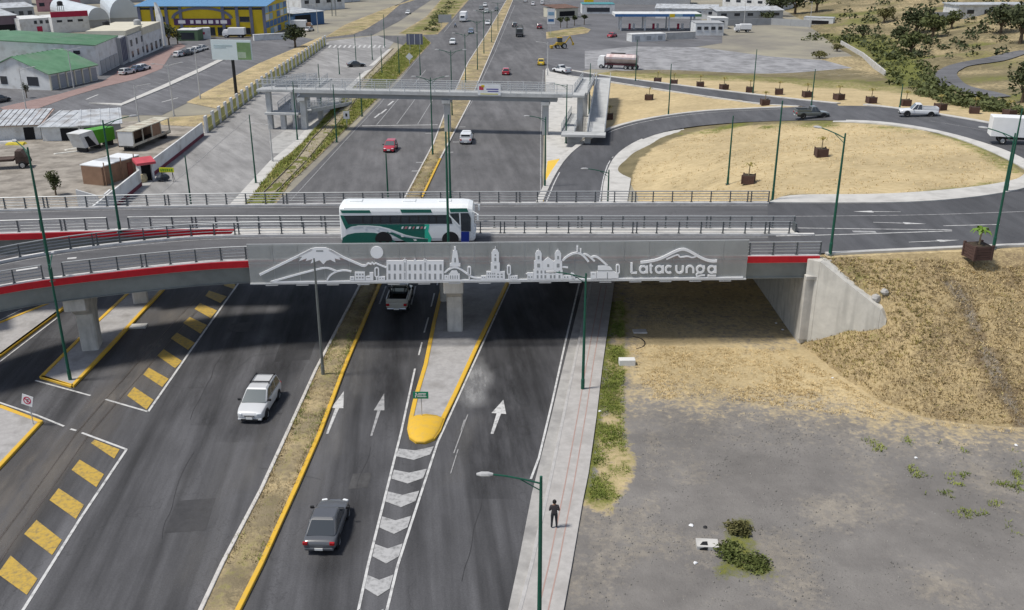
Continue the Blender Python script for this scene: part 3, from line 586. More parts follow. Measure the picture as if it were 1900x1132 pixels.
BARS = [[(414, 526), (436, 528), (438, 538), (416, 531)], [(388, 540), (421, 551), (409, 563), (381, 550)], [(371, 563), (403, 577), (391, 591), (361, 574)], [(352, 589), (384, 604), (372, 620), (340, 600)], [(328, 618), (362, 637), (349, 650), (317, 629)], [(304, 649), (338, 671), (325, 684), (292, 661)], [(276, 683), (313, 704), (301, 719), (266, 696)], [(249, 719), (285, 743), (272, 761), (236, 735)],
        [(176, 817), (222, 835), (212, 852), (169, 823)], [(148, 854), (193, 881), (179, 905), (133, 873)], [(109, 907), (156, 938), (141, 964), (92, 929)], [(68, 966), (115, 1003), (97, 1031), (45, 992)], [(20, 1032), (70, 1075), (50, 1105), (-4, 1066)], [(-40, 1110), (18, 1160), (-8, 1195), (-70, 1150)]]
for q in BARS: b = MB(); b.sheet(px(q), .044); b.build('hatch_bar', YELLOW_B, near)
# worn white patch beside the gore
WORN = paint_mat('worn_white', (.20, .20, .20), 1.0, (.08, .08, .083), 1.6)
for i in range(26):
    r_ = random.Random(i + 40); cxp, cyp = 880 + r_.gauss(0, 13), 708 + r_.gauss(0, 22); n_ = 9; P = [(cxp + (4 + 7 * r_.random()) * math.cos(6.283 * k / n_), cyp + (3 + 6 * r_.random()) * math.sin(6.283 * k / n_)) for k in range(n_)]
    if i < 5: b = MB(); b.sheet(px([(cxp + (x - cxp) * .4, cyp + (y - cyp) * .4) for x, y in P]), .040 + i * .0003); b.build('worn_patch', WORN, near)
# tar repairs and sealed cracks
TAR = M('tar_seal', (.042, .042, .045), .7, .2, 2)
for pts, w in (([(480, 870), (540, 876), (556, 880)], .05), ([(560, 882), (575, 884), (592, 892)], .05), ([(300, 1000), (330, 900), (360, 840)], .05), ([(350, 780), (390, 700), (420, 640), (470, 540)], .06), ([(540, 650), (570, 590), (600, 540)], .05), ([(860, 1080), (885, 960), (908, 860), (930, 800)], .06), ([(640, 990), (660, 910), (690, 830)], .05), ([(420, 700), (470, 660), (560, 650)], .04)):
    P = resample([G(*p) for p in pts], 1.2); r_ = random.Random(int(pts[0][0])); P = [p + Vector((r_.uniform(-.12, .12), r_.uniform(-.1, .1), 0)) for p in P]; b = MB(); strip(b, smooth_line(P, 1), w * .6, .032); b.build('sealed_crack', TAR, near)
for q, c in (([(520, 640), (585, 636), (575, 668), (508, 672)], 0), ([(330, 930), (400, 925), (382, 985), (305, 990)], 0), ([(655, 880), (690, 878), (683, 905), (646, 908)], 1), ([(870, 600), (905, 596), (898, 622), (862, 626)], 0), ([(430, 600), (470, 598), (460, 616), (418, 618)], 1)):
    b = MB(); b.sheet(px(q), .029); b.build('tar_patch', M('patch%d' % c, (.05, .05, .053) if c == 0 else (.085, .084, .085), .85, .15, 2), near)
def smear(poly, col, strength, soft_px, seed, rough=.85, sc=.8, z=.0275):
    '''a film of dust or a plain toned sheet lying on the road, with a ragged edge'''
    P = px(poly); xs_ = np.arange(min(p[0] for p in P) - 1.5, max(p[0] for p in P) + 1.5, .4); ys_ = np.arange(min(p[1] for p in P) - 1.5, max(p[1] for p in P) + 1.5, .4); X, Y = np.meshgrid(xs_, ys_)
    zc = Y * cp + CH * sp; PX = CX + F * X / zc; PY = CY - F * (Y * sp - CH * cp) / zc; a = soft(inpoly(PX, PY, poly) + (vnoise(X, Y, 2.0, seed) - .5) * soft_px, soft_px * 1.6) * strength
    ny, nx = X.shape; i = np.arange(nx * ny).reshape(ny, nx); q = np.stack([i[:-1, :-1], i[:-1, 1:], i[1:, 1:], i[1:, :-1]], -1).reshape(-1, 4); q = q[(a.reshape(-1)[q] > .003).any(1)]
    me = bpy.data.meshes.new('road_tone'); me.from_pydata(np.stack([X, Y, np.full(X.shape, z + .0006 * (seed % 9))], -1).reshape(-1, 3).tolist(), [], q.tolist()); c = np.ones((nx * ny, 4)); c[:, :3] = a.reshape(-1, 1); me.color_attributes.new('mask', 'FLOAT_COLOR', 'POINT').data.foreach_set('color', c.reshape(-1).tolist())
    bm = bmesh.new(); bm.from_mesh(me); bmesh.ops.delete(bm, geom=[v for v in bm.verts if not v.link_faces], context='VERTS'); bm.to_mesh(me); bm.free()
    nm = 'tone_%d_%d_%d' % tuple(int(v * 1000) for v in col)
    if nm not in MATS:
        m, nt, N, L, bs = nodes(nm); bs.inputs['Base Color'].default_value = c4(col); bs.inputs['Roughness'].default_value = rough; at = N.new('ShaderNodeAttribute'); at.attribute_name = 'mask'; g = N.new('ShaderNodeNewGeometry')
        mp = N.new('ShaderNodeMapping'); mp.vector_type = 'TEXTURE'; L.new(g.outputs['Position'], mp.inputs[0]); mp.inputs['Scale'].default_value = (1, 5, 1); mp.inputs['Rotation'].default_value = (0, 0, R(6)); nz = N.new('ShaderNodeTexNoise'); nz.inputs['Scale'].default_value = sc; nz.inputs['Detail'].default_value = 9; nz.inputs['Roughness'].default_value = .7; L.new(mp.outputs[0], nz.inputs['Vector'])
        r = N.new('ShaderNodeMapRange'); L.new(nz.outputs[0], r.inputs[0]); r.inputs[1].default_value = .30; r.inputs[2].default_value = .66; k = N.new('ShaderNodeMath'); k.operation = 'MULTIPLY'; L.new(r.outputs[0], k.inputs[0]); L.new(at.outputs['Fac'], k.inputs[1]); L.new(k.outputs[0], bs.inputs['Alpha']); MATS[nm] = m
    me.materials.append(MATS[nm]); o = bpy.data.objects.new('road_tone', me); COL.objects.link(o); o.parent = near
DUST, DUST2, DARK_TONE = (.20, .195, .19), (.19, .172, .152), (.018, .018, .02)  # two dust colours, then a near-black tone for darker bands on the lanes
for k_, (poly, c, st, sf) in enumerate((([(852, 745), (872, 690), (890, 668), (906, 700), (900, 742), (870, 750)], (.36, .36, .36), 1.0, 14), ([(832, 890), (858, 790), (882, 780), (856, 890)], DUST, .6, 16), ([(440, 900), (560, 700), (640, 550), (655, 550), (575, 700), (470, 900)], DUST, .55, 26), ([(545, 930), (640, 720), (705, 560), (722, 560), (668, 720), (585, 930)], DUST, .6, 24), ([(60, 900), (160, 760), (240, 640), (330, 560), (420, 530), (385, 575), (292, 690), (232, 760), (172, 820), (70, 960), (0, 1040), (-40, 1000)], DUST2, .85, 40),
    ([(-40, 930), (80, 800), (150, 805), (60, 920), (-40, 1040)], DUST2, .6, 30), ([(540, 540), (500, 640), (430, 800), (470, 800), (545, 660), (585, 540)], DARK_TONE, .55, 40), ([(905, 640), (965, 530), (1050, 530), (1010, 700), (960, 860), (905, 900), (885, 850)], DARK_TONE, .65, 50), ([(330, 760), (420, 600), (470, 540), (505, 540), (425, 680), (380, 770)], DARK_TONE, .5, 40), ([(660, 760), (705, 640), (745, 530), (792, 530), (762, 640), (728, 770)], DARK_TONE, .65, 40), ([(300, 1100), (380, 900), (430, 800), (470, 800), (420, 950), (380, 1100)], DUST, .3, 60), ([(1000, 860), (1040, 700), (1066, 590), (1074, 590), (1044, 720), (1010, 870)], DUST, .5, 14), ([(0, 700), (80, 640), (140, 640), (60, 720), (0, 745)], DARK_TONE, .4, 40), ([(600, 1060), (640, 960), (680, 860), (700, 860), (660, 980), (630, 1060)], DARK_TONE, .4, 36))): smear(poly, c, st, sf, 101 + k_)
# far side markings
for a, c in (((699, 232), (741, 182)), ((736, 231), (772, 182)), ((775, 231), (805, 182)), ((824, 60), (848, 30)), ((766, 160), (790, 130))): line([a, c], .14, WHITE_F, far)
line([(672, 234), (812, 232)], .4, WHITE_L, far, name='stop_line')
for c in ((700, 215), (712, 207), (725, 192)): line([(c[0] - 5, c[1] + 4), (c[0] + 5, c[1] - 4)], .35, WHITE_L, far, name='lane_mark')
for c in ((770, 318), (778, 302), (795, 248), (835, 283), (846, 264), (858, 236)): line([(c[0] - 6, c[1]), (c[0] + 6, c[1])], .5, WHITE_F, far, name='lane_mark')
line([(832, 263), (875, 190), (918, 98), (955, 10)], .12, WHITE_F, far); line([(1003, 375), (1003, 260), (1008, 130)], .12, WHITE_F, far); line([(540, 372), (640, 262), (705, 193), (780, 103)], .1, WHITE_F, far)
for k in range(12): x = 610 + k * 9.2; line([(x, 89), (x + 4, 84)], .55, WHITE_L, serv, name='crossing_bar')
line([(300, 358), (372, 296), (470, 210)], .1, WHITE_F, serv)
b = MB(); b.prism(px([(1006, 372), (1012, 330), (1016, 300), (1038, 296), (1030, 312), (1016, 345), (1008, 376)]), 0, .1); b.build('painted_gore', paint_mat('gore_yellow', (.72, .47, .05), .3, (.45, .36, .18), 1.5), far)
def zline(pts, w, mat, parent): 
    b = MB(); strip(b, smooth_line([G(*p) for p in pts], 2), w, .075); return b.build('lane_line', mat, parent)
zline([(1012, 380, 0), (1034, 326, 0), (1060, 288, .1), (1099, 260, .45), (1163, 232, 1.15), (1292, 210, 2.35), (1450, 203, 4)], .14, WHITE_L, loop); zline([(1112, 380, 0), (1119, 330, 0), (1132, 294, .15), (1172, 264, .5), (1234, 240.5, 1.2)], .14, WHITE_L, loop)
zline([(1471, 403, 7), (1700, 401, 7), (1900, 394, 7)], .14, WHITE_F, loop); zline([(1481, 424.6, 7), (1620, 426.5, 7), (1766, 428, 7)], .14, WHITE_L, loop); zline([(1440, 439.5, 7), (1560, 437, 7), (1766, 430, 7)], .16, WHITE_L, loop); zline([(1750, 420.6, 7), (1854, 418, 7)], .14, WHITE_L, loop)
zline([(1690, 237, 5.5), (1803, 262, 6.2)], .12, WHITE_F, loop); zline([(1550, 207, 4.6), (1700, 220, 5.5), (1850, 247, 6.3)], .12, WHITE_F, loop)
arrow((1582, 394), (1671, 394.5), .3, WHITE_L, loop, .42, .25, .078, 7); arrow((1718, 417), (1620, 414), .3, WHITE_L, loop, .42, .25, .078, 7); arrow((1780, 447), (1686, 451), .3, WHITE_L, loop, .42, .25, .078, 7)
zline([(1582, 431, 7), (1625, 432, 7)], .5, WHITE_F, loop)
# plaza markings
for a, c in (((60, 190), (100, 178)), ((160, 185), (182, 176)), ((300, 190), (330, 182)), ((80, 300), (80, 300))):
    if a != c: line([a, c], .35, WHITE_L, plaza, name='lane_mark')
for k in range(11): x = 322 + k * 12; y = 168 - k * 5.6; line([(x - 60, y - 4), (x - 22, y + 6)], .12, WHITE_F, plaza, .03, name='bay_line')
line([(165, 193), (215, 194)], .12, WHITE_F, plaza, .03)
# old railway: embedded in the asphalt near, on ballast in the verge beyond
RAILM = M('rail_steel', (.14, .12, .11), .5, .2, 4, metal=.6); SL = M('groove', (.035, .035, .037), .9, .1)
for pts in ([(-60, 1090), (0, 1000), (52, 930), (101, 862), (141, 806), (199, 738), (330, 590), (420, 500)], [(-36, 1098), (22, 1010), (74, 938), (122, 870), (163, 810), (220, 744), (352, 592), (440, 500)]):
    b = MB(); P = resample([G(*p) for p in pts], 3); strip(b, P, .16, .03); b.build('rail_groove', SL, near); b = MB(); kerb(b, P, .06, .04); b.build('rail', RAILM, near)
rb = MB(); LA = [(490, 357), (551, 296), (581, 256), (622, 215), (676, 145), (730, 90)]; LB = [(512, 357), (571, 296), (602, 259), (642, 211), (689, 144), (742, 90)]
rb.ribbon([G(p[0] - 3, p[1], .2) for p in LA], [G(p[0] + 3, p[1], .2) for p in LB]); rb.build('track_bed', M('ballast', (.25, .21, .15), .95, .25, 1.5, (.33, .29, .21), bump=.5), rail_verge)
for pts in (LA, LB): b = MB(); kerb(b, resample([G(p[0], p[1], .2) for p in pts], 4), .08, .12); b.build('rail', RAILM, rail_verge)
# ================================================================ OVERPASS
GIRD = M('girder_grey', (.20, .215, .205), .6, .1, .8, stain=((.14, .15, .145), .5)); RED = M('fascia_red', (.50, .012, .022), .5, .12, 1.5)
RAIL_P = M('rail_post_paint', (.085, .095, .10), .5, .15, 3); RAIL_H = M('rail_tube_paint', (.36, .375, .385), .45, .08, 3, metal=.3)
KW = M('kerb_whitewash', (.62, .61, .59), .8, .1, 1.0, stain=((.42, .41, .40), .8))
over = thing('overpass', 'grey steel road overpass with red edge bands spanning the highway', 'bridge', G(900, 480, 0))
o0 = Vector(over.location)
def loc(p): return Vector(p) - o0
def deckrow(tab, z): return [smooth_line([G(a[0], a[1], z) for a, _ in tab], 2), smooth_line([G(b_[0], b_[1], z) for _, b_ in tab], 2)]
NEAR = [((-260, 590), (-260, 552)), ((0, 535), (0, 485.5)), ((128, 517), (150, 461)), ((350, 493), (337, 441.5)), ((463, 486.5), (450, 437.5)), ((640, 484), (640, 436)), ((900, 481), (900, 435.5)), ((1200, 480), (1200, 436)), ((1385, 479.3), (1385, 436.3)), ((1521, 478), (1510, 436.5))]
FARR = [((-260, 445), (-260, 397)), ((0, 437.6), (0, 390.5)), ((212, 431), (212, 385.5)), ((337, 429), (337, 383)), ((450, 428), (450, 381.5)), ((640, 427.5), (640, 380)), ((1000, 428), (1000, 377.8)), ((1474, 429), (1424, 377.2))]
def lerp_line(a, b_, t): return [p.lerp(q, t) for p, q in zip(a, b_)]
def sweep(mb, A, B, z0, z1, m=0):
    """closed box section between two edge lines"""
    mb.loft([[(a.x, a.y, z0), (a.x, a.y, z1), (c.x, c.y, z1), (c.x, c.y, z0)] for a, c in zip(A, B)], m)
def shift(mb):
    mb.v = [(x - o0.x, y - o0.y, z - o0.z) for x, y, z in mb.v]; return mb
DECKS = {}
for nm, tab in (('near', NEAR), ('far', FARR)):
    Fr, Bk = deckrow(tab, DZ); DECKS[nm] = (Fr, Bk)
    b = MB(); sweep(b, lerp_line(Fr, Bk, .002), lerp_line(Fr, Bk, .998), DZ - .42, DZ - .004); shift(b).build('deck_slab', CONC, over, fix=True)
    b = MB(); sweep(b, lerp_line(Fr, Bk, .06), lerp_line(Fr, Bk, .94), DZ - .003, DZ + .03); shift(b).build('roadway', A_DECK, over, fix=True)
    for (ta, tb), mm, nn in (((0, .055), KW, 'kerb'), ((.945, 1), KW, 'kerb')):
        b = MB(); sweep(b, lerp_line(Fr, Bk, ta), lerp_line(Fr, Bk, tb), DZ - .002, DZ + .2); shift(b).build(nn, mm, over, fix=True)
    for t0, t1 in ((-.012, .0), (1.0, 1.012)):
        b = MB(); sweep(b, lerp_line(Fr, Bk, t0), lerp_line(Fr, Bk, t1), DZ - .36, DZ + .13); shift(b).build('fascia', RED, over, fix=True)
    for t in (.03, .36, .66, .95):
        b = MB(); sweep(b, lerp_line(Fr, Bk, t), lerp_line(Fr, Bk, t + .02), DZ - 1.62, DZ - .421); A_, B_ = lerp_line(Fr, Bk, t - .02), lerp_line(Fr, Bk, t + .04); sweep(b, A_, B_, DZ - 1.66, DZ - 1.621); shift(b).build('girder', GIRD, over, fix=True)
# concrete median where the two decks run side by side
k0 = lambda line, xx: [p for p in line if p.x > xx]
b = MB(); xL = G(430, 437, DZ).x; NB = DECKS['near'][1]; FF = DECKS['far'][0]
xsm = np.linspace(xL, G(1474, 430, DZ).x, 30); nb = [Vector((x, np.interp(x, [p.x for p in NB], [p.y for p in NB]) + .02, 0)) for x in xsm]; ff = [Vector((x, np.interp(x, [p.x for p in FF], [p.y for p in FF]) - .02, 0)) for x in xsm]
sweep(b, nb, ff, DZ - .3, DZ + .17); shift(b).build('median_slab', CONC_W, over, fix=True)
# edge lines on the decks
for nm in DECKS:
    Fr, Bk = DECKS[nm]
    for t in (.12, .89):
        b = MB(); P = lerp_line(Fr, Bk, t); strip(b, [Vector((p.x, p.y, DZ)) for p in P], .12, .034); shift(b).build('edge_line', WHITE_F, over)
for x0, y0, x1, y1 in ((30, 503, 70, 497), (125, 480.5, 142, 479)):
    b = MB(); strip(b, [G(x0, y0, DZ), G(x1, y1, DZ)], .35, .036); shift(b).build('lane_mark', WHITE_L, over)

post_me = None
def railing(name, line, h=1.0, spacing=1.75, base=DZ + .2, nrail=4):
    global post_me
    P = [Vector((p.x, p.y, base)) for p in line]; cum = [0]
    for a, c in zip(P[:-1], P[1:]): cum.append(cum[-1] + (c - a).length)
    def at(s):
        i = min(len(P) - 2, max(0, int(np.searchsorted(cum, s)) - 1)); t = (s - cum[i]) / max(1e-6, cum[i + 1] - cum[i]); return P[i].lerp(P[i + 1], t), (P[i + 1] - P[i])
    b = MB(); n = max(1, int(cum[-1] / spacing)); stops = [at(cum[-1] * i / n) for i in range(n + 1)]
    for (p, _), (q, _) in zip(stops[:-1], stops[1:]):
        for k in range(nrail):
            z = h * (.28 + .72 * k / (nrail - 1)); b.tube(p + Vector((0, 0, z)), q + Vector((0, 0, z)), .055 if k == nrail - 1 else .04, n=6, caps=False)
    ro = shift(b).build(name, RAIL_H, over)
    for i, (p, d) in enumerate(stops):
        ang = math.atan2(d.y, d.x)
        for e in ((-.16, .16) if i % 6 == 3 else (0,)):
            q = p + Vector((math.cos(ang), math.sin(ang), 0)) * e - o0
            if post_me is None:
                pb = MB(); pb.box((0, 0, .02), (.2, .2, .04)); pb.box((0, 0, h / 2), (.09, .11, h)); po = pb.build('railing_post', RAIL_P, ro); post_me = po
                po.location = q; po.rotation_euler = (0, 0, ang)
            else: link_copy(post_me, ro, q, ang)
    return ro
def cut(line, x0, x1): return [p for p in line if x0 <= p.x <= x1]
NFl, NBl = DECKS['near']; FFl, FBl = DECKS['far']
xa = G(265, 500, DZ + .2)
f1 = resample(lerp_line(NFl, NBl, .028), 1.0); gp = G(96, 520, DZ).x
railing('railing', cut(f1, -99, gp - .45)); railing('railing', cut(f1, gp + .5, 99))
f2 = resample(lerp_line(NFl, NBl, .972), 1.0); railing('railing', [p for p in f2 if p.x < G(1474, 436, DZ).x])
f3 = resample(lerp_line(FFl, FBl, .03), 1.0); gq = G(222, 431, DZ).x
railing('railing', cut(f3, -99, gq - .5)); railing('railing', cut(f3, gq + .5, 99)); railing('railing', resample(lerp_line(FFl, FBl, .972), 1.0))
# bollard sign at the end of the median railing
b = MB(); q = G(1473, 432, DZ) - o0; b.box((q.x, q.y, DZ + .45), (.12, .9, .9)); shift(MB()); b.build('railing_end', RAIL_P, over)

# piers
def pier(col, capend, half, name='pier', ztop=DZ - 1.67, cw=1.25):
    c = G(*col); e = G(*capend, 4.6); ax = Vector((e.x - c.x, e.y - c.y, 0)); ax = ax.normalized() if ax.length > .3 else Vector((0, -1, 0)); ang = math.atan2(ax.y, ax.x)
    b = MB(); prof = [(0.0, .85), (2.2, .85), (3.2, 1.05), (ztop - 1.3, half * .72), (ztop - 1.02, half * .8)]
    rings = []
    for z, hl in prof:
        ch = .12; rings.append([(hl, -cw / 2 + ch, z), (hl, cw / 2 - ch, z), (hl - ch, cw / 2, z), (-hl + ch, cw / 2, z), (-hl, cw / 2 - ch, z), (-hl, -cw / 2 + ch, z), (-hl + ch, -cw / 2, z), (hl - ch, -cw / 2, z)])
    b.loft(rings); lp = Vector((c.x, c.y, 0)) - o0; p = b.build(name, CONC_WALL, over, loc=lp, rz=ang, fix=True)
    b = MB(); h = half
    b.loft([[(-h, -.75, ztop - .75), (-h, .75, ztop - .75), (-h + .35, .75, ztop - 1.05), (-h + .35, -.75, ztop - 1.05)], [(-h, -.75, ztop - .1), (-h, .75, ztop - .1), (-h + .35, .75, ztop - .1), (-h + .35, -.75, ztop - .1)]]) if False else b.box((0, 0, ztop - .58), (2 * h, 1.5, .94))
    b.build('pier_cap', CONC_WALL, p, bevel=.05)
    for s in (-.6, 0, .6): k = MB(); k.box((s * h, 0, ztop - .055), (.5, .7, .11)); k.build('bearing', RAIL_P, p)
    return p
pier((845, 611), (841, 545), 3.2); pier((172, 646), (130, 585), 3.2)
pier((262, 560), (252, 556), 2.6); pier((830, 556), (829, 530), 3.0); pier((-60, 600), (-75, 585), 3.0)
# right abutment
abx, aby = PA.x, PA.y
b = MB(); y1 = YB - .2; n = 6
ab = thing('abutment', 'pale concrete bridge abutment with wing wall at the dry grass bank', 'abutment', (abx, aby, 0))
for i in range(n):
    w = (y1 - aby) / n; k = MB(); k.box((.6, w * (i + .5), 2.65), (1.2, w - .03, 5.3)); k.build('wall_panel', CONC_WALL, ab, bevel=.02)
b = MB(); b.box((.75, (y1 - aby) / 2, 2.6), (.85, y1 - aby - .1, 5.2)); b.box((1.6, (y1 - aby) / 2, 6.05), (.5, y1 - aby - .02, 1.6)); b.build('backwall', CONC_WALL, ab)
b = MB(); b.box((.45, -.2, 3.0), (1.1, .5, 5.0)); b.box((.55, -.25, 5.6), (1.3, .6, .28)); b.build('end_pilaster', CONC_WALL, ab, bevel=.03)
ww = MB(); L_ = wlen; d = Vector((wdir[0], wdir[1], 0)); nr = Vector((wnor[0], wnor[1], 0)); th = 1.1
topz = [(0.0, 6.95), (1.0, 6.95), (L_, 4.3), (L_ + .5, 3.6)]
for (s0, z0), (s1, z1), nmn in ((topz[0], topz[1], 'wing_wall'), (topz[1], topz[2], 'wing_wall'), (topz[2], topz[3], 'wing_wall')):
    k = MB(); P = [d * s0 + Vector((1.0, -.2, 0)) * 0, d * (s1 - .015)]; q = []
    for s, z in ((s0, z0), (s1 - .015, z1)):
        base = d * s; q.append([(base.x, base.y, -.6), (base.x, base.y, z), (base.x + nr.x * th, base.y + nr.y * th, z), (base.x + nr.x * th, base.y + nr.y * th, -.6)])
    k.loft(q); k.build(nmn, CONC_W if False else M('wing_concrete', (.56, .545, .50), .85, .1, 1.3, bump=.15, stain=((.38, .37, .34), 1.5, (1, 1, .12))), ab, fix=True)
# rubble blocks beside the wing wall
for i, (pxx, pyy, s) in enumerate(((1625, 556, .75), (1641, 545, .6), (1612, 566, .45))):
    g = GH(pxx, pyy); b = MB(); r_ = random.Random(i); b.lathe([(.01, -.4), (.35, -.3), (.48, 0), (.38, .28), (.01, .42)], 7); b.v = [(x * r_.uniform(.8, 1.25) * s, y * r_.uniform(.8, 1.2) * s, z * r_.uniform(.8, 1.2) * s) for x, y, z in b.v]
    tag(b.build('rock', M('rubble', (.38, .37, .35), .9, .15, 3), loc=(g.x, g.y, g.z + .15), fix=True), ('large pale rock at the end of the wing wall', 'grey rock on the bank above the wing wall end', 'small pale rock tucked beside the wing wall end')[i], 'rock', 'rocks by the wing wall')

# ================================================================ CITY SIGN PANEL
MESHP = M('perforated_metal', (.42, .435, .43), .55, .06, 1.0, metal=.2, alpha=.66, stain=((.34, .35, .345), .5, (1, 1, .4))); SFRAME = M('sign_frame', (.55, .56, .56), .5, .05); ARTW = M('art_white', (.90, .905, .92), .45, .02); ARTG = M('art_gap', (.33, .345, .35), .6, .05)
S0 = G(463, 490, DZ); S1 = G(1385, 481.5, DZ); sdx = Vector((S1.x - S0.x, S1.y - S0.y, 0)); SLEN = sdx.length; sdx.normalize(); sny = Vector((-sdx.y, sdx.x, 0))
SO = S0 - sny * .30; SO.z = 0
sign = thing('city_sign', 'long perforated grey panel with white volcano and church skyline reading Latacunga', 'sign', (SO.x, SO.y, 0), math.atan2(sdx.y, sdx.x))
def SP(pxx, pyy, y=0.0):
    """photo pixel -> sign-plane (x, z)"""
    o = Vector((0, 0, CH)); r = G(pxx, pyy, 0) - o; pl = SO + sny * y; t = (pl - o).dot(sny) / r.dot(sny); q = o + r * t
    return ((q - SO).dot(sdx), q.z)
zt = SP(920, 449.5)[1]; zb = SP(920, 523.5)[1]; zm = (zt * .52 + zb * .48); NCOL = 20; pw = SLEN / NCOL
p0 = MB(); p0.box((0, 0, 0), (pw - .03, .03, 1)); proto_p = None
for r0, r1 in ((zb, zm), (zm, zt)):
    for i in range(NCOL):
        if proto_p is None: q = p0.build('mesh_panel', MESHP, sign); proto_p = q
        else: q = link_copy(proto_p, sign, (0, 0, 0))
        q.location = ((i + .5) * pw, 0, (r0 + r1) / 2); q.scale = (1, 1, r1 - r0 - .03)
b = MB()
for i in range(NCOL + 1): b.box((min(SLEN - .03, max(.03, i * pw)), .05, (zt + zb) / 2), (.045, .05, zt - zb))
for z in (zb + .02, zm, zt - .02): b.box((SLEN / 2, .055, z), (SLEN, .05, .05))
b.build('panel_frame', SFRAME, sign)
b = MB(); b.box((SLEN / 2, -.06, zb + .08), (SLEN, .12, .10)); b.build('bottom_rail', SFRAME, sign)
for i in range(16):
    k = MB(); k.box(((i + .7) * SLEN / 16.4, -.05, zb - .05), (.9, .2, .05)); k.build('light_bar', M('light_bar_white', (.42, .43, .44), .5, .04), sign)
# ---- artwork strokes and plates on the panel (each a part)
ART_Y0, ART_Y1 = -.11, -.03
Za = lambda X, Y: SP(440 + X / 3.958, 430 + Y / 3.958, ART_Y0); Zb = lambda X, Y: SP(800 + X / 5.278, 430 + Y / 5.278, ART_Y0); Zc = lambda X, Y: SP(1120 + X / 6.786, 430 + Y / 6.786, ART_Y0)
def stroke(pts, w, name, closed=False, parent=None, y0=ART_Y0):
    P = [Vector((x, z, 0)) for x, z in pts]; b = MB()
    if closed: P = P + [P[0]]
    L1 = offset_line(P, w / 2); L2 = offset_line(P, -w / 2)
    if closed:
        t0 = (P[1] - P[-2]).normalized(); n0 = Vector((-t0.y, t0.x, 0)); L1[0] = L1[-1] = P[0] + n0 * w / 2; L2[0] = L2[-1] = P[0] - n0 * w / 2
    b.loft([[(a.x, y0, a.y), (c.x, y0, c.y), (c.x, ART_Y1, c.y), (a.x, ART_Y1, a.y)] for a, c in zip(L1, L2)], caps=not closed)
    return b.build(name, ARTW, parent or sign, fix=True)
def art(poly, name, parent=None): b = MB(); b.plate(poly, ART_Y0, ART_Y1); return b.build(name, ARTW, parent or sign, fix=True)
def rect(Zf, x0, y0, x1, y1): return [Zf(x0, y1), Zf(x1, y1), Zf(x1, y0), Zf(x0, y0)]
def block(Zf, x0, y0, x1, y1, name, wins=()):
    o = art(rect(Zf, x0, y0, x1, y1), name)
    for (a, c, e, f) in wins:
        b = MB(); b.plate(rect(Zf, a, c, e, f), ART_Y0 - .006, ART_Y0 + .02); b.build('window', ARTG, o)
    return o
def winrow(xs, y0, y1, w): return [(x - w / 2, y0, x + w / 2, y1) for x in xs]
def cv(Zf, pts, it=2): return [(p.x, p.y) for p in smooth_line([Vector((*Zf(*q), 0)) for q in pts], it)]
stroke([Za(165, 318), Za(300, 252), Za(440, 184), Za(550, 130)], .17, 'volcano_slope'); stroke([Za(676, 134), Za(780, 190), Za(918, 250), Za(940, 252)], .17, 'volcano_slope')
cap = art([Za(*p) for p in ((545, 124), (575, 117), (650, 117), (684, 132), (740, 160), (784, 190), (748, 190), (757, 207), (716, 196), (722, 226), (684, 206), (656, 214), (634, 240), (604, 210), (540, 233), (552, 202), (504, 216), (511, 196), (452, 217), (478, 185), (440, 184), (500, 150))], 'volcano_snowcap'); b = MB(); b.plate(rect(Za, 580, 135, 632, 147), ART_Y0 - .006, ART_Y0 + .02); b.build('crater', ARTG, cap)
b = MB(); c_ = Za(1025, 153); rr = abs(Za(1072, 153)[0] - c_[0]); b.plate([(c_[0] + rr * math.cos(a), c_[1] + rr * math.sin(a)) for a in np.linspace(0, 2 * math.pi, 28, endpoint=False)], ART_Y0, ART_Y1); b.build('sun_disc', ARTW, sign, fix=True)
stroke([Za(*p) for p in ((940, 254), (962, 233), (984, 240), (990, 226), (1004, 240), (1018, 231), (1040, 241), (1095, 264))], .12, 'mountain_ridge')
stroke(cv(Za, ((245, 370), (430, 318), (590, 276), (655, 264), (690, 275), (730, 292))), .13, 'hill_line'); stroke(cv(Za, ((660, 356), (680, 322), (720, 296), (770, 285), (800, 285), (838, 293))), .12, 'hill_line')
b = MB(); xA, xB = Za(245, 372)[0], SP(1378, 516)[0]; z_ = Za(245, 371)[1]; b.plate([(xA, z_ - .05), (xB, z_ - .05), (xB, z_ + .05), (xA, z_ + .05)], ART_Y0, ART_Y1); b.build('baseline', ARTW, sign)
block(Za, 828, 330, 860, 357, 'house', [(836, 338, 852, 343)]); block(Za, 864, 296, 938, 357, 'house', winrow([880, 901, 922], 308, 318, 12) + winrow([880, 901, 922], 332, 342, 12)); block(Za, 942, 326, 1000, 357, 'house', [(950, 332, 975, 338)]); block(Za, 972, 300, 1000, 325.5, 'house'); block(Za, 1036, 328, 1086, 357, 'house', winrow([1050, 1070], 338, 346, 8))
def balloon(Zf, x0, y0, x1, y1, yb):
    cx_, rx = (x0 + x1) / 2, (x1 - x0) / 2; pts = [Zf(cx_ + rx * math.cos(t), (y0 + rx if math.sin(t) > 0 else y1 - rx) - rx * math.sin(t)) for t in np.linspace(0, 2 * math.pi, 20, endpoint=False)]
    t = stroke(pts, .10, 'tree_outline', True); stroke([Zf(cx_, y1 + 4), Zf(cx_, yb)], .10, 'trunk_line', parent=t)
balloon(Za, 1012, 264, 1038, 332, 357); balloon(Zb, 360, 345, 386, 425, 468); balloon(Zb, 748, 333, 776, 420, 468); balloon(Zb, 1815, 324, 1842, 408, 466)
for x0 in (1096, 1245, 1392):
    w3 = [x0 + 22, x0 + 62, x0 + 102]; block(Za, x0, 212, x0 + 124, 357, 'palace_wing', winrow(w3, 240, 284, 15) + winrow(w3, 308, 350, 15))
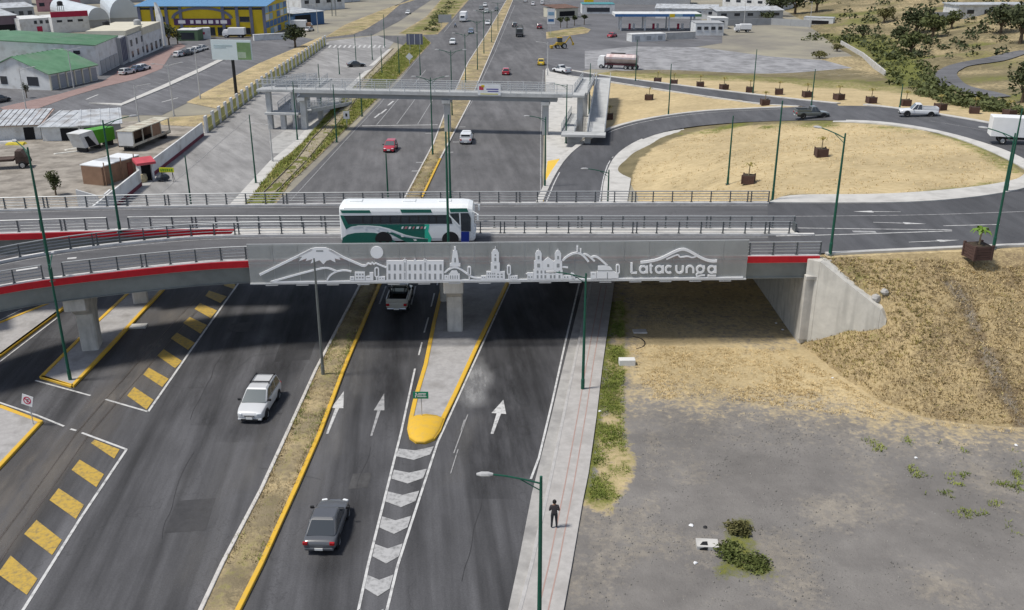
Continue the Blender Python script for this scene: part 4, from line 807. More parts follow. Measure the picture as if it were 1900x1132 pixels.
for x in (1232, 1380): block(Za, x - 11, 205, x + 11, 357, 'palace_pillar', [(x - 4, 225, x + 4, 290), (x - 4, 300, x + 4, 350)])
for x in (1232, 1305, 1378): art([Za(x - 7, 211), Za(x + 7, 211), Za(x, 192)], 'finial')
stroke(cv(Zb, ((130, 402), (175, 366), (230, 346), (285, 364), (345, 408), (400, 446), (450, 455), (492, 455))), .13, 'arch_line')
block(Zb, 182, 308, 286, 342, 'tower_base'); tw = art([Zb(*p) for p in ((198, 307), (272, 307), (254, 184), (212, 184))], 'tower_shaft'); b = MB(); b.plate(rect(Zb, 226, 255, 242, 300), ART_Y0 - .006, ART_Y0 + .02); b.build('window', ARTG, tw)
art([Zb(*p) for p in ((222, 183), (244, 183), (242, 150), (233, 144), (224, 150))], 'tower_statue')
block(Zb, 172, 412, 280, 470, 'temple', winrow([190, 212, 234, 256], 428, 462, 9)); art([Zb(*p) for p in ((180, 411), (270, 411), (250, 380), (200, 380))], 'temple_roof'); block(Zb, 128, 425, 170, 470, 'house', winrow([148], 436, 446, 10))
block(Zb, 488, 432, 538, 470, 'house', winrow([505, 524], 444, 452, 9)); block(Zb, 540, 388, 722, 470, 'church_hall', winrow([560, 582, 604, 622], 402, 418, 10) + winrow([560, 582, 604, 622], 432, 448, 10) + winrow([655, 690], 410, 422, 18) + winrow([655, 690], 436, 450, 18))
block(Zb, 584, 302, 672, 387, 'bell_tower', [(618, 332, 640, 362)]); block(Zb, 591, 206, 664, 301, 'bell_tower', [(619, 254, 637, 288), (621, 222, 635, 238)]); art([Zb(*p) for p in ((594, 205), (662, 205), (648, 178), (633, 172), (631, 148), (627, 148), (625, 172), (606, 180))], 'bell_tower_roof'); block(Zb, 772, 432, 846, 470, 'house', winrow([788, 808, 828], 442, 452, 9))
block(Zb, 942, 418, 1000, 470, 'house', winrow([958, 984], 436, 450, 14)); art([Zb(*p) for p in ((928, 417), (1000, 417), (1000, 402), (945, 402))], 'house_roof')
block(Zb, 1002, 372, 1288, 470, 'cathedral_nave', winrow([1042, 1080, 1118, 1172, 1208, 1256], 380, 408, 17) + winrow([1042, 1080, 1118, 1172, 1208, 1256], 424, 456, 17))
for x in (1052, 1243): block(Zb, x - 44, 286, x + 40, 371, 'cathedral_tower', [(x - 14, 312, x + 14, 350)]); block(Zb, x - 32, 212, x + 30, 285, 'cathedral_tower', [(x - 9, 236, x + 9, 270)]); art([Zb(*p) for p in ((x - 30, 211), (x + 28, 211), (x + 18, 190), (x + 4, 182), (x, 164), (x - 4, 182), (x - 20, 190))], 'cathedral_dome')
ped = art([Zb(*p) for p in ((1093, 371), (1198, 371), (1198, 290), (1145, 250), (1093, 290))], 'cathedral_gable'); b = MB(); b.plate(rect(Zb, 1136, 318, 1156, 346), ART_Y0 - .006, ART_Y0 + .02); b.build('window', ARTG, ped)
block(Zb, 1290, 428, 1372, 470, 'house', winrow([1308, 1336], 438, 452, 12)); block(Zb, 1374, 440, 1410, 470, 'house', winrow([1388], 448, 456, 10)); art([Zb(*p) for p in ((1362, 427), (1420, 439), (1400, 410), (1372, 402))], 'house_roof')
stroke(cv(Zb, ((1286, 284), (1330, 244), (1380, 216), (1430, 206), (1480, 224), (1520, 266), (1542, 296))), .16, 'hill_line'); stroke(cv(Zb, ((1488, 224), (1512, 220), (1545, 238), (1580, 270), (1602, 290))), .14, 'hill_line'); stroke(cv(Zb, ((1572, 252), (1600, 240), (1640, 256), (1690, 300), (1724, 332))), .15, 'hill_line')
block(Zb, 1424, 140, 1440, 206, 'chimney_bar'); block(Zb, 1456, 168, 1471, 212, 'chimney_bar'); stroke([Zb(1286, 345), Zb(1340, 352)], .12, 'roof_line')
block(Zb, 1562, 396, 1618, 470, 'house', [(1575, 410, 1600, 416)]); bt = art([Zb(*p) for p in ((1622, 470), (1826, 470), (1820, 412), (1796, 390), (1622, 390))], 'station_hall'); 
for q in ((1620, 376, 1790, 384), (1722, 398, 1730, 464)): b = MB(); b.plate(rect(Zb, *q), ART_Y0 - .006, ART_Y0 + .02); b.build('window', ARTG, bt)
art([Zb(*p) for p in ((1632, 389), (1786, 389), (1762, 352), (1720, 330), (1660, 336), (1634, 336))], 'station_roof')
stroke(cv(Zc, ((465, 388), (560, 378), (680, 355), (780, 312), (900, 248), (1000, 216), (1080, 244), (1200, 316), (1300, 362), (1370, 374), (1428, 370))), .20, 'mountain_line'); stroke(cv(Zc, ((790, 349), (850, 322), (905, 298), (945, 290), (955, 322), (1010, 318), (1060, 308), (1120, 330), (1165, 312)), 1), .10, 'mountain_line')
# lettering: Latacunga
W = .16
def circ(Zf, cx_, cy_, r, a0, a1, n=18): return [Zf(cx_ + r * math.cos(t), cy_ - r * math.sin(t)) for t in np.linspace(a0, a1, n)]
def ring(cx_, cy_, r): return stroke([Zc(cx_ + r * math.cos(t), cy_ - r * math.sin(t)) for t in np.linspace(0, 2 * math.pi, 22, endpoint=False)], W, 'letter', True)
stroke([Zc(352, 392), Zc(352, 518), Zc(353, 519), Zc(420, 519)], W, 'letter')
def letter_a(cx_): o = ring(cx_, 476, 42); stroke([Zc(cx_ + 47, 428), Zc(cx_ + 47, 524)], W, 'letter_stem', parent=o, y0=ART_Y0 - .006); return o
letter_a(500)
o = stroke([Zc(592, 402), Zc(592, 490), Zc(596, 512), Zc(612, 518)], W, 'letter'); stroke([Zc(576, 432), Zc(622, 432)], W * .8, 'letter_stem', parent=o, y0=ART_Y0 - .006)
letter_a(700); stroke(circ(Zc, 824, 476, 42, R(50), R(310)), W, 'letter')
stroke([Zc(916, 430)] + circ(Zc, 957, 478, 41, R(180), R(360)) + [Zc(998, 430)], W, 'letter'); stroke([Zc(1046, 522)] + circ(Zc, 1088, 474, 42, R(180), R(0)) + [Zc(1130, 522)], W, 'letter')
o = ring(1218, 474, 42); stroke([Zc(1262, 430), Zc(1264, 470)], W, 'letter_stem', parent=o, y0=ART_Y0 - .006); stroke([Zc(1192, 522), Zc(1168, 538), Zc(1174, 566), Zc(1205, 556), Zc(1240, 548), Zc(1276, 550)], W * .8, 'letter_tail', parent=o)
o = letter_a(1362); stroke([Zc(1310, 554), Zc(1416, 554)], W * .9, 'letter_underline', parent=o)
# ================================================================ STREET LAMPS
LGREEN = M('lamp_green', (.012, .085, .055), .45, .1, 2); LGREY = M('lamp_grey', (.17, .185, .18), .45, .08, 2, metal=.3); LHEAD = M('lamp_head_grey', (.42, .42, .42), .4, .05); PWHITE = M('pole_white', (.50, .50, .49), .6, .1, 1)
def lamp_proto(pm, arms, style='cobra'):
    t = thing('street_lamp', 'x', 'street lamp', (0, 0, -500), group='street lamps')
    b = MB(); b.lathe([(.19, 0), (.19, .04), (.13, .06), (.13, .9), (.105, .96), (.085, 6), (.06, 8.9), (.001, 8.92)], 10); b.build('pole', pm, t, smooth=False)
    b = MB(); b.box((0, 0, .02), (.45, .45, .04)); 
    for s in ((.16, .16), (-.16, .16), (.16, -.16), (-.16, -.16)): b.tube((s[0], s[1], .04), (s[0], s[1], .12), .025, n=6)
    b.build('base_plate', LGREY, t)
    for s in arms:
        b = MB(); pts = [Vector((0, 0, 8.55)), Vector((s * .7, 0, 8.75)), Vector((s * 1.5, 0, 8.92)), Vector((s * 2.1, 0, 9.0))]; b.path(pts, .04); b.path([Vector((0, 0, 8.2)), Vector((s * .9, 0, 8.78))], .025)
        a = b.build('arm', pm, t)
        h = MB(); rings = [[(s * (2.0 + dx), y * w, 9.0 + zz) for y, zz in ((-1, .0), (-.7, .08 * k), (.7, .08 * k), (1, 0), (.7, -.07 * k), (-.7, -.07 * k))] for dx, w, k in ((0, .05, .5), (.2, .12, 1), (.5, .13, 1), (.7, .05, .5))]; h.loft(rings); h.build('lamp_head', LHEAD, a, fix=True)
    return t
PR = {'s': lamp_proto(LGREEN, (1,)), 'd': lamp_proto(LGREEN, (1, -1)), 'n': lamp_proto(LGREEN, ()), 'g': lamp_proto(LGREY, ()), 'w': lamp_proto(PWHITE, (1,)), 'wd': lamp_proto(PWHITE, (1, -1))}
used = set()
def lamp(kind, base, label, z=0.0, top=None, rz=0.0, fromtop=None, h=None):
    if fromtop: g = G(fromtop[0], fromtop[1], z + 8.9); g.z = z
    elif z == 'T': g = GH(*base)
    else: g = G(base[0], base[1], z)
    hh = h if h else (max(3.0, atY(top[0], top[1], g.y).z - g.z) if top else 8.9)
    if kind in used: o = dup(PR[kind], g, rz, label)
    else: o = PR[kind]; used.add(kind); o.location = g; o.rotation_euler = (0, 0, rz); o['label'] = label
    o.scale = (1, 1, hh / 8.95); return o
PI = math.pi
lamp('s', (131, 708), 'green street lamp on the tip of the yellow kerbed pier island', rz=PI * .6)
lamp('s', (97, 521), 'green street lamp in the railing gap of the curving near deck', DZ, (57, 272), rz=PI * .75)
lamp('s', (223, 432), 'green street lamp in the railing gap between the two decks at the left', DZ, (194, 222), rz=.6)
lamp('g', (600, 700), 'plain grey lamp pole on the median in front of the volcano', 0, (589, 478), rz=PI / 2)
lamp('s', (1081, 725), 'green street lamp on the pavement in front of the sign panel', 0, (1089, 506), rz=PI)
lamp('s', None, 'green street lamp nearest the camera, beside the standing man', 0, fromtop=(1004, 882), rz=PI)
lamp('n', (833, 479), 'green lamp pole rising in front of the white and green bus', DZ, (828, 243))
lamp('n', (836, 380), 'green lamp pole just behind the bus on the far deck edge', DZ, (832, 212))
lamp('d', (803, 290), 'twin-arm green street lamp on the median below the footbridge', 0, (803, 143))
lamp('d', (839, 217), 'twin-arm street lamp on the median right behind the footbridge pier', 0, (838, 93))
lamp('d', (864, 155), 'twin-arm street lamp on the far median, first past the footbridge', 0, (865, 62))
lamp('d', (886, 131), 'twin-arm street lamp on the far median, second past the footbridge', 0, (884, 38))
lamp('d', (898, 101), 'twin-arm street lamp on the far median, third past the footbridge', 0, (899, 20))
lamp('d', (912, 80), 'twin-arm street lamp on the far median, fourth past the footbridge', 0, h=9)
lamp('d', (924, 58), 'twin-arm street lamp on the far median, farthest from the footbridge', 0, h=9)
lamp('n', (475, 340), 'green lamp pole on the kerb strip left of the railway verge', 0, (463, 212))
lamp('n', None, 'green lamp pole on the service road near the yellow sign board', 0, fromtop=(343, 288))
lamp('w', (506, 300), 'pale utility pole beside the stair of the footbridge', 0, (498, 229), rz=PI)
lamp('n', (552, 260), 'green lamp pole at the foot of the left footbridge pier', 0, (547, 151))
lamp('n', (597, 214), 'green lamp pole behind the left footbridge pier on the kerb strip', 0, (593, 118))
lamp('n', (625, 264), 'green lamp pole on the railway verge in front of the footbridge', 0, (618, 156))
lamp('n', (672, 216), 'green lamp pole on the railway verge at the highway edge', 0, (671, 135))
lamp('n', None, 'green lamp pole in the lane beside the red car', 0, fromtop=(716, 284))
lamp('s', (1011, 347), 'green street lamp at the edge of the yellow painted gore', 0, (1013, 216), rz=PI)
lamp('s', (1050, 266), 'green street lamp in front of the right footbridge ramp', 0, (1054, 156), rz=PI)
for p, t, l in (((630, 138), (627, 89), 'thin dark lamp pole on the service road left of the dark parked car'), ((661, 119), (658, 64), 'thin dark lamp pole directly behind the dark car'), ((691, 111), (689, 62), 'thin dark lamp pole on the kerb strip at the side road'), ((714, 88), (711, 26), 'tall thin lamp pole at the mouth of the side road'), ((709, 138), (708, 89), 'thin dark lamp pole on the verge left of the white diamond sign'), ((741, 138), (740, 68), 'thin dark lamp pole on the verge beside the white diamond sign'), ((780, 140), (778, 92), 'thin dark lamp pole at the far highway shoulder')):
    lamp('n', p, l, 0, t)
lamp('n', (1093, 212), 'green lamp pole at the left corner of the dry grass triangle', 'T', (1095, 117)); lamp('n', (1179, 152), 'green lamp pole beside the entry ramp near the tanker truck', 'T', (1184, 73)); lamp('n', (1240, 215), 'green lamp pole on the outer kerb of the loop ramp', 'T', (1247, 118)); lamp('n', (1350, 342), 'thin lamp pole standing on the loop island left of its planter', 'T', (1361, 214))
lamp('n', (1397, 174), 'green lamp pole on the far side of the entry ramp', 'T', (1405, 91)); lamp('n', (1505, 199), 'green lamp pole behind the dark pickup on the loop ramp', 'T', (1514, 128)); lamp('n', (1669, 201), 'green lamp pole behind the white double-cab pickup', 'T', (1674, 156))
lamp('n', (1433, 373), 'green lamp pole at the right end of the far railing', DZ, (1451, 186))
lamp('s', (1540, 473), 'green street lamp at the right end of the near railing', DZ, (1567, 246), rz=PI * .72); lamp('s', (1843, 461), 'green street lamp beside the brown planter on the embankment', DZ, (1890, 246), rz=PI * .75); lamp('n', (1867, 357), 'green lamp pole on the loop pavement at the right edge', DZ, (1897, 200))
lamp('s', None, 'green street lamp behind the far railing at the loop entrance', 0, fromtop=(1130, 314), rz=PI)
for p, t, l, k in (((323, 215), (313, 118), 'white twin-arm plaza lamp nearest the gutted container', 'wd'), ((258, 226), (254, 158), 'white plaza lamp directly behind the tin-roofed sheds', 'w'), ((50, 210), (38, 126), 'white plaza lamp in front of the green-roofed shop', 'w'), ((372, 185), (365, 90), 'pale plaza lamp at the tip of the grass verge', 'w'), ((137, 163), (128, 90), 'white plaza lamp in front of the row of shutters', 'wd')): lamp(k, p, l, 0, t, rz=.4)
for p, t, l in (((540, 62), (536, 0), 'white pole in front of the blue-walled shed'), ((590, 60), (585, 8), 'white pole at the end of the post fence'), ((1380, 50), (1388, 0), 'pale pole beside the dark trees behind the gas station'), ((1502, 52), (1508, 2), 'tall pale pole at the foot of the hill'), ((1016, 140), (1016, 78), 'white pole at the head of the right footbridge ramp')): lamp('w', p, l, 0, t, rz=PI)

# ================================================================ VEHICLES
TYRE = M('tyre_rubber', (.018, .018, .019), .85, .1, 5, coord='obj'); RIM = M('rim_alloy', (.42, .43, .44), .35, .05, metal=.7, coord='obj'); GLASS = M('car_glass', (.055, .065, .075), .08, 0, spec=.7, metal=.35); GLASS_L = M('windscreen_glass', (.13, .15, .155), .1, 0, spec=.7, metal=.3)
TRIM = M('black_trim', (.02, .02, .022), .55, 0); HEADL = M('headlight_lens', (.75, .77, .78), .12, 0, spec=.6); TAILL = M('taillight_lens', (.35, .01, .012), .2, 0, spec=.5); PLATE = M('number_plate', (.72, .72, .70), .5, .03); CHROME = M('chrome', (.62, .63, .64), .2, 0, metal=.9)
def car_paint(n, c): return M('paint_' + n, c, .32, .03, .8, spec=.5, coord='obj', coat=.6)
def wheel(parent, x, y, r, side, w=.22):
    o = MB().lathe([(r * .6, -w / 2), (r * .92, -w / 2), (r, -w / 2 + .03), (r, w / 2 - .03), (r * .92, w / 2), (r * .6, w / 2), (r * .55, 0)], 18, axis='X').build('wheel', TYRE, parent, smooth=False, loc=(x, y, r))
    k = MB(); k.lathe([(.001, side * (w / 2 - .03)), (r * .2, side * (w / 2 - .02)), (r * .56, side * (w / 2 - .035)), (r * .62, side * (w / 2 + .004))], 14, axis='X'); k.build('rim', RIM, o, fix=True)
    return o
def car(name, label, kind, paint, loc_, rz, Lg=4.4, Wd=1.76, Ht=1.47, rack=False, group=None, detail=True, bed_dark=True, plate_b=True):
    """front of the car points to local +Y"""
    t = thing(name, label, {'pickup': 'pickup', 'taxi': 'taxi'}.get(kind, 'car'), loc_, rz, group)
    hl, hw = Lg / 2, Wd / 2; belt = .62 * Ht if kind != 'pickup' else .56 * Ht; gc = .2
    if kind == 'sedan' or kind == 'taxi': st = [(-1, .84, .42, .70), (-.965, .95, .30, .90), (-.85, .985, gc, .98), (-.6, 1, gc, 1.0), (.05, 1, gc, 1.0), (.42, 1, gc, .97), (.70, .975, gc, .89), (.88, .92, .24, .79), (.96, .84, .28, .70), (1, .70, .36, .58)]
    elif kind == 'pickup': st = [(-1, .96, .45, .98), (-.96, 1, .40, 1.0), (-.6, 1, .32, 1.0), (-.2, 1, .30, 1.0), (.3, 1, .30, 1.0), (.5, 1, .30, .98), (.8, .97, .30, .92), (.95, .93, .34, .82), (1, .84, .42, .70)]
    else: st = [(-1, .9, .40, .88), (-.97, .97, .30, .98), (-.8, 1, gc, 1.0), (-.3, 1, gc, 1.0), (.2, 1, gc, 1.0), (.45, 1, gc, .985), (.72, .975, gc, .92), (.89, .92, .24, .84), (.965, .85, .28, .74), (1, .72, .38, .62)]
    def ring_(f, ws, z0, zt):
        y = f * hl; w = hw * ws; T = belt * zt; z0 = z0 * (1 if kind != 'pickup' else 1)
        half = [(.80 * w, z0), (.97 * w, z0 + .12), (w, z0 + .3 * (T - z0)), (w, T - .18 * (T - z0)), (.955 * w, T - .03), (.86 * w, T), (.4 * w, T + .025)]
        return [(x, y, z) for x, z in half] + [(-x, y, z) for x, z in half[::-1]]
    b = MB(); b.loft([ring_(*s) for s in st]); body = b.build('body', paint, t, smooth=True, fix=True); body.modifiers.new('sub', 'SUBSURF').levels = 2; body.modifiers['sub'].render_levels = 2
    # greenhouse
    if kind in ('sedan', 'taxi'): gy = (-.80, .46, -.42, .08)
    elif kind == 'pickup': gy = (-.16, .44, -.10, .20)
    elif kind == 'wagon': gy = (-.97, .54, -.86, .14)
    else: gy = (-.94, .50, -.74, .10)
    yb0, yb1, yt0, yt1 = [v * hl for v in gy]; wb, wt = hw * .93, hw * .76; zb_ = belt - .03; zt_ = Ht
    nseg = 5; rings = []
    B8 = [(wb, yb0, zb_), (wb, yb1, zb_), (-wb, yb1, zb_), (-wb, yb0, zb_)]; T8 = [(wt, yt0, zt_ - .05), (wt, yt1, zt_ - .05), (-wt, yt1, zt_ - .05), (-wt, yt0, zt_ - .05)]
    R8 = [(wt * .86, yt0 + .1, zt_), (wt * .86, yt1 - .12, zt_), (-wt * .86, yt1 - .12, zt_), (-wt * .86, yt0 + .1, zt_)]
    b = MB(); b.loft([B8, T8, R8]); cab = b.build('roof', paint, t, fix=True, bevel=.11); cab.modifiers['bevel'].segments = 3
    def pane(nm, c, mat_, par, inset=.10, off=.012):
        c = [Vector(v) for v in c]; m = sum(c, Vector()) / 4; n = (c[1] - c[0]).cross(c[3] - c[0]).normalized()
        if n.dot(m - Vector((0, (yb0 + yb1) / 2, Ht * .6))) < 0: n = -n
        q = [v + (m - v).normalized() * min(inset, (m - v).length * .5) + n * off for v in c]; k = MB(); k.hexa([v - n * .03 for v in q], q); return k.build(nm, mat_, par, fix=True)
    pane('windscreen', [B8[2], B8[1], T8[1], T8[2]], GLASS_L, cab, .09); pane('rear_window', [B8[0], B8[3], T8[3], T8[0]], GLASS, cab, .11)
    lerp3 = lambda a, c, f: tuple(a[i] + (c[i] - a[i]) * f for i in range(3))
    cuts = {'sedan': (0.08, .5, .93), 'taxi': (.08, .5, .93), 'pickup': (.06, .52, .93), 'wagon': (.05, .36, .66, .94), 'hatch': (.1, .52, .93)}.get(kind, (.05, .36, .66, .94))
    for s, (b0, b1, t0_, t1_) in ((1, (B8[0], B8[1], T8[0], T8[1])), (-1, (B8[3], B8[2], T8[3], T8[2]))):
        for f0, f1 in zip(cuts[:-1], cuts[1:]):
            pane('side_window', [lerp3(b0, b1, f0), lerp3(b0, b1, f1), lerp3(t0_, t1_, f1), lerp3(t0_, t1_, f0)], GLASS, cab, .055)
        m_ = MB(); my = yb1 * .78; m_.box((s * (wb + .16), my, belt + .1), (.2, .1, .15)); m_.box((s * (wb + .05), my, belt + .06), (.12, .04, .04)); m_.build('wing_mirror', TRIM, t, bevel=.03)
    r = .33 if kind != 'pickup' else .37
    for fy in (.62, -.60):
        for s in (1, -1):
            wheel(t, s * (hw - .085), fy * hl, r, s)
            k = MB(); k.lathe([(.001, s * .006), (r + .07, s * .006), (r + .09, -s * .05)], 20, axis='X', c=(s * hw, fy * hl, r + .02)); k.build('wheel_arch', TRIM, t)
    if detail:
        for s in (1, -1):
            k = MB(); k.box((s * hw * .66, hl * .945, belt * .69), (hw * .36, .2, .13), rz=-s * .35); k.build('headlight', HEADL, t, bevel=.05)
            k = MB(); k.box((s * hw * .80, -hl * .985, belt * .82), (hw * .30, .14, .22 if kind == 'pickup' else .17)); k.build('taillight', TAILL, t, bevel=.03)
        k = MB(); k.box((0, hl * .995, belt * .58), (hw * .7, .08, .12)); k.build('grille', TRIM if kind == 'pickup' else CHROME, t); k = MB(); k.box((0, hl * 1.01, .33), (hw * 1.2, .1, .11)); k.build('air_intake', TRIM, t)
        k = MB(); k.box((0, hl * .955, .34), (hw * 1.7, .2, .15)); k.build('bumper', TRIM if kind == 'pickup' else paint, t, bevel=.05)
        k = MB(); k.box((0, -hl * .965, .40), (hw * 1.75, .18, .18)); k.build('bumper', CHROME if kind == 'pickup' else paint, t, bevel=.05)
        for sy in (1, -1): k = MB(); k.box((0, sy * hl * 1.03, .45), (.42, .03, .13)); k.build('number_plate', PLATE, t)
    if kind == 'pickup':
        k = MB(); k.box((0, (-hl * .95 + yb0) / 2, belt + .012), (Wd * .82, (yb0 + hl * .95) - .1, .035)); bd = k.build('bed_floor', TRIM if bed_dark else paint, t)
        for s in (1, -1): k = MB(); k.box((s * hw * .92, (-hl * .95 + yb0) / 2, belt + .17), (.08, yb0 + hl * .96, .32)); k.build('bed_side', paint, t, bevel=.02)
        k = MB(); k.box((0, -hl * .955, belt + .16), (Wd * .88, .08, .32)); k.build('tailgate', paint, t, bevel=.02)
    if rack:
        k = MB(); 
        for s in (1, -1): k.tube((s * wt * .9, yt0 + .15, zt_ + .09), (s * wt * .9, (yt0 + yt1) * .5 + .45, zt_ + .09), .035, n=6); k.box((s * wt * .9, yt0 + .2, zt_ + .04), (.06, .08, .12)); k.box((s * wt * .9, (yt0 + yt1) * .5 + .4, zt_ + .04), (.06, .08, .12))
        for y in (yt0 + .25, (yt0 + yt1) * .5 + .35): k.box((0, y, zt_ + .1), (wt * 1.9, .09, .05))
        k.build('roof_rack', TRIM, t)
    return t
SILVER = car_paint('silver', (.55, .56, .57)); GREYP = car_paint('grey', (.085, .09, .10)); REDP = car_paint('red', (.42, .02, .04)); WHITEP = car_paint('white', (.72, .73, .74)); DARKP = car_paint('dark', (.05, .055, .06)); YELP = car_paint('yellow', (.70, .50, .02)); BEIGE = car_paint('champagne', (.42, .41, .37)); BLUEP = car_paint('blue', (.10, .14, .22)); MAROON = car_paint('maroon', (.22, .02, .03)); GREY2 = car_paint('gunmetal', (.11, .125, .125))
def heading(a, c, z=0.0):
    p, q = G(a[0], a[1], z), G(c[0], c[1], z); return math.atan2(q.y - p.y, q.x - p.x) - PI / 2
def along(base, d, z=0.0, flip=False):
    """heading that points from pixel base towards pixel d"""
    return heading(base, d, z) + (PI if flip else 0)
hd = heading((540, 830), (660, 600))
car('car', 'silver estate car with black roof rack driving towards the camera', 'wagon', SILVER, G(483, 757), hd + PI, 4.6, 1.86, 1.66, rack=True)
car('car', 'dark grey saloon driving away left of the white chevrons', 'sedan', GREYP, G(609, 986), heading((600, 980), (655, 830)), 4.35, 1.74, 1.46)
pk = car('pickup', 'silver pickup with black roll bar passing under the overpass', 'pickup', BEIGE, G(743, 562), heading((735, 590), (765, 500)), 5.1, 1.84, 1.74)
b = MB(); b.path([Vector((-.75, -.75, .95)), Vector((-.72, -.55, 1.62)), Vector((.72, -.55, 1.62)), Vector((.75, -.75, .95))], .045); b.path([Vector((-.5, -.6, 1.6)), Vector((-.5, -1.3, 1.1))], .04); b.path([Vector((.5, -.6, 1.6)), Vector((.5, -1.3, 1.1))], .04); b.build('roll_bar', TRIM, pk)
car('car', 'red hatchback on the far carriageway left of the median', 'hatch', REDP, G(725, 279), heading((722, 285), (790, 190)) + PI, 4.0, 1.7, 1.52)
wp = car('pickup', 'white canopy pickup on the far carriageway right of the median', 'pickup', WHITEP, G(866, 263), heading((864, 270), (905, 150)), 5.0, 1.8, 1.72, bed_dark=False)
b = MB(); b.box((0, -1.45, 1.36), (1.62, 1.9, .56)); cn = b.build('canopy', WHITEP, wp, bevel=.08); b = MB(); b.box((0, -2.41, 1.42), (1.3, .03, .3)); b.build('rear_window', GLASS, cn)
def onland(p): return GH(*p)
g = onland((1505, 219)); car('pickup', 'dark grey pickup on the loop ramp', 'pickup', GREY2, g + Vector((0, 0, .09)), -PI / 2 + .03, 5.0, 1.8, 1.7)
g = onland((1703, 216)); car('pickup', 'white double-cab pickup heading down the ramp past the planters', 'pickup', WHITEP, g + Vector((0, 0, .09)), PI / 2 - .22, 5.2, 1.85, 1.78)
car('taxi', 'yellow taxi on the highway shoulder beside the footbridge', 'taxi', YELP, G(1004, 120), heading((1004, 120), (1012, 60)), 4.3, 1.72, 1.48, detail=True)
car('pickup', 'white pickup entering the ramp beside the taxi', 'pickup', WHITEP, G(1042, 135), heading((1042, 135), (1080, 142)) + PI, 5.2, 1.85, 1.8)
car('car', 'red car on the far carriageway beyond the footbridge banner', 'hatch', REDP, G(939, 138), heading((939, 138), (962, 60)), 4.0, 1.7, 1.5)
GX = 'distant traffic'
for (p, k, pm, lab, up) in (((840, 82), 'wagon', WHITEP, 'white van on the left carriageway beyond the footbridge, nearest of the oncoming cars', False), ((874, 62), 'hatch', BLUEP, 'grey-blue car on the far left carriageway behind the white van', False), ((905, 46), 'hatch', WHITEP, 'white car close to the far median on the left carriageway', False), ((900, 12), 'sedan', WHITEP, 'white car near the top edge on the far left carriageway', False), ((903, 24), 'hatch', SILVER, 'silver car beside the far median near the top edge', False), ((922, 20), 'sedan', DARKP, 'dark car by the median near the top edge', False), ((893, 18), 'sedan', GREY2, 'small dark car at the far left carriageway edge', False),
        ((955, 50), 'hatch', DARKP, 'dark car just left of the frame trailer', True), ((1001, 53), 'hatch', MAROON, 'maroon car at the right edge of the far carriageway', True), ((989, 10), 'sedan', WHITEP, 'white car in the far right carriageway near the top edge', True), ((975, 4), 'hatch', SILVER, 'silver car at the very top of the right carriageway', True), ((1006, 8), 'wagon', WHITEP, 'white car pulling off towards the gas station', True)):
    car('car', lab, k, pm, G(*p), heading(p, (p[0] + 20, p[1] - 45)) + (0 if up else PI), 4.2, 1.74, 1.55, group=GX)
car('car', 'dark saloon parked on the service road beyond the footbridge', 'sedan', DARKP, G(661, 124), heading((640, 124), (690, 122)) , 4.4, 1.74, 1.45)
car('car', 'white car on the side road among the grass verges', 'sedan', WHITEP, G(757, 26), heading((757, 26), (800, 0)) + PI, 4.4, 1.74, 1.45)
for (p, k, pm, lab) in (((236, 138), 'hatch', SILVER, 'silver hatchback parked at the red paving, nearest of the parked pair'), ((256, 133), 'sedan', BLUEP, 'grey-blue car parked behind the silver hatchback at the red paving'), ((266, 130), 'hatch', WHITEP, 'white car parked at the head of the pair by the red paving'), ((334, 105), 'hatch', WHITEP, 'white car at the near end of the far plaza parking row'), ((346, 103), 'sedan', DARKP, 'dark car second in the far plaza parking row'), ((357, 99), 'hatch', SILVER, 'silver car third in the far plaza parking row'), ((367, 96), 'hatch', WHITEP, 'white car fourth in the far plaza parking row'), ((376, 93), 'sedan', SILVER, 'silver car at the far end of the plaza parking row'), ((0, 190), 'sedan', DARKP, 'dark car cut off by the left edge on the plaza'), ((574, 58), 'sedan', SILVER, 'silver car parked by the end of the post fence'), ((1136, 69), 'sedan', REDP, 'red car parked beside the white wall of the gas station')):
    car('car', lab, k, pm, G(*p), heading(p, (p[0] + 40, p[1] - 8)), 4.3, 1.74, 1.5)
# ---- white box truck at the right edge
g = onland((1890, 268)); bt_ = thing('box_truck', 'white box truck at the right edge coming round the loop', 'truck', g + Vector((0, 0, .09)), -PI / 2 - .28)
TRW = M('truck_white', (.74, .75, .76), .5, .04, 1, coord='obj')
b = MB(); b.box((0, -1.15, 2.05), (2.2, 4.6, 2.3)); b.build('cargo_box', TRW, bt_, bevel=.05); b = MB(); b.loft([[(x, y, z) for x, y, z in r_] for r_ in ([(.95, 1.3, .6), (.95, 3.0, .6), (-.95, 3.0, .6), (-.95, 1.3, .6)], [(.97, 1.3, 1.35), (.97, 3.05, 1.35), (-.97, 3.05, 1.35), (-.97, 1.3, 1.35)], [(.88, 1.4, 2.15), (.88, 2.5, 2.15), (-.88, 2.5, 2.15), (-.88, 1.4, 2.15)])]); cabx = b.build('cab', TRW, bt_, fix=True, bevel=.06)
b = MB(); b.hexa([(-.8, 3.03, 1.42), (.8, 3.03, 1.42), (.74, 2.60, 2.06), (-.74, 2.60, 2.06)], [(-.8, 3.06, 1.44), (.8, 3.06, 1.44), (.74, 2.63, 2.08), (-.74, 2.63, 2.08)]); b.build('windscreen', GLASS, cabx, fix=True)
for s in (1, -1): b = MB(); b.box((s * .945, 2.1, 1.7), (.03, .9, .5), ry=-s * .11); b.build('side_window', GLASS, cabx)
b = MB(); b.box((0, .4, .65), (.9, 5.6, .22)); b.build('chassis', TRIM, bt_)
for y in (2.2, -2.0):
    for s in (1, -1): wheel(bt_, s * .88, y, .42, s, .26)
for s in (1, -1): b = MB(); b.box((s * .7, 3.06, .85), (.3, .06, .18)); b.build('headlight', HEADL, bt_)

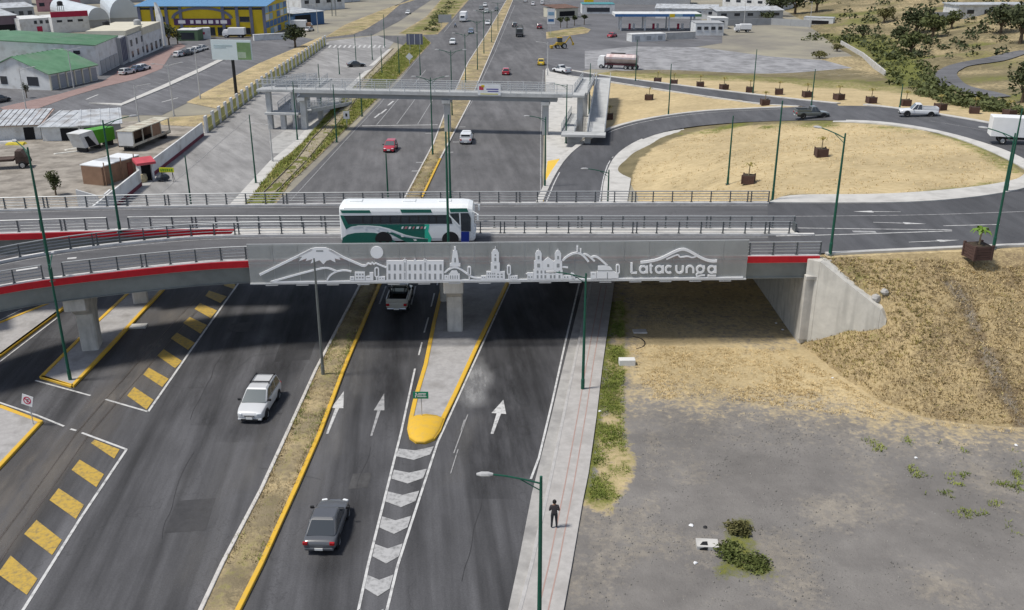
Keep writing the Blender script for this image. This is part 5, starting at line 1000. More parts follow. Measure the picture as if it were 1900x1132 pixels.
# ---- intercity bus on the near deck
YS = G(750, 456, DZ).y                                   # near side of the bus
bx0 = atY(632, 440, YS).x; bx1 = atY(880, 440, YS).x; BL = bx1 - bx0; bz = DZ + .035
bus = thing('bus', 'white and green intercity coach crossing the overpass', 'bus', (bx0, YS, bz))
BW = M('bus_white', (.78, .80, .80), .35, .03, 1, spec=.5, coord='obj', coat=.4); BG = M('bus_green', (.004, .115, .085), .35, .05, 1, spec=.5, coord='obj', coat=.4); BG2 = M('bus_mint', (.03, .50, .33), .35, .05, 1, spec=.5, coord='obj'); BN = M('bus_blue', (.012, .03, .22), .4, .05, coord='obj')
BH, BWd = 3.25, 2.5
sec = [(.06, .35), (0, .6), (0, 2.75), (.05, 3.02), (.22, 3.19), (.5, BH), (BWd / 2, BH + .04)]
sec = sec + [(BWd - y, z) for y, z in sec[-2::-1]]
def bring(x, sy=1.0, dz=0.0, zt_=1.0): return [(x, BWd / 2 + (y - BWd / 2) * sy, .35 + (z - .35) * zt_ + dz) for y, z in sec]
b = MB(); b.loft([bring(.0, .90, .1, .90), bring(.10, .97, .03, .97), bring(.4), bring(BL - .9), bring(BL - .45, .985, 0, .985), bring(BL - .12, .93, 0, .94), bring(BL, .84, .02, .80)]); b.build('body', BW, bus, smooth=False, fix=True)
def BP(X, Y):  # zoomed photo coords (scale 6.786 from 620,360) -> bus side plane
    p = atY(620 + X / 6.786, 360 + Y / 6.786, YS); return (p.x - bx0, p.z - bz)
def livery(pts, mat_, name, y=-.012, th=.02, curve=0):
    P = [BP(*p) for p in pts]; k = MB(); k.plate(P, y, y + th); return k.build(name, mat_, bus, fix=True)
zbot = 690
livery([(150, 445), (215, 410), (300, 400), (400, 400), (560, 410), (640, 430), (760, 480), (900, 525), (1000, 545), (1140, 560), (1140, 380), (200, 380), (140, 300), (115, 270), (75, 270), (120, 380)], BG, 'side_stripe')
livery([(110, 550), (170, 510), (260, 490), (380, 485), (500, 488), (620, 510), (700, 550), (780, 610), (830, 650), (845, zbot), (95, zbot), (95, 620)], BG, 'side_stripe')
livery([(660, 480), (780, 540), (900, 600), (1000, 650), (1080, zbot), (1180, zbot), (1180, 570), (1000, 560), (880, 540), (760, 495), (700, 472)], BG, 'side_stripe', y=-.014)
livery([(1141, 382), (1200, 382), (1185, 470), (1230, 560), (1200, 640), (1215, zbot), (1181, zbot), (1181, 560), (1141, 560)], BG2, 'side_fade')
for p in (((75, 205), (445, 205), (465, 240), (100, 240)), ((830, 195), (1215, 195), (1235, 236), (850, 238)), ((1450, 185), (1670, 180), (1690, 225), (1465, 230))): livery(p, BG, 'roof_stripe', y=-.02, th=.05)
livery([(120, 272), (1440, 262), (1470, 300), (1490, 375), (175, 378)], GLASS, 'side_window', y=-.02)
for x in (355, 470, 580, 700, 830, 940, 1055, 1185, 1280): livery([(x, 272), (x + 14, 272), (x + 14, 374), (x, 374)], TRIM, 'window_pillar', y=-.026)
livery([(1450, 245), (1570, 240), (1580, 400), (1500, 320)], GLASS, 'side_window', y=-.02); livery([(1590, 240), (1690, 240), (1720, 300), (1720, 470), (1600, 470)], GLASS, 'door_glass', y=-.02); livery([(1598, 474), (1700, 474), (1700, 600), (1700, 650), (1598, 650)], BN, 'door_panel', y=-.02); livery([(1444, 275), (1460, 268), (1588, 400), (1576, 412)], BW, 'mirror_bar', y=-.05)
for k_, (xx, w_) in enumerate(((845, 30), (885, 40), (935, 36), (985, 30), (1030, 42), (1085, 34), (1130, 30))): livery([(xx, 440), (xx + 8, 412), (xx + w_, 408), (xx + w_ - 8, 436)], BW if k_ % 2 == 0 else M('bus_lettering', (.45, .18, .20), .5, 0), 'lettering', y=-.028)
for xx, yy in ((390, 428), (545, 442), (700, 475), (860, 532), (1020, 580)): livery([(xx - 22, yy - 8), (xx + 14, yy - 10), (xx + 22, yy + 8), (xx - 10, yy + 10)], BW, 'side_lamp', y=-.03)
livery([(225, 418), (300, 408), (420, 408), (560, 420), (680, 450), (790, 492), (900, 526), (1000, 545), (1140, 560), (1000, 537), (900, 514), (800, 476), (690, 434), (570, 406), (430, 396), (300, 396)], BW, 'swoosh', y=-.03)
for xx in (1465, 625):
    wx = BP(xx, 600)[0]
    k = MB(); k.plate([(wx + .66 * math.cos(a), .5 + .62 * math.sin(a)) for a in np.linspace(-.3, PI + .3, 18)], -.034, .2); k.build('wheel_arch', TRIM, bus, fix=True)
    for yy, s in ((.12, -1), (BWd - .16, 1)):
        o = MB().lathe([(.28, -.14), (.46, -.14), (.5, -.11), (.5, .11), (.46, .14), (.28, .14)], 18, axis='X').build('wheel', TYRE, bus, loc=(wx, yy, .5), rz=PI / 2)
        k = MB(); k.lathe([(.001, -s * .05), (.12, -s * .1), (.3, -s * .12)], 14, axis='X'); k.build('rim', RIM, o)
k = MB(); fz = [(BL - .06, 1.25), (BL - .02, 1.9), (BL - .12, 2.75)]; k.loft([[(x + .03, .3, z), (x + .05, BWd / 2, z), (x + .03, BWd - .3, z), (x - .1, BWd - .3, z), (x - .1, .3, z)] for x, z in fz]); k.build('windscreen', GLASS, bus, fix=True)
k = MB(); k.tube((BL - .1, .1, 2.75), (BL + .28, -.12, 2.6), .03); k.box((BL + .3, -.14, 2.35), (.14, .22, .45)); k.tube((BL - .1, BWd - .1, 2.75), (BL + .28, BWd + .12, 2.6), .03); k.box((BL + .3, BWd + .14, 2.35), (.14, .22, .45)); k.build('wing_mirror', BW, bus)
for xx in (1.2, 5.4, 8.2): k = MB(); k.box((xx, BWd / 2, BH + .06), (1.0, .7, .1)); k.build('roof_hatch', BW, bus, bevel=.03)
k = MB(); k.box((BL + .0, BWd / 2, .62), (.16, 2.2, .3)); k.build('bumper', BW, bus, bevel=.05)
for y in (.35, BWd - .35): k = MB(); k.box((BL + .02, y, .95), (.1, .35, .2)); k.build('headlight', HEADL, bus, bevel=.03)

# ================================================================ PERSON on the pavement
def person(label, base, rz, shirt, trousers, z=0.0, h=1.72):
    g = G(base[0], base[1], z); pr = thing('person', label, 'person', g, rz); s = h / 1.75
    J = {'pel': (0, 0, .93), 'sp': (0, .01, 1.15), 'ch': (0, .02, 1.35), 'nk': (0, .0, 1.49), 'hd': (0, -.02, 1.58), 'ht': (0, -.025, 1.70), 'hl': (-.10, 0, .88), 'kl': (-.12, -.03, .48), 'al': (-.14, .03, .09), 'tl': (-.16, -.12, .04), 'hr': (.10, 0, .88), 'kr': (.12, -.03, .48), 'ar': (.14, .03, .09), 'tr': (.16, -.12, .04),
         'sl': (-.19, .02, 1.41), 'el': (-.27, .04, 1.13), 'wl': (-.12, -.17, 1.10), 'sr': (.19, .02, 1.41), 'er': (.27, .04, 1.13), 'wr': (.12, -.17, 1.12), 'fl': (-.05, -.22, 1.11), 'fr': (.05, -.22, 1.13)}
    Rd = {'pel': (.16, .12), 'sp': (.15, .11), 'ch': (.17, .12), 'nk': (.055, .06), 'hd': (.085, .10), 'ht': (.07, .08), 'hl': (.10, .11), 'kl': (.07, .075), 'al': (.05, .055), 'tl': (.045, .035), 'hr': (.10, .11), 'kr': (.07, .075), 'ar': (.05, .055), 'tr': (.045, .035), 'sl': (.075, .08), 'el': (.05, .05), 'wl': (.036, .036), 'sr': (.075, .08), 'er': (.05, .05), 'wr': (.036, .036), 'fl': (.03, .035), 'fr': (.03, .035)}
    E_ = [('pel', 'sp'), ('sp', 'ch'), ('ch', 'nk'), ('nk', 'hd'), ('hd', 'ht'), ('pel', 'hl'), ('hl', 'kl'), ('kl', 'al'), ('al', 'tl'), ('pel', 'hr'), ('hr', 'kr'), ('kr', 'ar'), ('ar', 'tr'), ('ch', 'sl'), ('sl', 'el'), ('el', 'wl'), ('wl', 'fl'), ('ch', 'sr'), ('sr', 'er'), ('er', 'wr'), ('wr', 'fr')]
    ks = list(J); me = bpy.data.meshes.new('body'); me.from_pydata([tuple(c * s for c in J[k]) for k in ks], [(ks.index(a), ks.index(c)) for a, c in E_], [])
    o = bpy.data.objects.new('body', me); COL.objects.link(o); o.parent = pr
    sk = o.modifiers.new('skin', 'SKIN')
    for i, k in enumerate(ks): me.skin_vertices[0].data[i].radius = tuple(r_ * s for r_ in Rd[k]); me.skin_vertices[0].data[i].use_root = (k == 'pel')
    o.modifiers.new('sub', 'SUBSURF').levels = 2; o.modifiers['sub'].render_levels = 2
    m, nt, N, L, bs = nodes('person_clothes'); gx = N.new('ShaderNodeTexCoord'); sx = N.new('ShaderNodeSeparateXYZ'); L.new(gx.outputs['Object'], sx.inputs[0]); rp = N.new('ShaderNodeValToRGB'); mr = N.new('ShaderNodeMapRange'); L.new(sx.outputs[2], mr.inputs[0]); mr.inputs[2].default_value = 1.75 * s; L.new(mr.outputs[0], rp.inputs[0])
    rp.color_ramp.interpolation = 'CONSTANT'; els = rp.color_ramp.elements; els[0].color = (.015, .014, .014, 1); els[1].position = .06; els[1].color = c4(trousers)
    for p_, c_ in ((.545, shirt), (.845, (.30, .17, .11))): e = els.new(p_); e.color = c4(c_)
    L.new(rp.outputs[0], bs.inputs['Base Color']); bs.inputs['Roughness'].default_value = .85; o.data.materials.append(m)
    k = MB(); k.lathe([(.001, .13), (.06, .12), (.10, .07), (.112, 0), (.10, -.05)], 14, c=(0, -.005, 1.64 * s)); k.build('hair', M('hair_black', (.012, .01, .01), .7, 0), pr, smooth=True)
    k = MB(); k.box((0, -.128, 1.585 * s), (.03, .035, .04)); k.box((-.035, -.118, 1.61 * s), (.025, .012, .012), m=0); k.box((.035, -.118, 1.61 * s), (.025, .012, .012)); k.build('face', M('skin_tone', (.30, .17, .11), .6, 0), pr)
    return pr
person('man in dark jacket and trousers standing on the pavement', (1028, 979), PI, (.05, .042, .045), (.022, .023, .028), .15)
# ================================================================ FOOTBRIDGE
FBC = M('footbridge_concrete', (.44, .45, .45), .8, .1, .6, stain=((.32, .33, .33), .5)); FBG = M('footbridge_girder', (.27, .285, .295), .6, .08, .5); FBR = M('footbridge_rail', (.50, .52, .53), .5, .05); FBM = M('footbridge_mesh', (.42, .44, .46), .6, 0, alpha=.28)
fl = G(545, 167, 6.5); fr_ = G(1062, 176.5, 6.5); fd = fr_ - fl; FL = fd.length; fang = math.atan2(fd.y, fd.x)
fb = thing('footbridge', 'pale concrete footbridge with mesh railings across the highway', 'footbridge', (fl.x, fl.y, 0), fang)
b = MB(); b.box((FL / 2, 1.2, 6.3), (FL, 2.6, .5)); b.build('deck', FBC, fb); b = MB(); b.box((FL / 2 - .8, .6, 5.68), (FL - 3.2, .35, .74)); b.box((FL / 2 - .8, 1.9, 5.68), (FL - 3.2, .35, .74)); b.build('girder', FBG, fb)
def col(x, y, zt, w=.9, d=.9, nm='pier'): k = MB(); k.box((x, y, zt / 2), (w, d, zt)); return k.build(nm, FBC, fb, bevel=.04)
def fbx(pxx): return (G(pxx, 171, 6.5) - fl).dot(fd.normalized())
for p_ in (548, 828, 1014):
    x = fbx(p_); o = col(x, 1.2, 4.8, .95); k = MB(); k.box((x, 1.2, 5.05), (1.3, 2.4, .5)); k.build('pier_cap', FBC, o)
def fence_run(par, p0, p1, h=1.5, n=None, nm='railing', mesh=True):
    p0, p1 = Vector(p0), Vector(p1); Ln = (p1 - p0).length; n = n or max(1, int(Ln / 2.4)); b = MB()
    for z in (.1, h * .55, h): b.tube(p0 + Vector((0, 0, z)), p1 + Vector((0, 0, z)), .035, n=5)
    for i in range(n + 1): q = p0.lerp(p1, i / n); b.box((q.x, q.y, q.z + h / 2), (.09, .09, h))
    r_ = b.build(nm, FBR, par)
    if mesh: k = MB(); k.add([p0 + Vector((0, .0, .1)), p1 + Vector((0, 0, .1)), p1 + Vector((0, 0, h)), p0 + Vector((0, 0, h))], [(0, 1, 2, 3)]); k.build('mesh', FBM, r_)
    return r_
fence_run(fb, (-6, 0, 6.55), (FL, 0, 6.55)); fence_run(fb, (0, 2.4, 6.55), (FL - 3, 2.4, 6.55))
def ramp(x, y0, z0, y1, z1, w=2.0, rails=True):
    k = MB(); k.loft([[(x - w / 2, y, z - .3), (x + w / 2, y, z - .3), (x + w / 2, y, z), (x - w / 2, y, z)] for y, z in ((y0, z0), (y1, z1))])
    for s in (-1, 1): k.loft([[(x + s * w / 2 - .08, y, z - .3), (x + s * w / 2 + .08, y, z - .3), (x + s * w / 2 + .08, y, z + .25), (x + s * w / 2 - .08, y, z + .25)] for y, z in ((y0, z0), (y1, z1))])
    o = k.build('ramp', FBC, fb, fix=True)
    if rails:
        for s in (-1, 1): fence_run(o, (x + s * w / 2, y0, z0 + .2), (x + s * w / 2, y1, z1 + .2), 1.1, 6)
    return o
def slab(x, y, z, w, d, nm='landing'): k = MB(); k.box((x, y, z - .18), (w, d, .36)); return k.build(nm, FBC, fb, bevel=.03)
# left end
slab(-3.2, 1.2, 6.5, 6.0, 2.8); ramp(-5, 2.6, 6.5, 24, 4.6); slab(-3.9, 25.2, 4.6, 4.4, 2.4); ramp(-2.8, 24, 4.6, 2.6, 2.8); slab(-2.4, 1.2, 2.8, 5.6, 2.6); ramp(.9, 2.5, 2.8, 26, .15)
for x, y, z in ((-4.6, .8, 6.1), (-2.4, .8, 2.4), (-4.6, 14, 5.2), (-2.6, 14, 3.3), (-4, 25, 4.2), (.9, 10, 1.6), (-.6, 1.5, 6.1)): col(x, y, z, .8, .8, 'column')
# right end: long ramp with lower landing
xr = FL + 1.6; slab(FL + .2, 1.2, 6.5, 3.4, 2.8); ramp(xr - .4, 2.6, 6.5, 34, 4.2, 2.2); slab(xr + .9, 35.2, 4.2, 5.4, 2.4); ramp(xr + 2.4, 34, 4.2, -6, 2.0, 2.6); slab(xr + .6, -7.2, 2.0, 6.6, 2.4); ramp(xr - 1.8, -6, 2.0, 20, .15, 2.0)
for x, y, z in ((xr - .4, 1.0, 6.1), (xr + 1.2, -6.6, 1.6), (xr + 2.4, 8, 2.4), (xr + 2.4, 22, 3.1), (xr - .4, 18, 5.0), (xr + 1, 35, 3.8)): col(x, y, z, .9, .9, 'column')
sheet('footbridge_pavement', [(1010, 372), (1014, 300), (1012, 130), (1018, 122), (1052, 140), (1090, 146), (1088, 180), (1098, 246), (1060, 276), (1036, 306), (1018, 335)], CONC_W, .03)
sheet('footbridge_landing', [(500, 262), (540, 235), (588, 200), (612, 200), (560, 258), (530, 285), (505, 285)], CONC, .03)
bn = thing('banner', 'white advertising banner hung on the footbridge railing', 'banner', atY(908, 178, fl.y + (908 - 545) / (1062 - 545) * fd.y - .1), fang)
b = MB(); b.box((0, -.06, .95), (3.6, .05, 1.7)); b.build('sheet', M('banner_white', (.70, .72, .74), .6, .04), bn)
for x, z, w, h, c in ((-1.25, 1.2, .7, .6, (.45, .05, .08)), (-1.0, 1.5, .5, .35, (.65, .5, .03)), (.5, 1.05, 1.9, .16, (.06, .05, .28)), (.6, .72, 1.7, .14, (.06, .05, .28)), (0, .3, 2.8, .14, (.6, .55, .1))): k = MB(); k.box((x, -.09, z), (w, .012, h)); k.build('print', M('print%d%d' % (c[0] * 100, c[1] * 100), c, .6, 0), bn)

# ================================================================ LEFT: fence, wall, yard
WALLW = M('whitewash', (.62, .63, .63), .8, .08, .5, stain=((.45, .44, .42), .6)); MARO = M('maroon_plinth', (.16, .035, .055), .8, .12, .8); OLIVE = M('fence_olive', (.34, .33, .13), .8, .15, 1.0); TIN = M('tin_roof', (.46, .48, .50), .45, .15, .7, (.55, .57, .58), metal=.2, stain=((.30, .28, .26), .5)); RUST = M('rusty_tin', (.26, .13, .09), .7, .25, .6, (.42, .36, .33)); DARKO = M('dark_opening', (.015, .015, .017), .9, 0); BROWN = M('brown_wall', (.24, .15, .10), .85, .15, .8)
FBASE = resample([G(*p) for p in ((384, 246), (420, 218), (469, 180), (520, 143), (562, 115), (604, 84))], 4.6)
fn = thing('fence', 'white post fence with olive panels along the service road', 'fence', FBASE[0])
pp = None; pn = None
for i, p in enumerate(FBASE):
    q = p - FBASE[0]; nx = FBASE[min(i + 1, len(FBASE) - 1)] - FBASE[max(i - 1, 0)]; a = math.atan2(nx.y, nx.x)
    if pp is None: k = MB(); k.box((0, 0, 1.35), (1.25, .3, 2.7)); pp = k.build('fence_post', WALLW, fn, loc=q, rz=a)
    else: link_copy(pp, fn, q, a)
    if i < len(FBASE) - 1:
        m = (p + FBASE[i + 1]) / 2 - FBASE[0]; L_ = (FBASE[i + 1] - p).length - 1.3
        if pn is None:
            k = MB(); k.box((0, 0, .3), (1, .2, .6))
            for s in range(12): k.box((-.46 + s * .084, 0, 1.35), (.03, .05, 1.6))
            k.box((0, 0, 2.1), (1, .06, .06)); pn = k.build('fence_panel', OLIVE, fn, loc=m, rz=a); pn.scale = (L_, 1, 1)
        else: o = link_copy(pn, fn, m, a); o.scale = (L_, 1, 1)
WB_ = [G(*p) for p in ((377, 252), (330, 290), (282, 328))]; WB2 = [G(*p) for p in ((262, 345), (230, 372), (178, 416))]
wl_ = thing('boundary_wall', 'long white wall with maroon plinth between the yard and the service road', 'wall', WB_[0])
for seg in (WB_, WB2):
    P = [p - WB_[0] for p in resample(seg, 3.0)]
    for p, q in zip(P[:-1], P[1:]):
        d_ = q - p; a = math.atan2(d_.y, d_.x); m = (p + q) / 2; k = MB(); k.box((0, 0, 1.3), (d_.length - .03, .22, 1.6)); k.build('wall_panel', WALLW, wl_, loc=(m.x, m.y, 0), rz=a); k = MB(); k.box((0, 0, .25), (d_.length - .01, .3, .5)); k.build('plinth', MARO, wl_, loc=(m.x, m.y, 0), rz=a)
# building helper: front edge p0->p1, depth away to the left of travel when deep > 0
def building(name, label, p0, p1, depth, h, wall, roof='flat', roofm=None, rh=1.5, cat='building', over=.4, ridge='x'):
    a, c = G(*p0), G(*p1); d_ = c - a; Ln = d_.length; t = thing(name, label, cat, a, math.atan2(d_.y, d_.x)); D = depth; y0, y1 = (0, D) if D > 0 else (D, 0)
    k = MB(); k.box((Ln / 2, D / 2, h / 2), (Ln, abs(D), h)); w = k.build('wall', wall, t); roofm = roofm or wall
    k = MB()
    if roof == 'flat': k.box((Ln / 2, D / 2, h + .1), (Ln + .1, abs(D) + .1, .2))
    elif roof == 'gable' and ridge == 'x': 
        k.loft([[(x, y0 - over, h - .05), (x, (y0 + y1) / 2, h + rh), (x, y1 + over, h - .05), (x, y1 + over, h + .1), (x, (y0 + y1) / 2, h + rh + .15), (x, y0 - over, h + .1)] for x in (-over, Ln + over)])
        for x in (0, Ln): g_ = MB(); g_.add([(x, y0, h), (x, y1, h), (x, (y0 + y1) / 2, h + rh)], [(0, 2, 1) if x == 0 else (0, 1, 2)]); g_.build('gable', wall, t)
    elif roof == 'gable':
        k.loft([[(-over, y, h - .05), (Ln / 2, y, h + rh), (Ln + over, y, h - .05), (Ln + over, y, h + .1), (Ln / 2, y, h + rh + .15), (-over, y, h + .1)] for y in (y0 - over, y1 + over)])
        for y in (y0, y1): g_ = MB(); g_.add([(0, y, h), (Ln, y, h), (Ln / 2, y, h + rh)], [(0, 1, 2)]); g_.build('gable', wall, t)
    elif roof == 'mono': k.loft([[(x, y0 - over, h + .05), (x, y1 + over, h + rh), (x, y1 + over, h + rh + .12), (x, y0 - over, h + .17)] for x in (-over, Ln + over)])
    elif roof == 'arch':
        n_ = 12; k.loft([[(Ln / 2 - Ln / 2 * math.cos(PI * i / n_), y, h + rh * math.sin(PI * i / n_)) for i in range(n_ + 1)] for y in (y0 - .2, y1 + .2)], caps=True)
    rf = k.build('roof', roofm, t, fix=True)
    if roof in ('gable', 'mono'):
        k = MB(); W2 = abs(D)
        if roof == 'gable' and ridge == 'x':
            sl_ = math.atan2(rh, W2 / 2); ll = math.hypot(rh, W2 / 2) + over; n_ = max(4, int(Ln / 1.4))
            for i in range(n_ + 1):
                for s in (-1, 1): k.box((i * Ln / n_, (y0 + y1) / 2 + s * W2 / 4, h + rh / 2 + .14), (.12, ll, .07), rx=-s * sl_)
        elif roof == 'mono':
            sl_ = math.atan2(rh, W2 + 2 * over); n_ = max(4, int(Ln / 1.3))
            for i in range(n_ + 1): k.box((i * Ln / n_, (y0 + y1) / 2, h + rh / 2 + .17), (.12, math.hypot(rh, W2 + 2 * over), .07), rx=sl_)
        if k.v: tag(k.build('roof_ribs', roofm, rf), kind='stuff')
    return t, Ln
def opening(t, x, z, w, h, mat_, nm='window', y=0.0, frame=None, side='front'):
    k = MB(); k.box((x, y - .03, z), (w, .08, h)) if side == 'front' else k.box((x, y, z), (.08, w, h)); o = k.build(nm, mat_, t)
    if frame: f = MB(); (f.box((x, y - .05, z - h / 2 - .06), (w + .2, .12, .12)) if side == 'front' else f.box((x, y, z - h / 2 - .06), (.14, w + .2, .12))); f.build('sill', frame, o)
    return o
GRN = M('roof_green', (.10, .22, .12), .5, .12, .3, (.13, .26, .15), stain=((.16, .22, .16), .15)); GREYW = M('wall_grey', (.34, .35, .36), .8, .08, .4); SHUT = M('shutter_grey', (.26, .28, .31), .5, .08, 1.0, stretch=(1, 1, 8)); CREAM = M('wall_cream', (.55, .52, .42), .8, .08, .5); YWALL = M('wall_yellow', (.58, .42, .02), .7, .08, .3); BLUER = M('roof_blue', (.10, .24, .42), .45, .06, .3); SLATE = M('pilaster_slate', (.13, .14, .20), .6, .05); GLZ = M('window_dark', (.025, .03, .04), .15, 0, spec=.6); ROSE = M('paving_rose', (.27, .19, .175), .85, .12, .6); REDW = M('band_red', (.38, .02, .06), .6, .05)
# shop with the row of shutters
t, Ln = building('green_roof_shop', 'low shop with green gable roof and a row of grey shutters', (95, 168), (182, 149), 16, 3.2, WALLW, 'gable', GRN, 3.2)
for i in range(6):
    k = MB(); k.box(((i + .5) * Ln / 6, -.06, 1.45), (Ln / 6 * .82, .1, 2.6)); k.build('shutter', SHUT, t); k = MB(); k.box((i * Ln / 6 + .12, -.1, 1.6), (.35, .25, 3.1)); k.build('pillar', CREAM, t)
for x, z, w, h in ((.0, 1.7, 2.6, 1.8),): opening(t, -.03, z, w, h, GLZ, y=4.0, side='end'); opening(t, -.03, z, 1.6, 1.6, GLZ, y=11, side='end')
t, Ln = building('green_roof_shop', 'green gable-roofed wing at the left edge beside the shutter shop', (36, 160), (110, 142), 14, 3.2, WALLW, 'gable', GRN, 3.2); t.location = Vector(t.location) + Vector((-19, 6, 0))
for y in (3, 9): opening(t, -.03, 1.6, 3.4, 1.9, GLZ, y=y, side='end')
t, Ln = building('market_hall', 'tall white hall with green roof behind the shutter shop', (184, 141), (226, 119), 46, 6.6, WALLW, 'gable', GRN, 1.5, ridge='x', over=.1)
for x in (4, 8, 12, 16): k = MB(); k.box((x, -.08, 1.6), (3.2, .14, 2.8)); k.build('shutter', GREYW, t)
opening(t, -.04, 5.0, 6.5, 1.3, GLZ, y=26, side='end', frame=WALLW); opening(t, -.04, 5.2, 1.4, .8, GLZ, y=4, side='end'); opening(t, -.04, 5.2, 1.4, .8, GLZ, y=6.5, side='end')
t, Ln = building('office_block', 'narrow grey block between the white hall and the white office', (229, 121), (241, 114), 14, 6.2, GREYW)
for i in range(5): k = MB(); k.box(((i + .5) * Ln / 5, -.1, 3.4), (.35, .2, 5.4)); k.build('fin', SLATE, t)
t, Ln = building('office_block', 'white two-storey office with dark windows near the white pylon', (243, 115), (272, 101), 12, 6.0, WALLW)
for i in range(3):
    for z in (1.6, 4.3): opening(t, (i + .5) * Ln / 3, z, 1.6, 1.5, GLZ, frame=WALLW)
k = MB(); k.box((Ln / 2, 5, 6.9), (Ln, 9.5, 1.2)); k.build('parapet', CREAM, t)
t, Ln = building('office_block', 'white office with cream parapet right beside the white pylon', (270, 103), (303, 88), 14, 5.0, WALLW)
for i in range(4): opening(t, (i + .5) * Ln / 4, 1.5, 1.8, 2.0, GLZ, frame=WALLW)
k = MB(); k.box((Ln / 2, 6, 6.0), (Ln, 12, 2.0)); k.build('parapet', CREAM, t)
g = G(303, 87); py_ = thing('pylon', 'tall white pylon in front of the yellow hall', 'pylon', g, -.3); b = MB(); b.loft([[(-.9, -.5, 0), (.9, -.5, 0), (.9, .5, 0), (-.9, .5, 0)], [(-.9, -.5, 8), (.7, -.5, 8), (.7, .5, 8), (-.9, .5, 8)], [(-.9, -.5, 12), (.1, -.5, 10.4), (.1, .5, 10.4), (-.9, .5, 12)]]); b.build('shaft', WALLW, py_, fix=True); b = MB(); b.box((0, 0, .2), (2.6, 1.8, .4)); b.build('base', CONC, py_)
sheet('red_paving', [(0, 200), (20, 195), (110, 175), (190, 152), (228, 128), (262, 112), (310, 92), (335, 80), (345, 86), (318, 100), (300, 128), (250, 148), (190, 162), (130, 180), (70, 202), (10, 206)], ROSE, .05)
b = MB(); b.prism(px([(165, 192), (225, 193), (300, 160), (370, 128), (420, 104), (425, 107), (376, 132), (306, 164), (226, 197)]), 0, .16); struct(b.build('plaza_divider', CONC_W))
# halls behind
t, Ln = building('arched_hall', 'arched white-roofed hall left of the yellow hall', (166, 52), (205, 50), 60, 2.5, GREYW, 'arch', M('arch_roof', (.50, .54, .57), .45, .06, .2), 4.0)
t, Ln = building('arched_hall', 'larger grey-fronted arched hall beside the yellow hall', (206, 48), (262, 46), 60, 2.5, GREYW, 'arch', M('arch_roof'), 6.5)
t, Ln = building('white_workshop', 'white workshop with a red roof band', (100, 62), (168, 58), 14, 4.6, WALLW)
k = MB(); k.box((Ln / 2, .3, 5.6), (Ln, .5, 1.8)); k.build('red_band', REDW, t)
for i in range(3): opening(t, (i + .7) * Ln / 3.5, 3.6, 1.6, .7, GLZ)
t, Ln = building('white_workshop', 'low white workshop with small dark windows at the upper left', (40, 64), (98, 60), 14, 4.4, WALLW)
for i in range(5): opening(t, Ln * .5 + i * 1.8, 3.4, .9, 1.0, GLZ)
k = MB(); k.box((Ln * .6, -.05, 1.1), (1.6, .12, 2.0)); k.build('door', REDW, t)
t, Ln = building('grey_shed', 'grey shed with dark doorway at the upper left', (-30, 66), (36, 62), 20, 5.5, M('wall_plum', (.16, .12, .14), .8, .1), 'mono', TIN, 1.0); opening(t, Ln * .7, 1.6, 5, 2.6, DARKO, 'doorway')
t, Ln = building('green_roof_shop', 'long green-roofed shed behind the shutter shops at the left edge', (-80, 118), (30, 112), 18, 4.0, GREYW, 'mono', GRN, 1.8)
for (p0, p1, d, h, wm, rm, lab) in (((70, 22), (148, 20), 24, 5.0, M('wall_pink', (.42, .22, .24), .8, .1), TIN, 'long shed with pinkish wall behind the red-banded workshop'), ((0, 40), (66, 36), 16, 4.5, GREYW, TIN, 'grey tin-roofed shed near the upper left corner'), ((-40, 14), (60, 10), 24, 6.0, WALLW, TIN, 'pale warehouse at the top left corner'), ((150, 8), (265, 4), 20, 5.0, GREYW, M('arch_roof'), 'grey warehouse behind the arched halls'), ((600, 8), (668, 2), 20, 6.5, WALLW, TIN, 'white warehouse at the top beside the side road verge')):
    t, Ln = building('warehouse', lab, p0, p1, d, h, wm, 'gable', rm, 1.2)
    for i in range(4): opening(t, (i + .5) * Ln / 4, h * .55, Ln / 8, 1.4, GLZ)
# yellow hall with blue roof
t, Ln = building('yellow_hall', 'big yellow hall with blue roof and slate pilasters', (262, 68), (496, 68), 30, 9.0, YWALL, 'gable', BLUER, 1.4, over=.8)
n_ = 9
for i in range(n_ + 1):
    x = i * Ln / n_
    if 3 < i < 6 and i not in (3, 6): continue
    k = MB(); k.box((min(Ln - .4, max(.4, x)), -.15, 4.4), (.9, .35, 8.8)); k.build('pilaster', SLATE, t)
for i in (0, 1, 2, 6, 7, 8): 
    if i in (1, 7): opening(t, (i + .5) * Ln / n_, 5.2, 3.0, 1.5, GLZ, frame=SLATE); opening(t, (i + .5) * Ln / n_, 1.7, 3.0, 1.8, GLZ, frame=SLATE)
    opening(t, (i + .5) * Ln / n_, 8.3, 3.6, .7, GLZ)
cx_ = Ln / 2; k = MB(); n2 = 14; k.loft([[(cx_ + r_ * math.cos(PI * i / n2), -.35, 5.6 + r_ * .42 * math.sin(PI * i / n2)) for i in range(n2 + 1)] + [(cx_ + (r_ - .7) * math.cos(PI * i / n2), -.35, 5.6 + (r_ - .7) * .42 * math.sin(PI * i / n2)) for i in range(n2, -1, -1)] for r_ in (9.4, 9.41)]) if False else None
k = MB(); pts = [(cx_ + 9.4 * math.cos(PI * i / n2), 5.4 + 3.4 * math.sin(PI * i / n2)) for i in range(n2 + 1)] + [(cx_ + 8.5 * math.cos(PI * i / n2), 5.4 + 2.7 * math.sin(PI * i / n2)) for i in range(n2, -1, -1)]; k.plate(pts, -.3, -.03); k.build('arch_band', SLATE, t, fix=True)
k = MB(); k.box((cx_, -.15, 4.4), (17.5, .3, 1.9)); sg = k.build('fascia_sign', M('sign_plum', (.07, .03, .09), .5, .05), t)
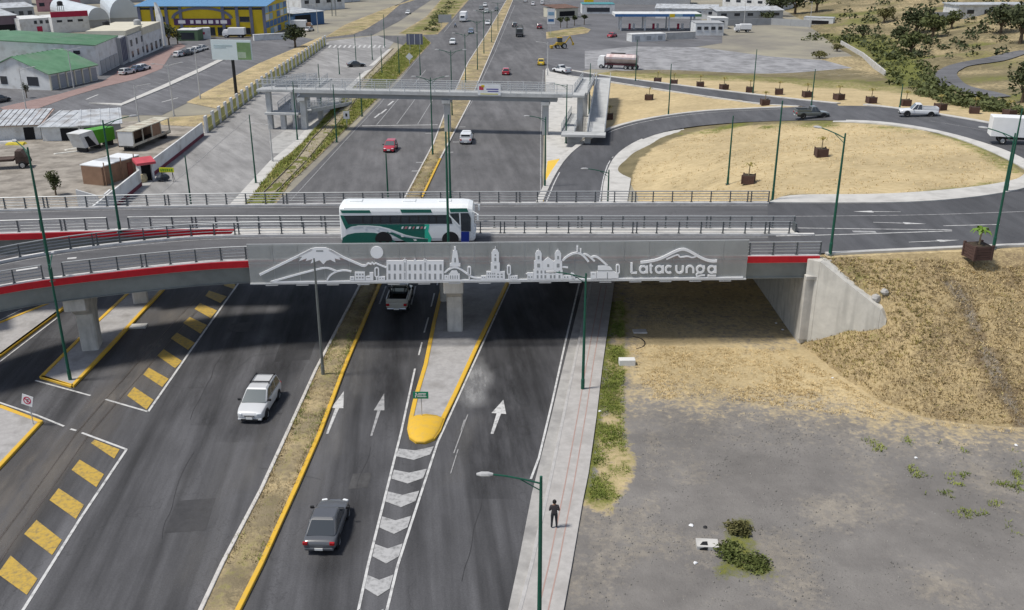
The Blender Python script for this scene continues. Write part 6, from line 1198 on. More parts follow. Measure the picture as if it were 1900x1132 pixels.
for i, (x, w) in enumerate(((-6.3, 2.2), (-3.2, 1.0), (-1.2, 1.6), (.8, 1.2), (2.6, 1.4), (4.6, .9), (6.6, 2.0))): k = MB(); k.box((cx_ + x, -.32, 4.4), (w, .04, 1.0)); k.build('sign_letter', M('sign_pale', (.62, .60, .62), .5, 0), sg)
for x in (-6, -2, 2, 6): opening(t, cx_ + x, 1.6, 3.2, 2.4, GLZ, 'entrance', frame=SLATE)
for y in range(6):
    for z in range(4): k = MB(); k.box((Ln + .03, 2 + y * 5, 1.2 + z * 2.2), (.08, 4.2, 1.8)); k.build('wall_tile', (YWALL, M('tile_blue', (.05, .14, .32), .6, .05), WALLW, M('tile_sky', (.22, .36, .48), .6, .05))[(y * 3 + z * 5 + y * z) % 4], t)
t, Ln = building('blue_shed', 'open shed with pale roof and blue side wall beyond the yellow hall', (546, 50), (602, 44), 16, 4.2, M('shed_blue', (.06, .13, .26), .7, .1, .5, stretch=(4, 4, .2)), 'mono', TIN, .8); opening(t, Ln * .3, 1.9, Ln * .5, 3.4, DARKO, 'doorway')
for i in range(8): k = MB(); k.box((Ln + .06, 1 + i * 2, 2.1), (.1, .25, 4)); k.build('wall_rib', BLUER, t)
t, Ln = building('white_house', 'white house with yellow sign at the top beyond the blue shed', (560, 22), (640, 16), 14, 5.5, WALLW)
for i in range(4): opening(t, (i + .5) * Ln / 4, 3.6, 2.2, 1.4, GLZ, frame=WALLW)
k = MB(); k.box((Ln * .5, -.3, 5.4), (3.2, .2, 1.3)); k.build('sign', YWALL, t)
t, Ln = building('kiosk', 'small flat-roofed kiosk in front of the yellow hall', (330, 76), (368, 76), 6, 3.0, M('kiosk_green', (.10, .16, .09), .7, .1), 'flat', WALLW, cat='kiosk'); opening(t, Ln / 2, 1.4, 4, 2.0, GLZ)
t, Ln = building('wall_block', 'white wall block with red marking in front of the yellow hall', (368, 73), (392, 72), 3, 3.0, WALLW, cat='wall'); opening(t, Ln * .4, 1.7, Ln * .3, .7, REDW, 'marking')
t, Ln = building('low_wall', 'low white wall right of the plaza by the fence end', (472, 76), (545, 72), 1.2, 1.6, WALLW, cat='wall')
def lorry(label, p, rz, boxc, L_=7.0, h=3.0, cabc=None):
    t = thing('truck', label, 'truck', G(*p), rz); k = MB(); k.box((0, -.8, 1.0 + (h - 1) / 2), (2.3, L_ - 2, h - 1)); k.build('cargo_box', boxc, t, bevel=.05); k = MB(); k.loft([[(-1, L_ / 2 - 1.7, .6), (1, L_ / 2 - 1.7, .6), (1, L_ / 2, .6), (-1, L_ / 2, .6)], [(-1, L_ / 2 - 1.7, 1.5), (1, L_ / 2 - 1.7, 1.5), (1, L_ / 2, 1.5), (-1, L_ / 2, 1.5)], [(-.9, L_ / 2 - 1.7, 2.4), (.9, L_ / 2 - 1.7, 2.4), (.9, L_ / 2 - .4, 2.4), (-.9, L_ / 2 - .4, 2.4)]]); c_ = k.build('cab', cabc or boxc, t, fix=True, bevel=.06)
    k = MB(); k.hexa([(-.8, L_ / 2 + .0, 1.58), (.8, L_ / 2 + .0, 1.58), (.75, L_ / 2 - .36, 2.3), (-.75, L_ / 2 - .36, 2.3)], [(-.8, L_ / 2 + .04, 1.6), (.8, L_ / 2 + .04, 1.6), (.75, L_ / 2 - .32, 2.32), (-.75, L_ / 2 - .32, 2.32)]); k.build('windscreen', GLASS, c_, fix=True); k = MB(); k.box((0, 0, .7), (1.0, L_ - .4, .3)); k.build('chassis', TRIM, t)
    for y in (L_ / 2 - 1.1, -L_ / 2 + 1.4):
        for s in (1, -1): wheel(t, s * .95, y, .45, s, .28)
    return t
lorry('white lorry parked in front of the yellow hall', (436, 70), PI / 2, TRW); lorry('white and brown lorry parked beside the blue shed', (560, 56), -PI / 2, TRW, 7, 3.2, BROWN); lorry('white lorry driving towards the camera at the far left verge', (860, 40), heading((860, 40), (905, 0)) + PI, TRW, 7.5, 3.4)
# billboard
g = G(437, 176); bb = thing('billboard', 'pale billboard on a black pole at the grass verge', 'billboard', g, -.12); Yb = g.y; zt1 = atY(391, 74, Yb).z; zb1 = atY(391, 111, Yb).z; x0_ = atY(391, 90, Yb).x - g.x; x1_ = atY(468, 90, Yb).x - g.x
b = MB(); b.tube((0, .4, 0), (0, .4, zt1 - .5), .32, .3, 12); b.build('pole', TRIM, bb); b = MB(); b.box(((x0_ + x1_) / 2, 0, (zt1 + zb1) / 2), (x1_ - x0_, .4, zt1 - zb1)); pn_ = b.build('panel', M('billboard_white', (.58, .66, .68), .5, .04), bb)
W_ = x1_ - x0_; H_ = zt1 - zb1
for (fx, fz, fw, fh, c) in ((.82, .45, .34, .86, (.16, .26, .12)), (.86, .72, .26, .30, (.06, .07, .10)), (.76, .25, .2, .3, (.32, .40, .30)), (.30, .72, .46, .07, (.40, .50, .53)), (.22, .62, .3, .04, (.40, .50, .53))): k = MB(); k.box((x0_ + fx * W_, -.22, zb1 + fz * H_), (fw * W_, .03 + random.random() * .01, fh * H_)); k.build('print', M('bb%d%d' % (c[0] * 100, c[1] * 100), c, .6, .15, .6), pn_)
b = MB(); b.box(((x0_ + x1_) / 2, .5, (zt1 + zb1) / 2), (W_ * .9, .3, .3)); b.build('brace', TRIM, bb)
for (x, y, dz, lab, c) in ((205, 100, 0, 'black water tank on a stand behind the white hall', 0), (262, 96, 0, 'grey water tank beside the white offices', 1), (118, 50, 0, 'black water tank behind the red-banded workshop', 0), (620, 30, 0, 'black water tank beside the top white house', 0)):
    wt = thing('water_tank', lab, 'water tank', G(x, y), 0); b = MB(); b.lathe([(.001, 1.5), (.35, 1.48), (.9, 1.2), (.95, .1), (.9, 0), (.001, 0)], 14, c=(0, 0, 7.0)); b.build('tank', TRIM if c == 0 else GREYW, wt, smooth=False, fix=True); b = MB()
    for sx in (-.7, .7):
        for sy in (-.7, .7): b.box((sx, sy, 3.5), (.14, .14, 7))
    b.box((0, 0, 6.95), (1.9, 1.9, .1)); b.build('stand', LGREY, wt)
# yard sheds
t, Ln = building('tin_shed', 'shed with rust-striped tin roof at the left edge of the dirt yard', (-20, 262), (78, 258), 9, 2.1, WALLW, 'mono', RUST, .9, cat='shed'); opening(t, Ln * .78, .95, 1.5, 1.9, DARKO, 'doorway')
for i in range(9): k = MB(); k.loft([[(x, -.45, 2.28), (x, 9.4, 3.14), (x + .06, 9.4, 3.2), (x + .06, -.45, 2.34)] for x in (i * Ln / 9, i * Ln / 9 + .9)]) if False else k.box((i * Ln / 9 + .6, 4.4, 2.78), (.7, 10, .05), rx=.088); k.build('roof_sheet', TIN, t)
t, Ln = building('tin_shed', 'white shed with pale tin roof and dark open bays behind the dirt yard', (80, 262), (152, 261), 9, 2.1, WALLW, 'mono', TIN, .9, cat='shed'); opening(t, Ln * .72, 1.0, Ln * .46, 1.9, DARKO, 'doorway')
t, Ln = building('tin_shed', 'pale tin-roofed shed half hidden by the green van box', (154, 261), (226, 256), 9, 2.2, GREYW, 'mono', TIN, .9, cat='shed'); opening(t, Ln * .25, 1.0, Ln * .36, 1.9, DARKO, 'doorway')
# old truck body, white and green
p0, p1 = G(160, 284), G(216, 268); d_ = p1 - p0; tb = thing('derelict_van', 'old white and green van box leaning on supports in the yard', 'van box', p0, math.atan2(d_.y, d_.x)); L_ = d_.length
b = MB(); b.loft([[(0, 0, .7), (0, 2.2, .7), (-.9, 2.2, 2.9), (-.9, 0, 2.9)], [(L_ * .45, 0, .7), (L_ * .45, 2.2, .7), (L_ * .3, 2.2, 3.0), (L_ * .3, 0, 3.0)]]); w_ = b.build('front', WALLW, tb, fix=True); b = MB(); b.loft([[(L_ * .452, .05, .8), (L_ * .452, 2.2, .8), (L_ * .33, 2.2, 2.9), (L_ * .33, .05, 2.9)], [(L_, .05, .8), (L_, 2.2, .8), (L_, 2.2, 2.7), (L_, .05, 2.7)]]); b.build('green_side', M('truck_green', (.07, .30, .02), .5, .1, 1), tb, fix=True)
b = MB(); b.loft([[(L_ * .12, -.05, .75), (L_ * .12, .1, .75), (L_ * .02, .1, 2.3), (L_ * .02, -.05, 2.3)], [(L_ * .36, -.05, .75), (L_ * .36, .1, .75), (L_ * .14, .1, 2.3), (L_ * .14, -.05, 2.3)]]); b.build('doorway', DARKO, w_, fix=True)
for x in (.6, L_ * .5, L_ - .5): b = MB(); b.box((x, 1.1, .4), (.35, 1.8, .8)); b.build('support', TRIM, tb)
# gutted bus body
p0, p1 = G(250, 282), G(318, 254); d_ = p1 - p0; L_ = d_.length; gb = thing('bus_shell', 'gutted cream bus shell with open window bays in the yard', 'bus shell', p0, math.atan2(d_.y, d_.x)); CRM = M('shell_cream', (.48, .46, .38), .7, .15, .8, stain=((.25, .17, .11), .7))
b = MB(); b.box((L_ / 2, 1.2, 2.98), (L_ + .1, 2.6, .12)); rf = b.build('roof', CRM, gb); b = MB(); b.box((.06, 1.2, 1.8), (.12, 2.4, 2.3)); b.build('end_wall', WALLW, gb); b = MB(); b.box((L_ / 2, 2.4, 1.8), (L_, .1, 2.3)); b.build('back_wall', BROWN, gb); b = MB(); b.box((L_ / 2, 1.2, .75), (L_, 2.4, .2)); b.build('floor', TRIM, gb)
for i in range(5): b = MB(); b.box((.2 + i * (L_ - .4) / 4, .04, 1.85), (.22, .12, 2.2)); b.build('pillar', CRM, gb)
b = MB(); b.box((L_ / 2, .03, .95), (L_, .12, .35)); b.build('sill', CRM, gb); b = MB(); b.box((L_ * .62, .08, 1.9), (L_ * .22, .06, 2.0)); b.build('patch_panel', BROWN, gb)
for i in range(6): b = MB(); b.box(((i + .5) * L_ / 6, 1.2, 3.055), (.07, 2.5, .05)); b.build('roof_rib', CRM, rf)
for x in (1.2, L_ - 1.2): b = MB(); b.box((x, 1.2, .33), (.5, 2.0, .66)); b.build('support', TRIM, gb)
# guard hut
p0, p1 = G(193, 345), G(262, 322); d_ = p1 - p0; L_ = d_.length; gh = thing('guard_hut', 'brown-walled hut with white roof beside the boundary wall', 'hut', p0, math.atan2(d_.y, d_.x))
b = MB(); b.box((L_ / 2, 1.6, 1.2), (L_, 3.2, 2.4)); b.build('wall', BROWN, gh)
for i in range(3): b = MB(); b.box(((i + .5) * L_ / 3, 1.6, 2.48), (L_ / 3 - .02, 3.5, .12), ry=(-.02, .03, -.02)[i]); b.build('roof_sheet', M('hut_roof', (.70, .72, .73), .5, .08, .8) if i != 1 else TIN, gh)
b = MB(); b.box((L_ * .72, -.04, 1.0), (.9, .1, 1.9)); b.build('door', M('hut_door', (.20, .07, .05), .7, .1), gh)
for x in (.1, L_ * .45, L_ * .8): b = MB(); b.box((x, -.35, 1.5), (.1, .1, 3.0)); b.build('post', BROWN, gh)
g = G(272, 335); gt = thing('gate_booth', 'small gate booth with red roof in the boundary wall', 'booth', g, fang + .75); b = MB(); b.box((-.8, 0, 1.1), (.25, 1.3, 2.2)); b.box((.8, 0, 1.1), (.25, 1.3, 2.2)); b.build('wall', WALLW, gt); b = MB(); b.box((0, 0, 1.0), (1.35, .2, 2.0)); b.build('door', DARKO, gt); b = MB(); b.loft([[(-1.2, -1.0, 2.25), (1.2, -1.0, 2.25), (1.2, -1.0, 2.55), (-1.2, -1.0, 2.55)], [(-1.2, .9, 2.5), (1.2, .9, 2.5), (1.2, .9, 2.95), (-1.2, .9, 2.95)]]); b.build('roof', M('booth_red', (.50, .08, .10), .6, .1, 1), gt, fix=True)
b = MB(); b.lathe([(.001, 1.1), (.5, 1.05), (.62, .5), (.5, 0), (.001, 0)], 9); tag(b.build('sack', M('sack_beige', (.36, .31, .20), .95, .2, 2), loc=G(266, 338), fix=True), 'bulging beige sack leaning by the gate booth', 'sack')
# yellow sign board with a dark handcart in front
g = G(312, 338); ys = thing('sign_board', 'small yellow and green sign board on the service road', 'sign', g, -.05)
for s in (-.7, .7): b = MB(); b.tube((s, 0, 0), (s, 0, 1.5), .035); b.tube((s, .6, 0), (s, 0, 1.4), .03); b.build('leg', TRIM, ys)
b = MB(); b.box((0, 0, 1.6), (1.9, .06, .62)); pb_ = b.build('panel', M('sign_yellow', (.62, .62, .03), .5, .04), ys)
for i, w in enumerate((.16, .2, .18, .2, .14, .2)): b = MB(); b.box((-.72 + i * .28, -.04, 1.6), (w, .02, .36)); b.build('lettering', M('sign_green', (.12, .28, .02), .5, 0), pb_)
g = G(303, 336); hc = thing('handcart', 'dark covered handcart in front of the yellow sign board', 'cart', g, .5); b = MB(); b.lathe([(.001, .95), (.45, .9), (.75, .6), (.8, .3), (.7, .22), (.001, .22)], 12); b.v = [(x * 1.1, y * .65, z) for x, y, z in b.v]; b.build('cover', M('tarp_dark', (.03, .04, .055), .5, .2, 2), hc, fix=True)
for s in (-.5, .5): wheel(hc, s, 0, .25, 1 if s > 0 else -1, .08)
b = MB(); b.tube((.2, -.4, .5), (.3, -1.2, .8), .03); b.tube((-.2, -.4, .5), (-.3, -1.2, .8), .03); b.build('handle', TRIM, hc)
# tyres, scrap and a derelict lorry at the left edge
g = G(166, 334); 
for i, (dx, dy, z) in enumerate(((0, 0, 0), (.12, .1, .24), (1.1, .3, 0))):
    b = MB(); b.lathe([(.3, .02), (.5, 0), (.56, .06), (.56, .18), (.5, .24), (.3, .22), (.3, .02)], 16); tag(b.build('tyre', TYRE, loc=(g.x + dx, g.y + dy, z)), ('black tyre at the bottom of the pair in the dirt yard', 'black tyre on top of the pair in the dirt yard', 'single black tyre lying beside the pair in the yard')[i], 'tyre', 'tyres in the yard')
g = G(12, 312); dl = thing('derelict_lorry', 'rusty derelict lorry at the left edge of the yard', 'lorry', g, .25); RST = M('rust_dark', (.08, .055, .045), .85, .3, 1)
b = MB(); b.box((-1, 0, 1.25), (4.6, 2.2, .3)); b.build('flatbed', RST, dl); b = MB(); b.loft([[(1.5, -1, .7), (3.2, -1, .7), (3.2, 1, .7), (1.5, 1, .7)], [(1.5, -1, 1.7), (2.9, -1, 1.6), (2.9, 1, 1.6), (1.5, 1, 1.7)], [(1.6, -.9, 2.4), (2.3, -.9, 2.4), (2.3, .9, 2.4), (1.6, .9, 2.4)]]); b.build('cab', RST, dl, fix=True)
for x in (2.3, -2.2):
    for s in (1, -1): w_ = wheel(dl, 0, 0, .5, s, .28); w_.location = (x, s * 1.0, .5); w_.rotation_euler = (0, 0, PI / 2)
for i, (p, c, lab, s) in enumerate((((30, 268), (.55, .45, .05), 'yellow scrap car panel lying near the sheds', (2.8, 1.4, .3)), ((12, 266), (.5, .5, .5), 'white scrap panel lying at the left edge by the sheds', (2.2, 1.2, .35)), ((8, 252), (.28, .05, .04), 'red scrap chassis by the rust-striped shed', (2.6, .9, .6)), ((128, 283), (.5, .49, .45), 'pale plank lying on the yard before the van box', (4.2, .6, .12)), ((140, 276), (.52, .5, .46), 'pale board lying at the foot of the van box', (3.2, .8, .12)))):
    b = MB(); b.loft([[(-s[0] / 2, -s[1] / 2, 0), (s[0] / 2, -s[1] / 2, 0), (s[0] / 2, s[1] / 2, 0), (-s[0] / 2, s[1] / 2, 0)], [(-s[0] * .42, -s[1] * .4, s[2]), (s[0] * .48, -s[1] * .44, s[2] * .8), (s[0] * .40, s[1] * .45, s[2]), (-s[0] * .45, s[1] * .38, s[2] * .9)]]); tag(b.build('scrap_panel', M('scrap%d' % i, c, .7, .2, 1.5), loc=G(*p), rz=.2 * i, fix=True), lab, 'scrap')
# white angled wall at the yard corner
g = G(146, 384); t = thing('corner_wall', 'short white wall with slanted top at the yard corner', 'wall', g, .1); b = MB(); b.plate([(0, 0), (2.6, 0), (2.3, 1.3), (0, 2.1)], -.1, .12); b.build('wall', WALLW, t, fix=True); b = MB(); b.box((3.3, .6, .8), (.2, 2.2, 1.6)); b.build('return_wall', WALLW, t)
# ================================================================ RIGHT: gas station and beyond
t = thing('gas_station', 'gas station canopy with blue and white fascia', 'gas station', G(1140, 58), 0.0); W_ = (G(1300, 58) - G(1140, 58)).x
b = MB(); b.box((W_ / 2, 5, 5.0), (W_, 10, .9)); cn_ = b.build('canopy', WALLW, t)
for x0, x1, c in ((0, .1, 'tile_blue'), (.1, .62, 'tile_blue'), (.62, .78, 'tile_sky'), (.78, .92, 'tile_blue'), (.92, 1, 'roof_green')): b = MB(); b.box(((x0 + x1) / 2 * W_, -.06, 4.95), ((x1 - x0) * W_ - .05, .12, .8)); b.build('fascia_panel', MATS[c], cn_)
b = MB(); b.box((W_ * .66, -.2, 4.9), (1.6, .2, 1.1)); b.build('emblem', YWALL, cn_)
for x in (.08, .36, .64, .93):
    for y in (2, 8): b = MB(); b.box((x * W_, y, 2.3), (.5, .5, 4.6)); b.build('canopy_column', WALLW, t)
for x in (.22, .5, .79): b = MB(); b.box((x * W_, 5, .1), (3.2, 1.2, .2)); i_ = b.build('pump_island', CONC, t); b = MB(); b.box((x * W_ - .7, 5, 1.1), (.7, .6, 1.8)); b.build('pump', REDW, i_); b = MB(); b.box((x * W_ + .7, 5, 1.1), (.7, .6, 1.8)); b.build('pump', WALLW, i_)
t, Ln = building('station_shop', 'white flat-roofed shop at the right end of the gas station', (1290, 66), (1342, 66), 9, 3.6, WALLW, 'flat', GREYW)
for i in range(4): opening(t, (i + .5) * Ln / 4, 2.2, 1.3, 1.0, GLZ, frame=WALLW)
t, Ln = building('station_shop', 'small white block behind the gas station shop', (1318, 54), (1350, 54), 7, 3.4, WALLW); opening(t, Ln * .6, 2.2, 2.0, 1.0, GLZ)
t, Ln = building('perimeter_wall', 'white low panelled wall in front of the gas station', (1172, 78), (1235, 76), 4, 2.0, WALLW, cat='wall'); 
for i in range(3): opening(t, (i + .5) * Ln / 3, 1.0, 1.4, 1.2, GREYW, 'panel')
t, Ln = building('perimeter_wall', 'pale wall beyond the parked red car at the gas station', (1236, 74), (1290, 72), 1.0, 1.9, CONC_W, cat='wall')
t, Ln = building('canopy_shop', 'shop with teal roof edge at the top beside the gas station', (1080, 26), (1140, 26), 10, 3.6, WALLW, 'flat', M('teal_roof', (.05, .24, .26), .5, .06)); opening(t, Ln / 2, 1.6, Ln * .7, 1.6, GLZ)
t, Ln = building('restaurant', 'dark-fronted roadside restaurant with palms at the highway edge', (1032, 34), (1072, 32), 9, 3.4, CREAM, 'mono', M('roof_thatch', (.16, .10, .08), .9, .2, .6), .8); opening(t, Ln / 2, 1.5, Ln * .7, 1.8, DARKO, 'doorway')
t, Ln = building('yellow_sign_tower', 'yellow sign block at the top edge right of the highway', (1084, 14), (1101, 14), 2, 6.0, YWALL, cat='sign')
for (p0, p1, d, h, wm, rm, lab) in (((1216, 34), (1330, 36), 16, 3.6, WALLW, TIN, 'long pale-roofed warehouse behind the gas station'), ((1330, 38), (1452, 36), 14, 3.2, GREYW, TIN, 'low pale-roofed warehouse right of the gas station'), ((1340, 14), (1440, 20), 16, 5.0, WALLW, M('arch_roof'), 'white warehouse with slanted roof near the dark trees'), ((1130, 8), (1280, 10), 18, 5.5, GREYW, TIN, 'grey warehouse row at the top behind the gas station')):
    t, Ln = building('warehouse', lab, p0, p1, d, h, wm, 'gable', rm, 1.0)
    for i in range(5): opening(t, (i + .5) * Ln / 5, h * .6, Ln / 12, 1.0, GLZ)
def wallrun(label, pts, h, mat_, nm='wall', step=6.0):
    P = resample([GH(*p) for p in pts], step); t = thing(nm, label, 'wall', P[0])
    for p, q in zip(P[:-1], P[1:]):
        m = (p + q) / 2 - P[0]; d_ = q - p; k = MB(); k.box((0, 0, h / 2 - .3), (d_.length - .05, .3, h + .6)); k.build('wall_panel', mat_, t, loc=m, rz=math.atan2(d_.y, d_.x))
wallrun('grey block wall below the low warehouse at the foot of the hill', [(1350, 48), (1430, 46), (1505, 50)], 2.2, GREYW)
wallrun('pale low wall running down the field to the ravine', [(1560, 82), (1600, 105), (1642, 140)], 1.0, CONC_W)
t, Ln = building('white_shelter', 'small white shelter at the foot of the hill', (1490, 46), (1545, 48), 5, 2.4, WALLW, 'flat', TIN); opening(t, Ln * .5, 1.0, Ln * .7, 1.2, DARKO, 'doorway')
gH = GH(1790, 36); t = thing('hill_house', 'pale house on the hill at the top right', 'house', gH, .05)
b = MB(); b.box((16, 6, 1.8), (36, 10, 4.6)); b.build('wall', WALLW, t); b = MB(); b.box((16, 6, 4.25), (37, 11, .3)); b.build('roof', TIN, t)
for i in range(6): b = MB(); b.box((2 + i * 5.6, .95, 2.2), (2.2, .1, 1.2)); b.build('window', GLZ, t)
b = MB(); b.box((-6, 4, .6), (8, .4, 2.6)); b.build('garden_wall', GREYW, t)
# road up the hill
hp = [GH(*p) for p in ((1850, 182), (1790, 168), (1758, 150), (1752, 138), (1765, 126), (1800, 118), (1860, 108), (1905, 95))]
P = smooth_line(hp, 2); b = MB(); 
L1, L2 = offset_line(P, 2.2), offset_line(P, -2.2); b.ribbon([Vector((p.x, p.y, H(p.x, p.y) + .15)) for p in L1], [Vector((p.x, p.y, H(p.x, p.y) + .15)) for p in L2]); struct(b.build('hill_path', A_PLAZA, fix=True))
# tanker
g = G(1112, 126); g2 = G(1180, 128); d_ = g2 - g; tk = thing('tanker_truck', 'silver and maroon tanker truck parked on the gravel yard', 'tanker', g, math.atan2(d_.y, d_.x) - .12); TL = 8.6
b = MB(); b.lathe([(.001, 0), (.9, .02), (1.15, .25), (1.18, 1), (1.18, TL - 1.6), (1.15, TL - 1.2), (.9, TL - 1.0), (.001, TL - .98)], 18, axis='X', c=(1.6, 0, 2.35)); tank = b.build('tank', M('tank_metal', (.46, .40, .40), .35, .12, 1, metal=.5, coord='obj', stain=((.30, .16, .16), .6)), tk, smooth=False)
b = MB(); b.box((TL / 2 + .6, 0, 1.0), (TL, 1.0, .35)); b.build('chassis', M('chassis_maroon', (.16, .05, .06), .6, .1), tk); b = MB(); b.loft([[(-.2, -1.1, .6), (1.4, -1.1, .6), (1.4, 1.1, .6), (-.2, 1.1, .6)], [(-.2, -1.1, 1.8), (1.4, -1.1, 1.8), (1.4, 1.1, 1.8), (-.2, 1.1, 1.8)], [(.1, -1, 2.9), (1.4, -1, 2.9), (1.4, 1, 2.9), (.1, 1, 2.9)]]); b.build('cab', TRW, tk, fix=True, bevel=.06)
b = MB(); b.box((4.5, 0, 3.6), (3.4, .6, .12)); b.build('walkway', TRIM, tank)
for x in (.7, 2.6, 6.6, 7.7, 8.8):
    for s in (1, -1): w_ = wheel(tk, 0, 0, .5, s, .3); w_.location = (x, s * 1.0, .5); w_.rotation_euler = (0, 0, PI / 2)
# backhoe
g = G(1040, 90); bh = thing('backhoe', 'yellow backhoe at the head of the footbridge ramp', 'backhoe', g, .15); BY = M('backhoe_yellow', (.42, .28, .03), .6, .12, 1)
b = MB(); b.box((0, 0, 1.3), (2.6, 1.4, .8)); b.build('body', BY, bh, bevel=.08); b = MB(); b.box((-.3, 0, 2.3), (1.3, 1.3, 1.2)); b.build('cab', GLASS, bh); b = MB(); b.box((-.3, 0, 2.95), (1.5, 1.5, .12)); b.build('cab_roof', BY, bh); b = MB(); b.path([Vector((1.3, 0, 1.5)), Vector((2.6, 0, 3.2)), Vector((3.4, 0, 1.6))], .16); b.box((3.5, 0, 1.2), (.5, .8, .7)); b.build('boom', BY, bh); b = MB(); b.path([Vector((-1.3, .5, 1.3)), Vector((-2.4, .5, .6))], .1); b.path([Vector((-1.3, -.5, 1.3)), Vector((-2.4, -.5, .6))], .1); b.box((-2.6, 0, .5), (.6, 2.0, .7)); b.build('loader_bucket', BY, bh)
for x, r_ in ((.9, .75), (-1.0, .55)):
    for s in (1, -1): w_ = wheel(bh, 0, 0, r_, s, .35); w_.location = (x, s * .8, r_); w_.rotation_euler = (0, 0, PI / 2)
# flat truck with a bowed frame
g = G(964, 68); ft = thing('frame_truck', 'small dark truck carrying a bowed grey frame', 'truck', g, heading((964, 68), (985, 10))); b = MB(); b.box((0, 0, .9), (2.2, 5.2, .35)); b.build('flatbed', TRIM, ft); b = MB()
for y in (-2.3, 0, 2.0): b.path([Vector((-1.05, y, 1.0)), Vector((-1.05, y, 2.8)), Vector((-.6, y, 3.4)), Vector((.6, y, 3.4)), Vector((1.05, y, 2.8)), Vector((1.05, y, 1.0))], .07)
b.build('bow_frame', LGREY, ft); b = MB(); b.box((0, 3.2, 1.3), (2.0, 1.5, 1.6)); b.build('cab', DARKP, ft, bevel=.1)
for y in (2.9, -1.6):
    for s in (1, -1): wheel(ft, s * .95, y, .42, s, .26)
lorry('small white lorry parked on the grass right of the gas station', (1378, 60), PI / 2, TRW, 5.5, 2.6)
b_ = thing('motorcycle', 'motorcycle with rider at the far left highway edge', 'motorcycle', G(845, 51), -.4); k = MB(); k.lathe([(.2, -.05), (.3, -.05), (.3, .05), (.2, .05)], 12, axis='X', c=(0, .65, .3)); k.lathe([(.2, -.05), (.3, -.05), (.3, .05), (.2, .05)], 12, axis='X', c=(0, -.65, .3)); k.build('wheel', TYRE, b_); k = MB(); k.box((0, 0, .65), (.25, 1.1, .35)); k.build('body', DARKP, b_, bevel=.08); k = MB(); k.loft([[(-.18, -.25, .8), (.18, -.25, .8), (.18, .05, .8), (-.18, .05, .8)], [(-.24, -.15, 1.35), (.24, -.15, 1.35), (.2, .12, 1.35), (-.2, .12, 1.35)], [(-.08, .0, 1.5), (.08, .0, 1.5), (.08, .12, 1.5), (-.08, .12, 1.5)]]); k.build('rider', BLUEP, b_, fix=True)

# ================================================================ PLANTERS
WOOD = M('planter_wood', (.085, .05, .042), .8, .25, 2.0, coord='obj', stretch=(1, 1, 6)); SOIL = M('soil', (.06, .045, .03), .95, .2, 3); PALML = M('palm_leaf', (.20, .19, .05), .7, .25, 2, (.30, .24, .08)); PALMG = M('palm_leaf_green', (.13, .22, .03), .6, .25, 2); PTR = M('palm_trunk', (.28, .22, .13), .9, .2, 3)
def planter_proto(green):
    t = thing('planter', 'x', 'planter', (0, 0, -600), group='wooden planters'); k = MB(); k.box((0, 0, .45), (1.2, 1.2, .88)); k.build('box', WOOD, t)
    for i in range(5):
        z = .09 + i * .185
        for s in (-1, 1): k = MB(); k.box((0, s * .615, z), (1.22, .05, .165)); k.build('slat', WOOD, t); k = MB(); k.box((s * .615, 0, z), (.05, 1.22, .165)); k.build('slat', WOOD, t)
    for sx in (-1, 1):
        for sy in (-1, 1): k = MB(); k.box((sx * .61, sy * .61, .5), (.14, .14, 1.0)); k.build('corner_post', WOOD, t)
    k = MB(); k.box((0, 0, .9), (1.05, 1.05, .04)); k.build('soil', SOIL, t)
    k = MB(); k.tube((0, 0, .9), (.04, .02, 1.9 if not green else 1.7), .07, .05, 7); k.build('trunk', PTR, t)
    k = MB(); r_ = random.Random(3)
    for i in range(16 if green else 10):
        a = r_.uniform(0, 6.28); up = r_.uniform(.25, .9); L_ = r_.uniform(.5, .8); p = Vector((.04, .02, 1.85 if not green else 1.65)); d = Vector((math.cos(a), math.sin(a), 0)); n = Vector((-d.y, d.x, 0)); pts = [p, p + d * L_ * .4 + Vector((0, 0, up * .5)), p + d * L_ * .75 + Vector((0, 0, up * .45)), p + d * L_ + Vector((0, 0, up * .1))]
        w = [.03, .10, .09, .01]; k.ribbon([q + n * ww_ for q, ww_ in zip(pts, w)], [q - n * ww_ for q, ww_ in zip(pts, w)])
    k.build('palm_frond', PALMG if green else PALML, t); return t
pA, pB = planter_proto(False), planter_proto(True); pB.location = Vector(G(1812, 478, DZ)); pB.rotation_euler = (0, 0, .15); pB.scale = (1.15,) * 3; pB['label'] = 'big brown planter with a young green palm on the embankment edge'
PLN = [(1106, 158, 'brown planter on the dry grass where the entry ramp begins'), (1130, 221, 'brown planter with a palm in the left corner of the dry grass triangle'), (1204, 185, 'brown planter in the middle of the dry grass triangle'), (1419, 195, 'brown planter at the tip of the dry grass triangle between the two ramps'), (1388, 340, 'brown planter on the loop island nearest the railing'), (1523, 290, 'brown planter in the middle of the loop island')]
ords = ['first', 'second', 'third', 'fourth', 'fifth', 'sixth', 'seventh', 'eighth', 'ninth', 'tenth', 'eleventh', 'last']
for i, p in enumerate(((1220, 153), (1250, 157), (1299, 161), (1343, 166), (1391, 171), (1445, 175), (1497, 180), (1556, 185), (1616, 191), (1680, 196), (1744, 204), (1807, 210))): PLN.append((p[0], p[1], 'brown planter in the row beyond the ramp, %s from the left' % ords[i]))
PLN.append((1872, 216, 'brown planter half hidden behind the white box truck'))
for i, (x, y, lab) in enumerate(PLN):
    g = GH(x, y); 
    if i == 0: pA.location = g; pA['label'] = lab; pA.rotation_euler = (0, 0, .1)
    else: dup(pA, g, random.uniform(-.4, .4), lab)

